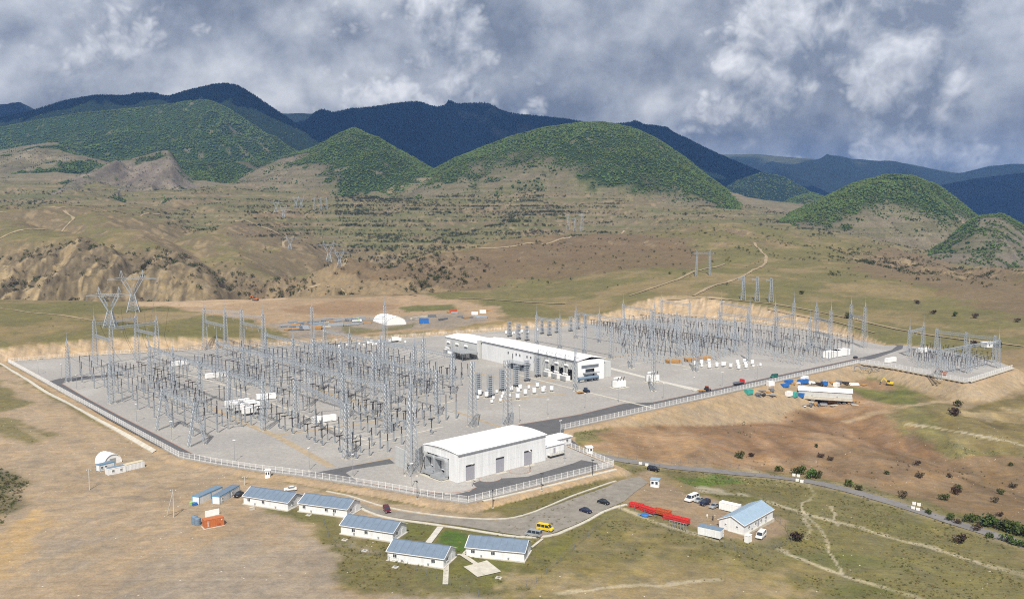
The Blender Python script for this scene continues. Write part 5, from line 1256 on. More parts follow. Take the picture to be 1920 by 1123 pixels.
# annex at the far end with a railed platform
ax = empty('annex', hall.matrix_world @ Vector((0, 0, 0))); bpy.data.objects.remove(ax)
wh, lh = frame(P0, 42.4)
A0_ = wh(HL + .3, 3.0); ann = empty('annex_building', A0_, R(42.4)); tag(ann, 'low white annex attached to the far end of the big hall', 'annex')
for args in ((0, 13, 0, .2), (0, 13, 10.8, 11), (12.8, 13, .21, 10.79)): b = MB(); b.box(*args, .05, 4.3); b.build('wall', 'white_wall', ann)
for k in range(4): b = MB(); b.box(-.2 + 13.5 * k / 4 + .01, -.2 + 13.5 * (k + 1) / 4 - .01, -.4, 11.4, 4.3, 4.55); b.build('roof_panel', 'roof_white', ann)
q = MB(); q.box(3.5, 11.5, -2.0, -.05, .9, 1.05); q.build('platform', 'concrete', ann); q = MB(); q.box(3.6, 11.4, -1.9, -.1, .02, .9); q.build('platform_base', 'dark', ann)
for x in [3.6 + .98 * i for i in range(9)]: q = MB(); q.bar((x, -1.95, 1.05), (x, -1.95, 2.1), .06); q.build('railing_post', 'silver', ann)
q = MB(); q.bar((3.6, -1.95, 2.1), (11.44, -1.95, 2.1), .07); q.bar((3.6, -1.95, 1.6), (11.44, -1.95, 1.6), .06); q.build('railing', 'silver', ann)
door(ann, 7.6, 0, 1.05, 1.1, 2.2)
gh = empty('gatehouse', tuple(GP(1043, 838)), R(42)); tag(gh, 'flat-roofed white gatehouse behind the annex near the gate', 'gatehouse')
b = MB(); b.box(0, 9, 0, 6.5, .05, 3.1); b.build('wall', 'white_wall', gh)
for k in range(3): b = MB(); b.box(-.4 + 9.8 * k / 3 + .01, -.4 + 9.8 * (k + 1) / 3 - .01, -.5, 7, 3.1, 3.4); b.build('roof_panel', 'roof_white', gh)
window(gh, 2.0, 0, 1.2, 1.2, 1.1); window(gh, 6.5, 0, 1.2, 1.2, 1.1); door(gh, 4.3, 0, .05, 1.0, 2.1)
# blast walls beside the hall and its mast
for (u0, v0), (u1, v1), h, lab in (((741,871), (761,881), 7.5, 'grey concrete blast wall left of the big lattice mast'), ((781,876), (793,868), 7.0, 'grey concrete blast wall between mast and open hall end')):
    a, b_ = GP(u0, v0), GP(u1, v1); L_, an = by_wall(a, b_); o = empty('blast_wall', tuple(a), an); tag(o, lab, 'wall')
    for k in range(3): q = MB(); q.box(0, L_, 0, .4, .02 + h * k / 3, h * (k + 1) / 3 - .03); q.build('wall_panel', 'grey_wall', o)
# gravel islands in front of the doors
for c in (12.2, 27.2):
    ce = wh(c, -5.2); pts = []
    for k in range(20):
        a = 2 * math.pi * k / 20; pts.append(wh(c + 4.6 * math.cos(a), -3.4 + 3.6 * math.sin(a)) if True else None)
    sheet('kerb', pts, .11, 'kerb', .1); sheet('gravel_island', [wh(c + 4.35 * math.cos(2 * math.pi * k / 20), -3.4 + 3.35 * math.sin(2 * math.pi * k / 20)) for k in range(20)], .115, 'gravel')
sheet('gravel_island', [wh(*q) for q in ((-.3, -.6), (2.6, -.6), (3.2, -2.5), (2.2, -6.5), (-2, -9), (-6, -9.5), (-12, -7), (-6, -2))], .03, 'gravel')

# ---------------------------------------------------------------- the long converter hall
zc = lambda x, y: (820 + x / 5.333, 590 + y / 5.333)
E1 = at_z(*zc(1395, 468), 12.0); ANG = R(124.5); WC, LC = frame(E1, 124.5)          # x away along the hall, y to the left of it
ch = empty('converter_hall', (E1[0], E1[1], 0), ANG); tag(ch, 'long white and grey converter hall in the middle of the station', 'hall')
CL, CW, CHH = 103.0, 21.0, 12.0
# local: x 0..CL going away, y -CW..0 (y=0 is the side facing left)
def cpan(name, m, x0, x1, y0, y1, z0, z1): b = MB(); b.box(x0, x1, y0, y1, z0, z1); return b.build(name, m, ch)
nb = 24
for k in range(nb):
    x0, x1 = CL * k / nb, CL * (k + 1) / nb; mm = 'grey_wall' if k < 10 else 'white_wall'
    if k < 7 and k % 2 == 1:
        cpan('wall_panel', mm, x0 + .01, x1 - .01, -.3, 0, 6.5, CHH - .02); cpan('bay_recess', 'dark', x0, x1, -1.6, -1.4, .05, 6.5)
    else: cpan('wall_panel', mm, x0 + .01, x1 - .01, -.3, 0, .05, CHH - .02)
cpan('back_wall', 'grey_wall', 0, CL, -CW, -CW + .3, .05, CHH); cpan('far_wall', 'grey_wall', CL - .3, CL, -CW + .31, -.31, .05, CHH)
cpan('gable_wall', 'white', 0, .3, -CW + .31, -.31, 6.9, CHH + .2); cpan('gable_wall', 'white', 0, .3, -CW + .31, -13.5, .05, 6.9); cpan('gable_wall', 'white', 0, .3, -6.5, -.31, .05, 6.9)
cpan('window_band', 'steel_dark', -.12, -.004, -16.5, -3.5, 7.4, 9.2); cpan('recess_back', 'steel_dark', 1.5, 1.7, -13.5, -6.5, .05, 6.9)
cpan('porch_roof', 'silver', -3.6, -.02, -14.5, -4.5, 4.6, 5.0); cpan('porch_door', 'white', -.5, .8, -11.5, -9.5, .05, 2.9)
q = MB(); q.bar((-3.2, 1.5, 2.3), (-3.2, -13.5, 2.3), 2.0, 10); q.build('cooling_duct', 'bluegrey', ch)
for y in (0.8, -4, -8.6, -12.9): q = MB(); q.cbox(-3.2, y, .02, 1.4, .6, 1.4); q.build('duct_saddle', 'steel_dark', ch)
for k in range(16):
    x0, x1 = -.6 + (CL + 1.2) * k / 16, -.6 + (CL + 1.2) * (k + 1) / 16
    for y0, y1, za, zb in ((.5, -CW / 2, CHH + .1, CHH + 1.9), (-CW - .5, -CW / 2, CHH + .1, CHH + 1.9)):
        b = MB(); b.prism([(y0, za), (y1, zb), (y1, zb + .18), (y0, za + .18)], x0 + .02, x1 - .02); b.build('roof_panel', 'roof_white', ch)
q = MB(); q.box(-.6, CL + .6, .52, .62, CHH - .1, CHH + .35); q.build('gutter', 'steel_dark', ch)
cpan('side_wing', 'grey_wall', 2, 12, -CW - 7, -CW - .02, .05, 9.5)
for x in (46, 50, 58, 62, 71): window(ch, x, 0.0, 7.5, 1.6, 1.5, 'y+')
window(ch, 66, 0, 5.0, 1.2, 3.5, 'y+')
for x in (8, 17.5, 27): q = MB(); q.bar((x, .2, 8.6), (x + 3.2, .2, 8.6), 1.2, 8); q.build('ventilation_pipe', 'white', ch)
for x in (1.5, 10.5, 19.5, 28.5, 37.5):
    q = MB(); q.bar((x, .4, 0), (x, .4, CHH + 2.8), .28); q.bar((x, .4, CHH + 2.6), (x, -4.5, CHH + .8), .22); q.bar((x, .4, CHH + 2.6), (x, 4.2, 6.5), .16); q.build('buttress_post', 'steel_dark', ch)
cpan('canopy', 'silver', 46, 66, .05, 7.5, 4.2, 4.5)
for x in (46.5, 53, 59, 65.5): q = MB(); q.bar((x, 7.2, 0), (x, 7.2, 4.2), .3); q.build('canopy_post', 'steel_dark', ch)
for k in range(5): q = MB(); q.cbox(48 + 4 * k, 3.6, .02, 2.6, 3.2, 2.2); q.build('cooler', 'steel_dark', ch)
# lower far wing of the hall
w2 = WC(CL + 1.5, 3.0); ch2 = empty('converter_wing', w2, ANG); tag(ch2, 'lower white-roofed wing at the far end of the long hall', 'hall')
for k in range(7):
    x0, x1 = 43 * k / 7, 43 * (k + 1) / 7
    b = MB(); b.box(x0 + .01, x1 - .01, -.3, 0, .05, 10.5); b.build('wall_panel', 'grey_wall', ch2)
    for y0, y1, za, zb in ((.5, -10.5, 10.6, 12.2), (-21.5, -10.5, 10.6, 12.2)):
        b = MB(); b.prism([(y0, za), (y1, zb), (y1, zb + .18), (y0, za + .18)], x0 + .02, x1 - .02); b.build('roof_panel', 'roof_white', ch2)
b = MB(); b.box(0, .3, -21, -.31, .05, 12.6); b.build('fire_wall', 'grey_wall', ch2); b = MB(); b.box(42.7, 43, -21, -.31, .05, 10.5); b.build('fire_wall', 'grey_wall', ch2)
for x in (12, 24, 36): q = MB(); q.bar((x, .3, 7.2), (x + 3.5, .3, 7.2), 1.3, 8); q.build('ventilation_pipe', 'white', ch2)
cpan2 = MB(); cpan2.box(-4, 18, 1.5, 14, 5.0, 5.4); cpan2.build('canopy', 'silver', ch2)
for x, y in ((-3.5, 13.5), (6, 13.5), (17.5, 13.5), (-3.5, 2), (17.5, 2)): q = MB(); q.bar((x, y, 0), (x, y, 5), .3); q.build('canopy_post', 'steel_dark', ch2)

# ---------------------------------------------------------------- power transformers, reactors, capacitor stacks
def transformer(loc, rz, label, s=1.0, grp='power transformers on the open gravel'):
    o = empty('power_transformer', loc, rz); o.scale = (s, s, s); tag(o, label, 'transformer', grp)
    b = MB(); b.box(-5, 5, -3.4, 3.4, .02, .35); b.build('plinth', 'conc_white', o); b = MB(); b.box(-3.6, 3.6, -1.7, 1.7, .6, 4.2); b.build('tank', 'white', o)
    b = MB(); b.box(-3.4, 3.4, -1.5, 1.5, .36, .6); b.build('skid', 'dark', o)
    for x in (-2.6, -1.3, 0, 1.3, 2.6):
        for y in (-1.95, 1.78): b = MB(); b.box(x - .12, x + .12, y, y + .17, .9, 3.9); b.build('stiffener', 'white', o)
    for k in range(3):
        for y in (2.9,): q = MB(); q.box(-3 + 2.1 * k, -1.4 + 2.1 * k, 2.05, 3.2, .9, 3.9); q.build('radiator', 'silver', o)
    q = MB(); q.bar((-3.2, .8, 5.6), (2.0, .8, 5.6), 1.1, 12); q.build('conservator', 'white', o)
    for x in (-2.6, 1.4): q = MB(); q.bar((x, .8, 4.2), (x, .8, 5.1), .25); q.build('conservator_leg', 'white', o)
    for k in range(3): p_ = inst('bushing', ins_mesh(2.4, .26, name='bushing'), o, (-2.2 + 2.2 * k, -1.0, 4.2)); p_.rotation_euler = (R(18), 0, 0)
for px, lab in (((1161,727), 'white power transformer on a plinth right of the long hall'), ((1224,716), 'white power transformer at the foot of a lattice mast')):
    transformer(tuple(GP(*px)), R(36), lab)
for k in range(3):
    for w_, hall_, lab in ((WC(6.3 + 8.6 * k, 3.4), 'a', 'long'), (WC(112 + 12 * k, 7.5), 'b', 'far')):
        transformer(w_, ANG, ('white converter transformer in the %s bay of the long hall' if lab == 'long' else 'white converter transformer in the %s bay of the lower wing') % ORD[k], .78, 'converter transformers along the hall')
def reactor_mesh():
    m = MB(); m.lathe([(1.25, 1.6), (1.3, 1.7), (1.3, 4.2), (1.2, 4.35)], n=16); return m.mesh('coil', 'white')
RCOIL = reactor_mesh(); rl = MB()
for a in range(4): t = R(45 + 90 * a); rl.bar((.9 * math.cos(t), .9 * math.sin(t), .25), (.8 * math.cos(t), .8 * math.sin(t), 1.6), .2)
RLEG = rl.mesh('stand', 'silver'); rt = MB(); rt.lathe([(1.0, 0), (1.05, .12), (.3, .3)], n=12); RTOP = rt.mesh('cap', 'bluegrey'); rb = MB(); rb.cbox(0, 0, 0, 3.4, 3.4, .26); RBASE = rb.mesh('slab', 'conc_white')
def reactor(loc, label, grp, s=1.0):
    o = inst('air_core_reactor', RCOIL, None, (loc[0], loc[1], 0), AR, s); tag(o, label, 'reactor', grp)
    inst('stand', RLEG, o); inst('slab', RBASE, o)
    if random.random() < .6: inst('cap', RTOP, o, (0, 0, 4.35))
def reactor_block(px0, W, nx, ny, dx, dy, lab, grp, s=1.0):
    c = GP(*px0); W_, _ = frame(c, math.degrees(AR))
    for i in range(nx):
        for j in range(ny):
            if random.random() < .1: continue
            p_ = W_(i * dx, j * dy); reactor(p_, lab, grp, s * random.choice((.55, .8, .85)))
reactor_block((922,757), WR, 4, 4, 5.5, 6.5, 'white reactor drum on the slab nearest the near capacitor stacks', 'white reactors by the near capacitor stacks')
reactor_block((985,742), WR, 4, 3, 6, 6.5, 'white reactor drum on the slab towards the blue tractor', 'white reactors beside the tractor')
reactor_block((1330,692), WR, 3, 3, 7, 6.5, 'white reactor drum beside the orange timber stacks', 'white reactors by the timber stacks')
reactor_block((1385,694), WR, 4, 3, 7, 6.5, 'white reactor drum near the red truck', 'white reactors above the red truck')
reactor_block((612,657), WR, 5, 2, 10, 8, 'white reactor drum at the back road behind the near yard', 'white reactors at the back road')
reactor_block((700,650), WR, 4, 2, 9, 8, 'white reactor drum before the white arched tent', 'white reactors before the tent')
reactor_block((960,630), WR, 5, 2, 8, 8, 'white reactor drum behind the long hall', 'white reactors behind the long hall')
def stack_mesh():
    fr, cp = MB(), MB(); n = 10
    for x in (-1.4, 1.4):
        for y in (-.9, .9): fr.bar((x, y, 1.6), (x, y, 13.2), .16)
    for k in range(n):
        z = 2.0 + 1.12 * k
        fr.box(-1.6, 1.6, -1.1, 1.1, z, z + .1)
        for i in range(4): cp.box(-1.30 + .7 * i, -.95 + .7 * i, -.6, .6, z + .1, z + .55)
    return fr.mesh('rack', 'steel'), cp.mesh('capacitors', 'steel')
SFR, SCP = stack_mesh(); sl_ = MB()
for x in (-1.4, 1.4):
    for y in (-.9, .9): sl_.lathe([(.16, .25), (.22, .6), (.16, 1.0), (.22, 1.3), (.14, 1.6)], x, y, 6)
SLEG = sl_.mesh('post_feet', 'insul')
def cap_stack(px, label, grp):
    p_ = GP(*px); o = inst('capacitor_stack', SFR, None, (p_[0], p_[1], 0), AR); tag(o, label, 'capacitor stack', grp)
    c = inst('capacitors', SCP, o); tag(c, kind='stuff'); inst('post_feet', SLEG, o); inst('slab', RBASE, o)
for k, px in enumerate([(897,742),(919,746),(942,734),(968,726),(988,716),(1008,708)]): cap_stack(px, 'tall capacitor stack, %s from the left in the row before the long hall' % ORD[k], 'capacitor stacks before the long hall')
for k, px in enumerate([(955,632),(972,637),(988,640),(1016,627),(1030,630),(1044,625),(1070,622),(1084,618),(1097,616)]): cap_stack(px, 'tall capacitor stack, %s from the left in the row behind the long hall' % ORD[k], 'capacitor stacks behind the long hall')
# white trailers and containers standing among the gear
def trailer(px, px2, h, label, wheels=True, w=2.5):
    a, b_ = GP(*px), GP(*px2); L_, an = by_wall(a, b_); o = empty('white_trailer', tuple(a), an); tag(o, label, 'trailer', 'white trailers parked in the near yard')
    z0 = 1.15 if wheels else .3
    b = MB(); b.box(0, L_, 0, w, z0, z0 + h); b.build('body', 'white', o); b = MB(); b.box(-.05, L_ + .05, -.05, w + .05, z0 + h, z0 + h + .1); b.build('roof', 'roof_white', o); b = MB(); b.box(.3, L_ - .3, .4, w - .4, z0 - .3, z0 - .01); b.build('chassis', 'dark', o)
    if wheels:
        for x in (L_ * .72, L_ * .84):
            for y in (.25, w - .25): q = MB(); q.bar((x, y - .2, .5), (x, y + .2, .5), 1.0, 12); q.build('wheel', 'tyre', o)
    for x in (L_ * .15, L_ * .9): q = MB(); q.box(x - .1, x + .1, w / 2 - .5, w / 2 + .5, .02, z0 - .3); q.build('landing_leg', 'steel_dark', o)
zt4 = lambda x, y: (220 + x / 6, 690 + y / 6)
trailer(zt4(1230,470), zt4(1490,432), 2.9, 'rearmost of the three parallel white trailers'); trailer(zt4(1275,485), zt4(1555,452), 2.9, 'middle one of the three parallel white trailers'); trailer(zt4(1325,508), zt4(1608,472), 2.9, 'front one of the three parallel white trailers')
trailer(zt4(1425,545), zt4(1572,518), 2.7, 'short white trailer in front of the three parallel ones'); trailer(zt4(1570,365), zt4(1785,345), 2.6, 'white container right behind the three parallel trailers', False); trailer((588,795), (631,789), 2.6, 'white container at the front middle of the equipment', False)
trailer((323,688), (354,684), 2.8, 'white container by the left gantry before the back fence', False); trailer((388,711), (424,706), 2.7, 'white container in the left middle of the yard', False)
for px, px2, lab in (((1555,673),(1578,668),'white container by the far road'), ((1568,670),(1594,666),'white container touching its neighbour by the far road')):
    trailer(px, px2, 4.2, lab, False, 5)
trailer((1665,681), (1681,678), 2.6, 'small white container between the two far yards', False); trailer((1724,662), (1742,660), 2.8, 'white container at the back of the small yard', False)
for px, px2, lab in (((735,642), (748,641), 'white truck body on the road behind the near yard'),): trailer(px, px2, 2.8, lab)

# ================================================================== VEHICLES AND SMALL THINGS
def wheels(root, ys, w, r=.32, m='tyre'):
    for y in ys:
        for s in (-1, 1):
            x = s * (w / 2 - .1); b = MB(); b.bar((x - .1, y, r), (x + .1, y, r), 2 * r, 14); o = b.build('wheel', m, root)
            b = MB(); b.bar((x + s * .101, y, r), (x + s * .12, y, r), r * 1.15, 10); b.build('rim', 'silver', o)
def vehicle(px, px2, kind, m, label, plat=False, group=None):
    """px rear, px2 front on the ground"""
    f = GP if plat else G; a, b_ = f(*px), f(*px2); c = (a + b_) / 2; d = b_ - a; an = math.atan2(d[1], d[0]) - math.pi / 2
    name, cat = {'car': ('car', 'car'), 'suv': ('suv', 'car'), 'van': ('van', 'van'), 'bus': ('minibus', 'minibus')}[kind]
    root = empty(name, (c[0], c[1], c[2] + (.13 if not plat else .02)), an); tag(root, label, cat, group)
    if kind == 'car': L_, w, h = 4.4, 1.75, 1.45; low = [(-2.2,.28),(2.15,.28),(2.2,.55),(2.1,.74),(1.0,.92),(-1.5,.95),(-2.15,.9),(-2.2,.6)]; cab = [(-1.75,.93),(1.0,.91),(.25,1.40),(-1.15,1.42)]; rf = (-1.15,.25,1.40)
    elif kind == 'suv': L_, w, h = 4.8, 1.9, 1.85; low = [(-2.4,.4),(2.35,.4),(2.4,.7),(2.3,1.0),(1.2,1.12),(-2.35,1.12),(-2.4,.7)]; cab = [(-2.3,1.1),(1.15,1.1),(.5,1.72),(-2.1,1.75)]; rf = (-2.1,.5,1.72)
    else: L_, w, h = 5.3, 1.98, 2.2; low = [(-2.6,.35),(2.55,.35),(2.65,.6),(2.6,.95),(1.9,1.15),(-2.6,1.15)]; cab = [(-2.6,1.13),(1.95,1.13),(1.25,2.02),(-2.5,2.08)]; rf = (-2.5,1.25,2.02)
    if kind == 'bus': L_, w = 6.6, 2.2; low = [(y * 1.2, z * 1.12) for y, z in low]; cab = [(y * 1.2, z * 1.12) for y, z in cab]; rf = (rf[0] * 1.2, rf[1] * 1.2, rf[2] * 1.12)
    b = MB(); b.prism(low, -w / 2, w / 2); o = b.build('body', m, root)
    bv = o.modifiers.new('bevel', 'BEVEL'); bv.width = .06; bv.segments = 2
    b = MB(); n = len(cab); b.prism(cab, -w / 2 + .04, w / 2 - .04); k = len(b.v)
    zt_ = max(z for _, z in cab)
    b.v = [(x * (1 - .16 * (z - .9) / (zt_ - .9 + 1e-6)) if z > 1.2 else x, y, z) for x, y, z in b.v]; b.build('glasshouse', 'glass', root)
    ww = w * .84 / 2 + .02; b = MB(); b.box(-ww, ww, rf[0], rf[1], rf[2] - .02, rf[2] + .07); r_ = b.build('roof', m, root); bv = r_.modifiers.new('bevel', 'BEVEL'); bv.width = .05; bv.segments = 2
    base = cab[0][1]
    for y0, y1 in ((cab[0][0], rf[0]), (cab[1][0], rf[1])):
        for s in (-1, 1): q = MB(); q.bar((s * (w / 2 - .05), y0, base), (s * ww * .98, y1, rf[2]), .09); q.build('pillar', m, root)
    if kind in ('van', 'bus', 'suv'):
        for s in (-1, 1):
            q = MB(); ym = (cab[0][0] + cab[1][0]) / 2
            for y in (ym - .75, ym + .55): q.bar((s * (w / 2 - .03), y, base), (s * ww, y, rf[2]), .12)
            q.build('door_post', m, root)
        q = MB()
    for s in (-1, 1):
        q = MB(); q.box(s * w * .36 - .14, s * w * .36 + .14, low[2][0] - .02, low[2][0] + .03, .58, .72); q.build('headlight', 'white', root)
        q = MB(); q.box(s * w * .4 - .1, s * w * .4 + .1, low[-1][0] - .03, low[-1][0] + .02, .62, .8); q.build('tail_light', 'red', root)
    wheels(root, (L_ * .31, -L_ * .30), w, .34 if kind != 'car' else .31); return root
vehicle(z5(1500,664), z5(1440,700), 'car', 'black_paint', 'black car parked beside the second office container'); vehicle(z5(1900,636), z5(1815,640), 'car', 'white', 'white car half hidden behind the leftmost barrack')
vehicle(z6(592,560), z6(622,612), 'suv', 'maroon', 'dark red car standing on the empty car park'); vehicle(z7(500,612), z7(470,655), 'car', 'black_paint', 'x') if False else None
vehicle(z7(450,622), z7(522,644), 'car', 'green_paint' if False else 'navy', 'dark blue car lower on the car park, nearer the yellow van'); vehicle(z7(568,566), z7(638,587), 'car', 'black_paint', 'black car on the car park close to its dry-grass corner')
vehicle(z7(190,800), z7(92,780), 'van', 'silver', 'silver van parked next to the yellow van'); vehicle(z7(168,742), z7(270,763), 'van', 'yellow', 'bright yellow van parked on the car park'); vehicle(z7(898,352), z7(964,368), 'suv', 'black_paint', 'black car parked beside the access road')
vehicle(z7(1212,548), z7(1155,566), 'bus', 'white', 'white minibus parked in the side yard'); vehicle(z7(1252,555), z7(1208,572), 'car', 'silver', 'silver car squeezed between minibus and dark car'); vehicle(z7(1302,572), z7(1236,594), 'suv', 'navy', 'dark blue off-road car parked in the side yard'); vehicle(z7(1355,594), z7(1304,612), 'car', 'silver', 'grey car beside the white box container')
vehicle(z7(1658,780), z7(1618,818), 'van', 'white', 'white van parked beside the pale blue roofed house')
a, an, d = place(z7(1362,612), z7(1455,640)); container(a, an, 7.0, 'white ribbed container behind the parked cars', 'white'); a, an, d = place(z7(1222,778), z7(1325,808)); container(a, an, 7.4, 'white shed container with grey roof before the lone house', 'white_wall', roof='bluegrey', W_=3.0, h=2.7)
p = G(*z7(1553,826)); o = empty('utility_cabinet', tuple(p), R(45)); tag(o, 'white upright cabinet by the lone house', 'cabinet'); b = MB(); b.cbox(0, 0, 0, 2.2, 1.4, 2.2); b.build('body', 'white', o); b = MB(); b.cbox(0, 0, 2.2, 2.4, 1.6, .12); b.build('roof', 'white', o)
# red crane boom sections
def boom(px, px2, m, label, h=1.25, w=1.8, lift=0.0):
    a, b_ = G(*px), G(*px2); L_, an = by_wall(a, b_); o = empty('boom_section', (a[0], a[1], a[2] + .1 + lift), an); tag(o, label, 'boom section', 'red crane boom sections on the ground')
    ch_ = MB()
    for y in (-w / 2, w / 2):
        for z in (.1, h): ch_.bar((0, y, z), (L_, y, z), .24)
    ch_.build('chords', m, o); br = MB(); n = max(3, int(L_ / 1.5))
    for k in range(n):
        x0, x1 = L_ * k / n, L_ * (k + 1) / n; s = 1 if k % 2 else -1
        for y in (-w / 2, w / 2): br.bar((x0, y, .1 if s > 0 else h), (x1, y, h if s > 0 else .1), .16)
        for z in (.1, h): br.bar((x0, -s * w / 2, z), (x1, s * w / 2, z), .16); br.bar((x0, -w / 2, z), (x0, w / 2, z), .16)
    br.build('lacing', m, o)
    for x in (.15, L_ - .15): e = MB(); e.box(x - .1, x + .1, -w / 2, w / 2, .05, h + .05); e.build('end_frame', m, o)
    dk = MB(); dk.box(.3, L_ - .3, -w / 2 + .14, w / 2 - .14, h - .28, h - .1); dk.build('walkway', m, o)
    for y in (-w / 2 - .05, w / 2 + .01): sp_ = MB(); sp_.box(.2, L_ - .2, y, y + .04, h * .35, h * .95); sp_.build('side_plate', m, o)
boom(z7(775,592), z7(862,612), 'red', 'red boom section at the car park end of the row'); boom(z7(845,610), z7(945,650), 'red', 'second red boom section from the car park'); boom(z7(938,640), z7(1040,672), 'redor', 'orange-red boom section stacked in the middle of the row', 1.2, 2.2, .5); boom(z7(1000,668), z7(1165,722), 'red', 'long red boom section ending near the pale frames')
def rack(px, px2, label):
    a, b_ = G(*px), G(*px2); L_, an = by_wall(a, b_); o = empty('pipe_frame', tuple(a), an); tag(o, label, 'frame')
    for k in range(7): q = MB(); x = L_ * k / 6; q.bar((x, 0, 0), (x, 0, 2.2), .14); q.build('upright', 'silver', o)
    q = MB(); q.bar((0, 0, 2.2), (L_, 0, 2.2), .14); q.bar((0, 0, 1.2), (L_, 0, 1.2), .1); q.build('rail', 'silver', o)
rack(z7(1035,726), z7(1145,762), 'pale pipe frame at the end of the red booms')
p = G(*z7(875,655)); o = empty('tarpaulin_bundle', tuple(p), R(-20)); tag(o, 'blue tarpaulin bundle beside the red booms', 'tarpaulin'); b = MB(); b.lathe([(1.3, 0), (1.5, .3), (1.1, .7), (.2, .8)], n=9); b.build('cover', 'blue', o); b = MB(); b.bar((-2.4, 0, .3), (2.4, .3, .3), .5, 6); b.build('roll', 'bluegrey', o)
# people
def person(px, label, shirt, trousers, facing):
    p = G(*px); me = bpy.data.meshes.new('person'); V = [(0,0,.95),(0,0,1.25),(0,0,1.45),(0,.01,1.56),(0,.02,1.72),(-.19,0,1.42),(-.26,.02,1.16),(-.25,.1,.92),(.19,0,1.42),(.27,.02,1.16),(.26,.1,.92),(-.1,0,.88),(-.11,.02,.48),(-.12,0,.06),(-.12,.14,.03),(.1,0,.88),(.12,.02,.48),(.14,0,.06),(.14,.14,.03)]
    E = [(0,1),(1,2),(2,3),(3,4),(2,5),(5,6),(6,7),(2,8),(8,9),(9,10),(0,11),(11,12),(12,13),(13,14),(0,15),(15,16),(16,17),(17,18)]; rad = [.15,.15,.16,.06,.1,.08,.055,.045,.08,.055,.045,.1,.07,.05,.045,.1,.07,.05,.045]
    me.from_pydata(V, E, []); o = bpy.data.objects.new('person', me); o.location = tuple(p); o.rotation_euler = (0, 0, facing); C.objects.link(o); tag(o, label, 'person')
    o.modifiers.new('skin', 'SKIN'); sk = me.skin_vertices[0].data
    for i, r_ in enumerate(rad): sk[i].radius = (r_, r_ * .8)
    sk[0].use_root = True; s = o.modifiers.new('sub', 'SUBSURF'); s.levels = 1; s.render_levels = 1; me.materials.append(MATS[shirt])
    t = MB()
    for x in (-.11, .11): t.bar((x * .9, 0, .92), (x, .02, .48), .24, 8, .18); t.bar((x, .02, .48), (x * 1.15, 0, .1), .18, 8, .14)
    t.build('trousers', trousers, o); h = MB(); h.lathe([(.02, 1.6), (.09, 1.62), (.105, 1.72), (.09, 1.8), (.03, 1.84)], 0, .01, 10); h.build('head', 'skin', o); h = MB(); h.lathe([(.108, 1.73), (.112, 1.78), (.07, 1.86), (.01, 1.875)], 0, -.01, 10); h.build('hair', 'dark', o)
person(z7(1284,674), 'person in white top standing in the side yard', 'white', 'beige', R(200)); person(z7(1322,686), 'person in dark clothes standing beside the one in white', 'dark', 'dark', R(150))
M('conc_light', (.68,.67,.64), .9, 0, .15, 2)
# concrete road blocks
def block(px, label, L_=1.25, rz=R(-25)):
    p = G(*px); o = empty('concrete_block', tuple(p), rz); tag(o, label, 'block', 'white concrete blocks narrowing the road'); b = MB(); b.prism([(-.5, 0), (.5, 0), (.42, .95), (-.42, .95)], -L_ / 2, L_ / 2); b.build('block', 'conc_light', o)
    b = MB(); b.bar((-.25, 0, .95), (.25, 0, .95), .1); b.build('lifting_eye', 'steel_dark', o)
for (u, v), lab in (((1488.6,892),'white road block, first of the upper pair by the bushes'),((1497,893.5),'white road block, second of the upper pair by the bushes'),((1495,902),'white road block, first of the lower pair where the footpath starts'),((1503.5,904),'white road block, second of the lower pair where the footpath starts'),
                    ((1714,945.5),'white road block, first across the road farther down'),((1723,947.6),'white road block, second across the road farther down'),((1712,954),'white road block, first on the near verge farther down'),((1721,956.7),'white road block, second on the near verge farther down'),
                    ((1213,873),'white road block beside the black car at the gate road'),((1201,870.5),'white road block nearest the station gate')): block((u, v), lab)
# poles
def light_pole(p, h, label, m='silver', grp='lamp posts'):
    o = empty('lamp_post', tuple(p), random.uniform(0, 6)); tag(o, label, 'lamp post', grp)
    b = MB(); b.bar((0, 0, 0), (0, 0, h), .26, 6, .14); b.build('pole', m, o); b = MB(); b.cbox(.0, 0, h, 1.3, .5, .18); b.build('lamp_head', 'white' if m == 'silver' else m, o); b = MB(); b.cbox(0, 0, 0, .8, .8, .2); b.build('footing', 'conc_white', o)
for px in ((256,791),(322,826),(440,865),(72,702),(116,709),(144,731)): light_pole(GP(*px), 8.5, 'grey lamp post on the gravel along the left fence road', grp='lamp posts on the left side')
for px in ((580,881),(662,894),(772,913),(885,913),(993,887),(1059,868),(1051,825)): light_pole(GP(*px), 8.5, 'grey lamp post around the big white hall', grp='lamp posts around the near hall')
for px in ((974,794),(1027,782),(1097,769),(1160,755),(1244,749),(1301,736),(1354,726),(1420,712),(1500,694)): light_pole(GP(*px), 8.5, 'grey lamp post along the asphalt road inside the right fence', grp='lamp posts along the right road')
for px in ((782,935),(924,952),(1016,919),(1111,892)): light_pole(G(*px), 6.0, 'dark lamp post just outside the front fence', 'dark', 'dark lamp posts outside the fence')
def upole(px, h, label, brace=None):
    p = G(*px); o = empty('utility_pole', tuple(p)); tag(o, label, 'utility pole')
    b = MB(); b.bar((0, 0, -.2), (0, 0, h), .34, 8, .22); b.build('shaft', 'concrete', o); b = MB(); b.bar((-.9, 0, h - .5), (.9, 0, h - .5), .14); b.build('crossarm', 'steel_dark', o)
    for x in (-.8, .8, 0): q = MB(); q.lathe([(.07, h - .45), (.1, h - .3), (.06, h - .15)], x, 0, 8); q.build('insulator', 'white', o)
    if brace is not None: q_ = G(*brace) - p; b = MB(); b.bar((q_[0], q_[1], q_[2] - .2), (0, 0, h - .8), .3, 8); b.build('brace', 'concrete', o)
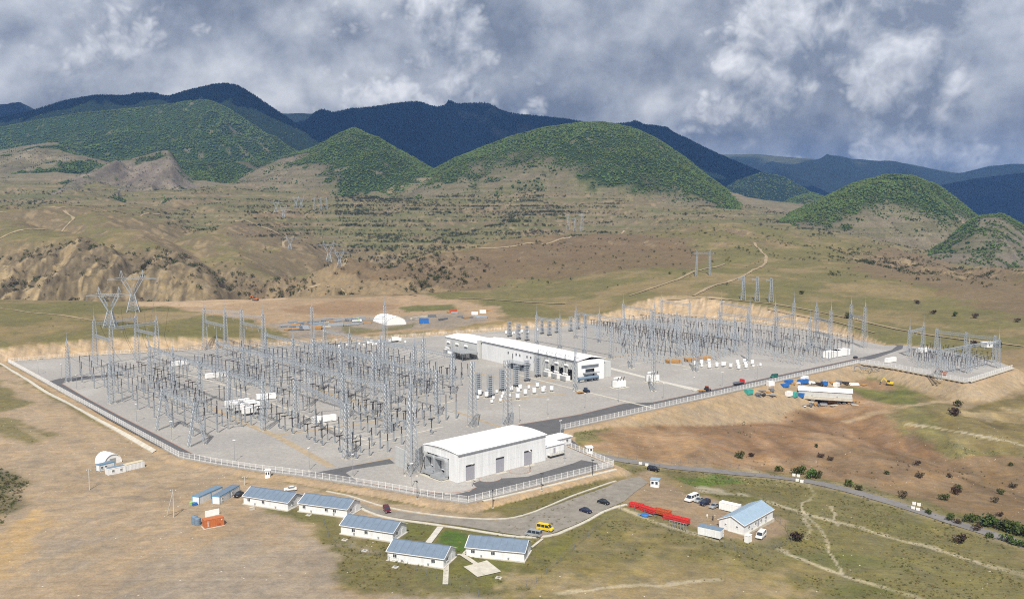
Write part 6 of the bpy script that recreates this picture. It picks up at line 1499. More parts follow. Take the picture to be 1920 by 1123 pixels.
upole((168,918), 7.6, 'single concrete utility pole on bare ground near the tent'); upole((326,969), 9.3, 'braced concrete utility pole near the orange container', (313,966)); upole((459,909), 3.2, 'short pale post between the office containers and the fence')
# wire fence round the camp
def wire_fence(px, label, sp=3.2):
    pts = Gs(px); o = empty('wire_fence', tuple(pts[0])); tag(o, label, 'fence'); prev = None; wm = MB()
    pm = MB(); pm.bar((0, 0, 0), (0, 0, 1.9), .09); PM = pm.mesh('fence_post', 'steel_dark')
    for a, b_ in zip(pts[:-1], pts[1:]):
        n = max(1, int(np.hypot(*(b_ - a)[:2]) / sp))
        for i in range(n):
            q = a + (b_ - a) * i / n; q[2] = float(zt(q[0], q[1])); l = q - pts[0]; inst('fence_post', PM, o, tuple(l))
            if prev is not None:
                for z in (.3, .8, 1.3, 1.8): wm.bar((prev[0], prev[1], prev[2] + z), (l[0], l[1], l[2] + z), .025, 3)
            prev = l
    wm.build('wires', 'steel_dark', o)
wire_fence([z6(215,640), z6(250,740), z6(330,800), z6(620,890), z6(910,1000), z6(1000,1042), z6(1170,1110)], 'thin wire fence curving below the barracks'); wire_fence([z6(1170,1110), z6(1400,1070), z7(160,1100), z7(380,900), z7(560,745), z7(740,600)], 'thin wire fence across the dry grass right of the barracks'); wire_fence([z7(745,600), z7(1000,690), z7(1220,760)], 'wire fence behind the red booms')
wire_fence([z7(1700,650), z7(1800,740), z7(1840,830), z7(1600,930), z7(1400,860), z7(1230,800)], 'wire fence around the lone house'); wire_fence([(1160,858), (1260,868), (1400,880)], 'thin wire fence along the access road')

# ---------------------------------------------------------------- machines in the station
def tractor(px, rz, label, m='navy_blue'):
    o = empty('tractor', tuple(GP(*px)), rz); tag(o, label, 'tractor')
    b = MB(); b.prism([(-.9, .7), (2.0, .7), (2.0, 1.45), (.4, 1.6), (-.9, 1.5)], -.5, .5); b.build('hood', m, o); b = MB(); b.prism([(-1.2, 1.4), (.5, 1.5), (.3, 2.7), (-1.1, 2.75)], -.75, .75); b.build('cab', 'glass', o); b = MB(); b.box(-.85, .85, -1.2, .4, 2.72, 2.85); b.build('cab_roof', m, o)
    for s in (-1, 1): q = MB(); q.bar((s * .95 - .22, -.7, .85), (s * .95 + .22, -.7, .85), 1.7, 14); q.build('wheel', 'tyre', o); q = MB(); q.bar((s * .85 - .16, 1.5, .55), (s * .85 + .16, 1.5, .55), 1.1, 14); q.build('wheel', 'tyre', o)
    b = MB(); b.box(-1.2, 1.2, -6.2, -2.2, .7, 1.0); b.build('trailer_bed', 'timber', o); b = MB(); b.bar((0, -2.2, .8), (0, -.9, .8), .15); b.build('tow_bar', 'dark', o)
    for s in (-1, 1): q = MB(); q.bar((s * 1.0 - .15, -4.4, .45), (s * 1.0 + .15, -4.4, .45), .9, 12); q.build('trailer_wheel', 'tyre', o)
tractor((1099,736), R(-55), 'blue tractor with a flat timber trailer on open gravel')
def truck(px, rz, label, cabm, bedm, plat=True, crane=None):
    o = empty('truck', tuple((GP if plat else G)(*px)), rz); tag(o, label, 'truck')
    b = MB(); b.prism([(2.4, .8), (4.2, .8), (4.2, 1.8), (3.9, 2.9), (2.4, 2.95)], -1.2, 1.2); b.build('cab', cabm, o); b = MB(); b.box(-1.1, 1.1, 3.97, 4.22, 1.85, 2.6); b.build('windscreen', 'glass', o)
    b = MB(); b.box(-1.2, 1.2, -4.2, 2.2, 1.05, 1.3); b.build('flatbed', bedm, o); b = MB(); b.box(-.5, .5, -4.2, 4.0, .6, 1.0); b.build('chassis', 'dark', o)
    for s in (-1, 1): b = MB(); b.box(s * 1.2 - .04, s * 1.2 + .04, -4.2, 2.2, 1.3, 1.7); b.build('side_board', bedm, o)
    for y in (3.2, -1.6, -3.0):
        for s in (-1, 1): q = MB(); q.bar((s * 1.0 - .16, y, .5), (s * 1.0 + .16, y, .5), 1.0, 14); q.build('wheel', 'tyre', o)
    if crane:
        q = MB(); q.bar((0, 1.6, 1.3), (0, 1.6, 3.6), .5); q.bar((0, 1.6, 3.6), (0, -3.2, 4.4), .4); q.build('crane_arm', crane, o)
truck((1385,721), R(-50), 'red-cabbed flatbed truck near the right fence', 'red', 'steel_dark'); vehicle((1462,705.5), (1441,709), 'van', 'green_paint', 'dark green van on the asphalt road inside the right fence', True); vehicle((1598,673), (1610,670), 'car', 'black_paint', 'black car at the far end of the inner road', True)
truck((669,604), R(-75), 'white truck with green crane arm beside the arched tent', 'white', 'white', False, 'lime'); tractor((1326,733), R(-60), 'small dark loader at the road edge inside the right fence', 'redor')
def excavator(px, rz, label, m='yellow', s=1.0):
    o = empty('excavator', tuple(G(*px)), rz); o.scale = (s,) * 3; tag(o, label, 'excavator')
    for sd_ in (-1, 1): b = MB(); b.prism([(-1.9, .1), (1.9, .1), (2.2, .5), (1.9, .9), (-1.9, .9), (-2.2, .5)], sd_ * 1.1 - .3, sd_ * 1.1 + .3); b.build('track', 'dark', o)
    b = MB(); b.box(-1.3, 1.3, -2.2, 1.2, 1.0, 2.0); b.build('house', m, o); b = MB(); b.box(-1.2, -.2, -.2, 1.3, 2.0, 3.1); b.build('cab', 'glass', o); b = MB(); b.bar((.3, 1.2, 1.8), (.3, 3.6, 4.2), .5); b.build('boom', m, o); b = MB(); b.bar((.3, 3.6, 4.2), (.3, 5.2, 1.6), .4); b.build('stick', m, o); b = MB(); b.prism([(4.8, .9), (5.8, .9), (5.5, 1.7), (5.0, 1.7)], -.2, .8); b.build('bucket', 'dark', o)
excavator((479,564), R(80), 'orange excavator on the bare ground behind the near yard', 'orange', 1.3); excavator((1767,704), R(30), 'orange excavator inside the small far yard', 'orange', 1.0); excavator((1668,722), R(60), 'yellow digger on the brown slope below the small yard', 'yellow', 1.0)
def bundle(px, rz, L_, w, n, m, name, label, cat, grp, plat=False, layers=2, z=.0):
    p = (GP if plat else G)(*px); o = empty(name, tuple(p), rz); tag(o, label, cat, grp)
    for l in range(layers):
        for i in range(n):
            b = MB(); y = (i - (n - 1) / 2) * w * 1.15; b.box(-L_ / 2 + random.uniform(-.3, .3), L_ / 2 + random.uniform(-.3, .3), y - w / 2, y + w / 2, .15 + l * w * .9, .15 + l * w * .9 + w * .8); b.build('length', m, o)
    for x in (-L_ * .3, L_ * .3): b = MB(); b.box(x - .15, x + .15, -n * w * .6, n * w * .6, 0, .14); b.build('bearer', 'timber', o)
for px, lab in (((1262,680), 'orange-brown timber stack closest to the long hall'), ((1297,677), 'smallest orange-brown timber stack, between the other two'), ((1320,674), 'orange-brown timber stack right of the lattice mast')): bundle(px, R(20), 9, 1.1, 4, 'timber', 'timber_stack', lab, 'timber stack', 'timber stacks in the far yard', True, 2)
# ---------------------------------------------------------------- storage ground behind the yard
a = G(762, 608); arched((a[0], a[1], a[2] - .2), R(120), 30, 19, 7.2, 'large white arched tent on the storage ground behind the yard', bays=8)
def crate_box(px, L_, w, h, m, name, label, cat, rz=None, grp=None):
    p = G(*px); o = empty(name, (p[0], p[1], p[2] - .1), rz if rz is not None else random.uniform(0, 3)); tag(o, label, cat, grp); b = MB(); b.cbox(0, 0, .1, L_, w, h); b.build('body', m, o); b = MB(); b.cbox(0, 0, .1 + h, L_ + .1, w + .1, .1); b.build('lid', m, o)
    for x in (-L_ * .3, L_ * .3): b = MB(); b.cbox(x, 0, 0, .3, w, .1); b.build('skid', 'timber', o)
crate_box((795,606), 8, 5, 4.0, 'blue', 'covered_stack', 'bright blue covered stack right of the arched tent', 'stack', R(10)); crate_box((850,586), 7, 3, 3, 'redor', 'container', 'orange container at the far side of the storage ground', 'container', R(10)); crate_box((905,587), 6, 2.6, 2.8, 'white', 'container', 'white container at the right end of the storage ground', 'container', R(20)); crate_box((890,590), 6, 2.6, 2.6, 'white', 'container', 'white container left of the rightmost one on the storage ground', 'container', R(5))
crate_box((1918,655), 9, 5, 3.2, 'white', 'container', 'x', 'container', R(0)) if False else None
rs = random.Random(12)
for k in range(64):
    t = rs.random(); u = rs.choice((rs.uniform(520, 640), rs.uniform(650, 690), rs.uniform(770, 930), rs.uniform(540, 620))); v0 = np.interp(u, [520, 640, 780, 930], [612, 606, 595, 586]); v = v0 + rs.uniform(-6, 9)
    m = rs.choice(['silver', 'steel_dark', 'timber', 'steel', 'silver', 'timber', 'steel', 'conc_white', 'steel_dark']); bundle((u, v), rs.uniform(-.3, 1.2), rs.uniform(4, 13), rs.uniform(.5, 1.0), rs.randint(2, 5), m, 'material_stack', 'stack of long %s pieces on the storage ground behind the yard' % {'silver':'bright metal','steel_dark':'dark steel','timber':'brown timber','steel':'grey steel','orange':'orange','redor':'rust-red','conc_white':'pale concrete'}[m], 'stack', 'material stacks on the storage ground', False, rs.randint(1, 3))
# ---------------------------------------------------------------- supply yard below the right fence
a, an, d = place((1497,741), (1597,757)); 
sh = gabled('storage_shed', (a[0], a[1], a[2] - .3), an, max(28, d), 8.5, 3.4, 4.8, 'long low white-roofed shed below the right fence', 'shed', roofm='roof_white', wallm='grey_wall', npan=8)
z8 = lambda x, y: (1340 + x / 3.31, 520 + y / 3.31)
for px, m, lab, Lq in ((z8(212,722),'teal','teal container at the left end of the supply yard',4.5), (z8(345,672),'white','white cabin against the fence at the supply yard',4.0), (z8(460,655),'blue','blue covered pile left of the white cabin row',5.5), (z8(436,678),'blue','low blue covered pile in front of the other one',4.5), (z8(558,640),'white','white container topmost in the supply yard',6.0), (z8(548,658),'blue','blue container below the topmost white one',7.0), (z8(460,735),'white','white cabin at the left corner of the long shed',4.0), (z8(495,740),'teal','blue-green cabin at the corner of the long shed',4.0), (z8(543,742),'blue','bright blue cabin touching the long shed',4.5), (z8(680,670),'blue','small blue box behind the long shed',3.5), (z8(755,678),'white','white crate behind the long shed',4.0)):
    crate_box(px, Lq, 2.6, 2.4 if 'cover' not in lab else 1.6, m, 'site_box', lab, 'container', R(rs.uniform(15, 50)))
for k in range(58):
    px = z8(rs.uniform(260, 400) if k % 3 == 0 else rs.uniform(480, 930), rs.uniform(690, 745) if k % 3 == 0 else rs.uniform(655, 670)) if k % 2 else z8(rs.uniform(560, 900), rs.uniform(765, 800))
    m = rs.choice(['silver', 'steel_dark', 'conc_white', 'timber', 'steel_dark', 'timber', 'dark', 'white']); bundle(px, rs.uniform(-.5, 1.5), rs.uniform(1.5, 6), rs.uniform(.3, .7), rs.randint(2, 4), m, 'material_stack', 'small pile of %s pieces around the long white-roofed shed' % {'silver':'bright metal','steel_dark':'dark steel','conc_white':'pale concrete','timber':'brown timber','orange':'orange','dark':'blackish','white':'white'}[m], 'stack', 'material piles in the supply yard', False, rs.randint(1, 2))
tw = MB(); r3 = random.Random(5)
for k in range(60): x, y = r3.uniform(-16, 16), r3.uniform(-5, 5); an_ = r3.uniform(0, 3.1); l = r3.uniform(3, 7); tw.bar((x, y, r3.uniform(.1, 2.5)), (x + l * math.cos(an_), y + l * math.sin(an_), r3.uniform(.1, 3.0)), .22)
p = G(1640, 695); o = tw.build('scrap_heap', 'silver', None, tuple(p)); tag(o, 'tangled heap of lattice steel below the corner of the small yard', 'steel heap', None, 'stuff')

# ================================================================== LINE PYLONS
def cat_head(h):
    """single-circuit pylon: body, splayed window, bridge with two earth-wire peaks; unit height h"""
    bd, hd, br = MB(), MB(), MB(); s = h / 36.0
    lattice_col(bd, 8.5 * s, 2.6 * s, 15 * s, 6, .34 * s + .08, .16 * s + .05)
    for sx in (-1, 1):                                   # window sides
        for y in (-1.1 * s, 1.1 * s):
            hd.bar((sx * 1.2 * s, y, 15 * s), (sx * 7.2 * s, y * .8, 28 * s), .3 * s + .08); hd.bar((sx * 1.0 * s, y, 19 * s), (sx * 4.6 * s, y * .8, 28 * s), .2 * s + .06)
            for k in range(5):
                t0, t1 = k / 5, (k + 1) / 5; a = (sx * (1.2 + 6 * t0) * s, y, (15 + 13 * t0) * s); b = (sx * (1.0 + 3.6 * t1) * s, y, (19 + 9 * t1) * s); hd.bar(a, b, .14 * s + .05, 3)
        br.bar((sx * 7 * s, 0, 29.5 * s), (sx * 7 * s, 0, 36 * s), .5 * s, 4, .15); br.bar((sx * 5.4 * s, 0, 29.5 * s), (sx * 7 * s, 0, 36 * s), .2 * s + .05); br.bar((sx * 8.6 * s, 0, 29.5 * s), (sx * 7 * s, 0, 36 * s), .2 * s + .05)
        for y in (-.8 * s, .8 * s): br.bar((sx * 7.2 * s, y, 29.6 * s), (sx * 16 * s, 0, 28.2 * s), .2 * s + .06); br.bar((sx * 7.2 * s, y, 28 * s), (sx * 16 * s, 0, 28 * s), .2 * s + .06)
    for y in (-.8 * s, .8 * s):
        for z in (28 * s, 29.6 * s): br.bar((-7.2 * s, y, z), (7.2 * s, y, z), .22 * s + .06)
    for k in range(9):
        x0, x1 = (-7.2 + 1.6 * k) * s, (-5.6 + 1.6 * k) * s
        for y in (-.8 * s, .8 * s): br.bar((x0, y, 28 * s), (x1, y, 29.6 * s), .13 * s + .05, 3)
    return bd.mesh('body', 'steel'), hd.mesh('window_frame', 'steel'), br.mesh('bridge', 'steel')
CH = cat_head(36.0)
def pylon(px, vtop, label, rz=0.0, grp='line pylons', kind='cat'):
    p = G(*px); h = (px[1] - vtop) * p[1] / F; o = empty('line_pylon', (p[0], p[1], p[2] - .3), rz); tag(o, label, 'pylon', grp); s = h / 36.0
    if kind == 'cat':
        for nm_, me in zip(('body', 'window_frame', 'bridge'), CH): inst(nm_, me, o, scale=(s * 1.2, s, s))
        for x in (-19.2, 0, 19.2): q = MB(); q.bar((x * s, 0, 28 * s), (x * s, 0, 24.5 * s), .25, 5); q.build('insulator_string', 'silver', o)
    elif kind == 'slim':
        b = MB(); lattice_col(b, h * .17, h * .05, h, 9, .34, .16); b.build('body', 'steel', o); b = MB(); b.bar((0, 0, h * .93), (-h * .22, 0, h * .9), .3); b.bar((0, 0, h * .85), (-h * .22, 0, h * .9), .22); b.bar((0, 0, h * .93), (h * .1, 0, h * .92), .22); b.build('crossarm', 'steel', o); b = MB(); b.bar((-h * .21, 0, h * .9), (-h * .21, 0, h * .8), .25); b.build('insulator_string', 'silver', o)
    else:
        w = h * .52
        for sx in (-1, 1): b = MB(); mm = lattice_col(MB(), h * .06, h * .04, h * .9, 10, .26, .13); b.v = [(v[0] + sx * w / 2 * (1.05 - .15 * v[2] / h), v[1], v[2]) for v in mm.v]; b.f = mm.f; b.build('leg', 'steel', o); q = MB(); q.bar((sx * w * .45, 0, h * .9), (sx * w * .6, 0, h), .3); q.build('peak', 'steel', o)
        b = MB(); mm = beam_mesh(w * 1.6, 1.4, 14, 'crossarm'); inst('crossarm', mm, o, (-w * .8, 0, h * .86))
    return p, h
PY1 = pylon((207,613), 536, 'big pale line pylon nearest the left corner of the yard', R(8)); PY2 = pylon((250,584), 505, 'big line pylon just behind the one at the left corner', R(20))
GA, GC, GB, GD = (GP(*q_) for q_ in ((180,690),(258,677),(211,702),(296,688)))
for (p_, h_), (g0, g1), nm2, rz_ in ((PY1, (GA, GC), 'nearer', R(8)), (PY2, (GB, GD), 'farther', R(20))):
    s_ = h_ / 36
    for k_, x_ in ((.15, -19.2), (.5, 0), (.85, 19.2)):
        a_ = g0 + (g1 - g0) * k_; wire([(p_[0] + x_ * s_ * math.cos(rz_), p_[1] + x_ * s_ * math.sin(rz_), p_[2] + 24.5 * s_), (a_[0], a_[1], 28.0)], 2.5, .2, 'line conductor from the %s big pylon down to the left gantry' % nm2, 'line conductors at the left corner')
pylon((617,491), 451, 'line pylon left of its twin at the end of the ridge track', R(5)); pylon((637,500), 466, 'line pylon right of its twin at the end of the ridge track', R(0)); pylon((544,468), 441, 'lone line pylon above the badland cliffs by a dirt road', R(0)); pylon((1318,518), 467, 'two-legged portal pylon alone on the right meadow', R(10), kind='portal')
for u, vt, vb, w in ((1393,516,562,'leftmost'),(1419,518,564,'middle'),(1445,520,566,'rightmost')): pylon((u, vb), vt, '%s of the three slim line towers above the cut slope' % w, R(0), kind='slim')
for u, vt, vb, w in ((1065,402,432,'leftmost'),(1078,408,434,'middle'),(1091,400,434,'rightmost')): pylon((u, vb), vt, '%s of the three slim towers on the far ridge' % w, R(0), kind='slim')
for u, vt, vb, w in ((532,385,408,'first'),(518,376,398,'second'),(590,370,395,'third'),(602,370,395,'fourth'),(613,370,393,'fifth'),(555,368,388,'sixth'),(565,368,388,'seventh')): pylon((u, vb), vt, 'tiny line pylon, %s in the cluster below the grey hills' % w, R(0), kind='slim' if u > 580 else 'cat')

# ================================================================== BUSHES AND SCRUB
def bush_meshes(seed, m, r=1.0, n=260, bare=False):
    rd = random.Random(seed); b = MB(); cl = [(rd.uniform(-.55, .55), rd.uniform(-.55, .55), rd.uniform(.35, .95), rd.uniform(.28, .5)) for _ in range(7)] + [(0, 0, .55, .6)]
    for _ in range(n):
        cx, cy, cz, cr_ = rd.choice(cl); t = rd.uniform(0, 6.28); ph = math.acos(rd.uniform(-1, 1)); q = cr_ * rd.uniform(.55, 1.05); c = Vector((cx + q * math.sin(ph) * math.cos(t), cy + q * math.sin(ph) * math.sin(t), max(.06, cz + q * math.cos(ph)))); s_ = rd.uniform(.07, .16)
        n_ = Vector((rd.gauss(0, 1), rd.gauss(0, 1), rd.gauss(.4, 1))).normalized(); a = n_.orthogonal().normalized(); d = n_.cross(a)
        b.poly([c + a * s_, c + d * s_ * .8, c - a * s_, c - d * s_ * .8])
    st = MB()
    for _ in range(6): st.bar((0, 0, -.1), (rd.uniform(-.5, .5), rd.uniform(-.5, .5), rd.uniform(.5, .9)), .07, 4, .02)
    me = bpy.data.meshes.new('crown'); me.from_pydata(b.v, [], b.f); me.materials.append(MATS[m]); return me, st.mesh('stems', 'bark')
M('bark', (.09,.07,.05), .9); MATS['leaf_shrub'] = leaf_mat('leaf_shrub', (.062,.075,.028)); MATS['leaf_brown'] = leaf_mat('leaf_brown', (.075,.055,.04)); MATS['leaf_fresh'] = leaf_mat('leaf_fresh', (.065,.10,.026))
BV = [bush_meshes(i, ('leaf_shrub', 'leaf_brown', 'leaf_fresh')[i % 3]) for i in range(6)]
def bush(px, size, label, grp, var=None):
    p = G(*px); k = var if var is not None else random.randint(0, 5); o = empty('bush', tuple(p), random.uniform(0, 6)); o.scale = (size * random.uniform(.9, 1.3), size * random.uniform(.9, 1.2), size * random.uniform(.85, 1.1)); tag(o, label, 'bush', grp); inst('crown', BV[k][0], o); inst('stems', BV[k][1], o)
z9 = lambda x, y: (1340 + x / 3.31, 800 + y / 3.31)
for x, y, s in ((155,195,2.4),(225,185,1.8),(632,128,1.4),(660,190,1.6),(720,208,1.6),(1258,238,1.6),(1275,316,2.0),(1460,315,1.4),(1835,243,1.4),(1490,415,2.2),(1512,400,2.2),(1420,455,2.4),(1175,440,2.0),(1745,470,1.9),(1775,418,2.2),(1855,378,1.8),(1765,555,1.5),(1070,295,1.4)):
    bush(z9(x, y), s, 'dark bush on the brown slope beyond the access road', 'bushes on the brown slope', random.choice((0, 1, 3, 4)))
for x, y, s in ((400,275,2.2),(505,292,2.6),(535,292,2.6),(600,315,3.0),(640,318,2.6),(835,370,2.2),(890,392,1.8),(1590,585,2.6),(1690,615,3.4),(1725,625,3.4),(1800,645,3.2),(1870,665,3.6),(1910,680,3.4),(1460,580,2.2)):
    bush(z9(x, y), s, 'leafy bush in the hedge along the far edge of the access road', 'roadside bushes beyond the road', random.choice((0, 2, 3, 5)))
for x, y, s in ((1330,540,1.6),(1500,600,1.6),(1630,645,1.8),(1705,690,1.9),(1815,715,2.2),(1885,740,2.0)):
    bush(z9(x, y), s, 'bush on the near verge of the access road', 'roadside bushes on the near verge', random.choice((1, 2, 4)))
bush(z9(1515,725), 2.4, 'lone dark bush in the field right of the footpaths', None, 1); bush(z9(505,705), 2.8, 'round dark bush behind the lone house', None, 1)
for x, y, s, lab in ((540,105,3.2,'bush on the meadow below the portal pylon'),(835,255,4.4,'dark tree-like bush on the meadow edge above the far gantries'),(1262,165,3.4,'bush at the top of the right meadow, left of a smaller one'),(1355,228,3.2,'bush in the middle of the right meadow'),(1490,242,3.4,'round bush right of the one in mid meadow'),(1620,255,3.2,'bush on the right meadow, third in its loose row'),(1880,278,3.0,'bush at the right edge of the meadow'),(1505,800,3.0,'upper of two bushes on the slope below the small yard'),(1497,858,3.4,'lower of two bushes on the slope below the small yard'),(1615,432,3.6,'bush on the bank behind the small yard'),(1670,428,3.0,'bush beside the white cabin above the small yard'),(1755,436,3.4,'bush right of the white cabin above the small yard')):
    bush(z8(x, y), s, lab, None, random.choice((0, 1, 3)))
p = G(*z8(1700, 432)); o = empty('cabin', tuple(p), R(20)); tag(o, 'white cabin on the bank above the small yard', 'cabin'); b = MB(); b.cbox(0, 0, 0, 9, 5, 3.4); b.build('wall', 'white_wall', o); b = MB(); b.cbox(0, 0, 3.4, 9.6, 5.6, .3); b.build('roof', 'roof_white', o); window(o, -2, -2.5, 1.2, 1.2, 1.2); door(o, 2, -2.5, .05, 1, 2.1)
# scrub as a mass
leafy = bpy.data.collections.new('scrub_variants')
for i in range(6):
    me, _ = bush_meshes(40 + i, ('leaf_shrub', 'leaf_shrub', 'leaf_brown')[i % 3] if i < 4 else 'leaf_bush', n=70); 
    for v in me.vertices: pass
    leafy.objects.link(bpy.data.objects.new('scrubvariant_%d' % i, me))
def spread(n, dmin, dmax, amin, amax, dens, smin, smax, pw=1.0):
    D = np.sqrt(RNG.uniform(dmin ** 2, dmax ** 2, n)); a = RNG.uniform(amin, amax, n); x = a * D; w = dens(x, D); k = RNG.random(n) < w
    x, D = x[k], D[k]; s = smin + (smax - smin) * RNG.random(len(x)) ** 2.2
    return np.stack([x, D, zt(x, D) - .1, s, RNG.integers(0, 6, len(x))], 1)
def look(tab):
    def f(x, y):
        a = np.clip((x / y - A0) / (A1 - A0) * (NA - 1), 0, NA - 1).astype(int); j = np.clip(np.searchsorted(DS, y), 0, ND - 1); return tab[j, a]
    return f
lb, lsd, lgul = look(BAD), look(sd), look(GUL)
SC = []
# badland faces
SC.append(spread(60000, 960, 1700, -.72, .75, lambda x, y: np.clip(lb(x, y) * 1.2, 0, 1) * np.clip(1.0 - 1.2 * lgul(x, y) + 1.2 * fbm(x / 30, y / 60, 201, 3), .04, 1), 1.0, 5.5))
# middle ridge and terraces
SC.append(spread(9000, 1150, 1900, -.35, .35, lambda x, y: np.clip(.10 + .9 * fbm(x / 70, y / 70, 205, 3), .01, 1) * .5, .8, 3.6))
SC.append(spread(40000, 1750, 2700, -.75, .75, lambda x, y: np.clip(-.15 + 2.2 * fbm(x / 130, zt(x, y) / 5.0, 211, 3) + .6 * fbm(x / 90, y / 90, 215, 2), .02, 1), 1.2, 4.6))
# strips of hedge on the terrace fields
SC.append(spread(16000, 1750, 2350, -.30, .12, lambda x, y: sstep(.18, .3, fbm(x / 260, zt(x, y) / 4.0, 221, 2)) * .9, 1.5, 5.0))
# leafy hedges and orchards between the terrace fields
SC.append(spread(14000, 1750, 2500, -.20, .06, lambda x, y: sstep(.05, .2, fbm(x / 220, zt(x, y) / 3.5, 261, 2) + .25 * fbm(x / 60, y / 60, 263, 2)) * .8, 1.6, 5.5))
# right slope
SC.append(spread(12000, 980, 1560, .36, .75, lambda x, y: np.clip(.05 + 1.1 * fbm(x / 35, y / 50, 271, 3), .02, 1) * (y > 1000), .8, 3.6))
SC.append(spread(9000, 950, 1750, .02, .75, lambda x, y: np.clip(.03 + .4 * sstep(.0, .4, fbm(x / 60, y / 40, 225, 3)) * sstep(1100, 1400, y), 0, 1) * (lsd(x, y) > 30), .9, 3.6))
SC.append(spread(2500, 620, 1000, -.8, -.1, lambda x, y: .16 * (lsd(x, y) > 25) * sstep(.1, .35, fbm(x / 40, y / 40, 231, 3)), .3, 1.0))
# overgrown gully at the left edge
_gp = [G(u, v)[:2] for u, v in ((-200,885),(0,880),(58,900),(40,935),(0,985),(-200,1000))]
SC.append(spread(6000, 225, 360, -.75, -.5, lambda x, y: in_poly(x, y, _gp) * .8, .25, 1.1))
# rough slope beyond the access road
SC.append(spread(9000, 240, 520, .2, .8, lambda x, y: (lsd(x, y) > 18) * sstep(.05, .4, fbm(x / 25, y / 25, 235, 3)) * .35 * (x > 95), .2, .75))
SCH = np.concatenate(SCRUB_PTS)
P_ = np.concatenate(SC); keep = look(sd)(P_[:, 0], P_[:, 1]) > 6; P_ = P_[keep]; print('scrub', len(P_))
P_ = np.concatenate([P_, SCH]); scatter('scrub', P_, leafy, 'low dark scrub dotted over cliffs, terraces and slopes')
# grass tussocks on the near fields: follow the grassy zones of the land
lg_ = look(sstep(.84, .875, COLS[..., 1] / COLS[..., 0]))
tuft = bpy.data.collections.new('tussock_variants')
MATS['straw'] = leaf_mat('straw', (.20,.165,.075)); MATS['grassleaf'] = leaf_mat('grassleaf', (.115,.115,.042))
for i in range(4):
    b = MB(); rd = random.Random(80 + i)
    for _ in range(14):
        t = rd.uniform(0, 6.28); r_ = rd.uniform(.0, .45); x, y = r_ * math.cos(t), r_ * math.sin(t); h_ = rd.uniform(.3, .8); w_ = rd.uniform(.08, .16); t2 = rd.uniform(0, 6.28)
        b.poly([(x - w_ * math.cos(t2), y - w_ * math.sin(t2), 0), (x + w_ * math.cos(t2), y + w_ * math.sin(t2), 0), (x + rd.uniform(-.25, .25), y + rd.uniform(-.25, .25), h_)])
    me = bpy.data.meshes.new('tussock'); me.from_pydata(b.v, [], b.f); me.materials.append(MATS['straw' if i % 2 else 'grassleaf']); tuft.objects.link(bpy.data.objects.new('tussockvariant_%d' % i, me))
tp = spread(150000, 205, 420, -.66, .66, lambda x, y: lg_(x, y) * (lsd(x, y) > 5) * np.clip(.35 + .9 * fbm(x / 12, y / 12, 241, 3), 0, 1), .3, .95)
tp[:, 4] = RNG.integers(0, 4, len(tp)); print('tussocks', len(tp))
scatter('grass', tp, tuft, 'dry grass tussocks on the fields around the camp')
# loose stones on bare ground
stone = bpy.data.collections.new('stone_variants'); M('stone', (.55,.50,.42), .95, 0, .3, 2)
for i in range(3):
    bm = bmesh.new(); bmesh.ops.create_icosphere(bm, subdivisions=1, radius=.5); rd = random.Random(90 + i)
    for v in bm.verts: v.co = Vector((v.co.x * rd.uniform(.7, 1.3), v.co.y * rd.uniform(.7, 1.2), v.co.z * rd.uniform(.4, .8)))
    me = bpy.data.meshes.new('stone'); bm.to_mesh(me); bm.free(); me.materials.append(MATS['stone']); stone.objects.link(bpy.data.objects.new('stonevariant_%d' % i, me))
sp_ = spread(26000, 205, 480, -.66, .66, lambda x, y: (lsd(x, y) > 4) * np.clip(.12 + .7 * fbm(x / 18, y / 18, 251, 3), 0.02, 1), .12, .7); sp_[:, 4] = RNG.integers(0, 3, len(sp_))
scatter('gravel', sp_, stone, 'loose pale stones strewn over the bare soil')

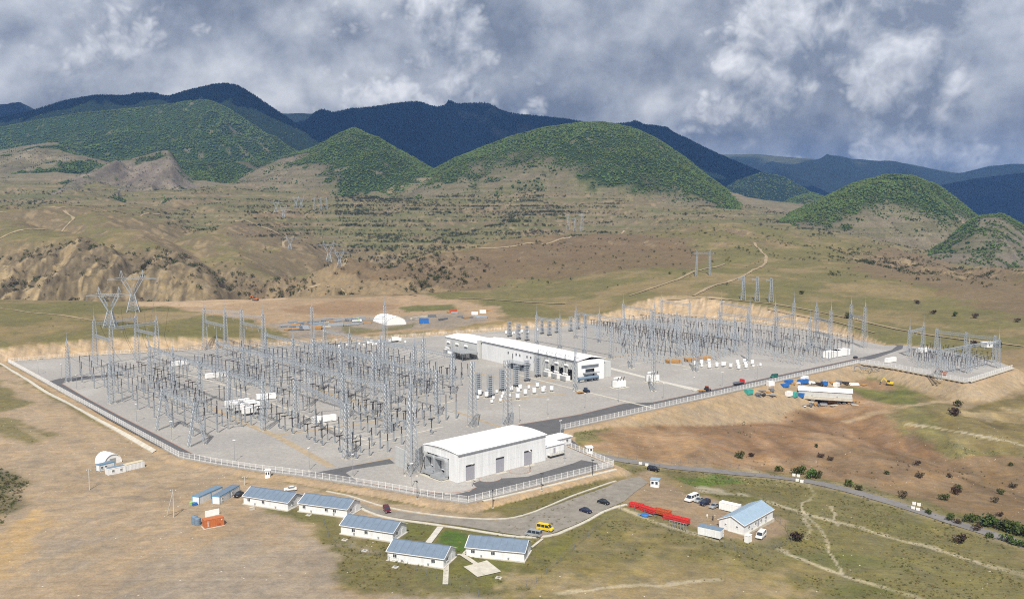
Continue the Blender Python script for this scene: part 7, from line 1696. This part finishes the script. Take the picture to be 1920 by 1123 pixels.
# ================================================================== AIR
def haze_box():
    b = MB(); b.box(-13500, 13500, -700, 17000, -62, 1260)
    m = bpy.data.materials.new('haze_air'); m.use_nodes = True; nt = m.node_tree; nt.nodes.clear()
    pv = nt.nodes.new('ShaderNodeVolumePrincipled'); pv.inputs['Color'].default_value = (.20,.44,1.0,1); pv.inputs['Density'].default_value = HAZE; pv.inputs['Anisotropy'].default_value = 0.0
    out = nt.nodes.new('ShaderNodeOutputMaterial'); nt.links.new(pv.outputs[0], out.inputs['Volume'])
    MATS['haze_air'] = m
    o = b.build('haze', 'haze_air'); tag(o, label='thin blue air between the camera and the far mountains', kind='stuff')
HAZE = 4.8e-5
haze_box()

# ================================================================== CLOUD BANK over the mountains (unseen, added to shade the far ranges)
def cloud_bank():
    nx, ny = 150, 90; X = np.linspace(-7200, 7200, nx)[None, :] + np.zeros((ny, 1)); Y = np.linspace(2800, 9000, ny)[:, None] + np.zeros((1, nx))
    cov = fbm(X / 1500, Y / 1500, 401, 3) + .5 * fbm(X / 420, Y / 420, 407, 3) + .55
    edge = sstep(3350, 3900, Y + 260 * fbm(X / 500, Y / 500, 411, 2) + 420 * (1 - sstep(-900, 300, X))) * (1 - sstep(8300, 8950, Y)) * sstep(-7200, -6500, X) * (1 - sstep(6500, 7200, X))
    th = np.clip(cov * edge - .12, 0, 2); th = np.sqrt(th)
    up = 2750 + th * 420 + 160 * np.abs(fbm(X / 260, Y / 260, 421, 3)) * th; lo = 2750 - th * 170 - 110 * np.abs(fbm(X / 200, Y / 200, 431, 3)) * th
    ok = (th[:-1, :-1] > .02) | (th[1:, :-1] > .02) | (th[:-1, 1:] > .02) | (th[1:, 1:] > .02); ok = ok.ravel()
    V = np.concatenate([np.stack([X, Y, up], -1).reshape(-1, 3), np.stack([X, Y, lo], -1).reshape(-1, 3)]); f = grid_faces(ny, nx)[ok]
    M('vapour', (.85,.86,.88), 1.0, 0, .08, .002, spec=0)
    me = np_mesh('shade_clouds', V, np.concatenate([f, f[:, ::-1] + nx * ny]), MATS['vapour']); o = bpy.data.objects.new('shade_clouds', me); C.objects.link(o)
    tag(o, label='broken bank of grey-white cloud added above the view to shade the far mountains', kind='stuff')
cloud_bank()
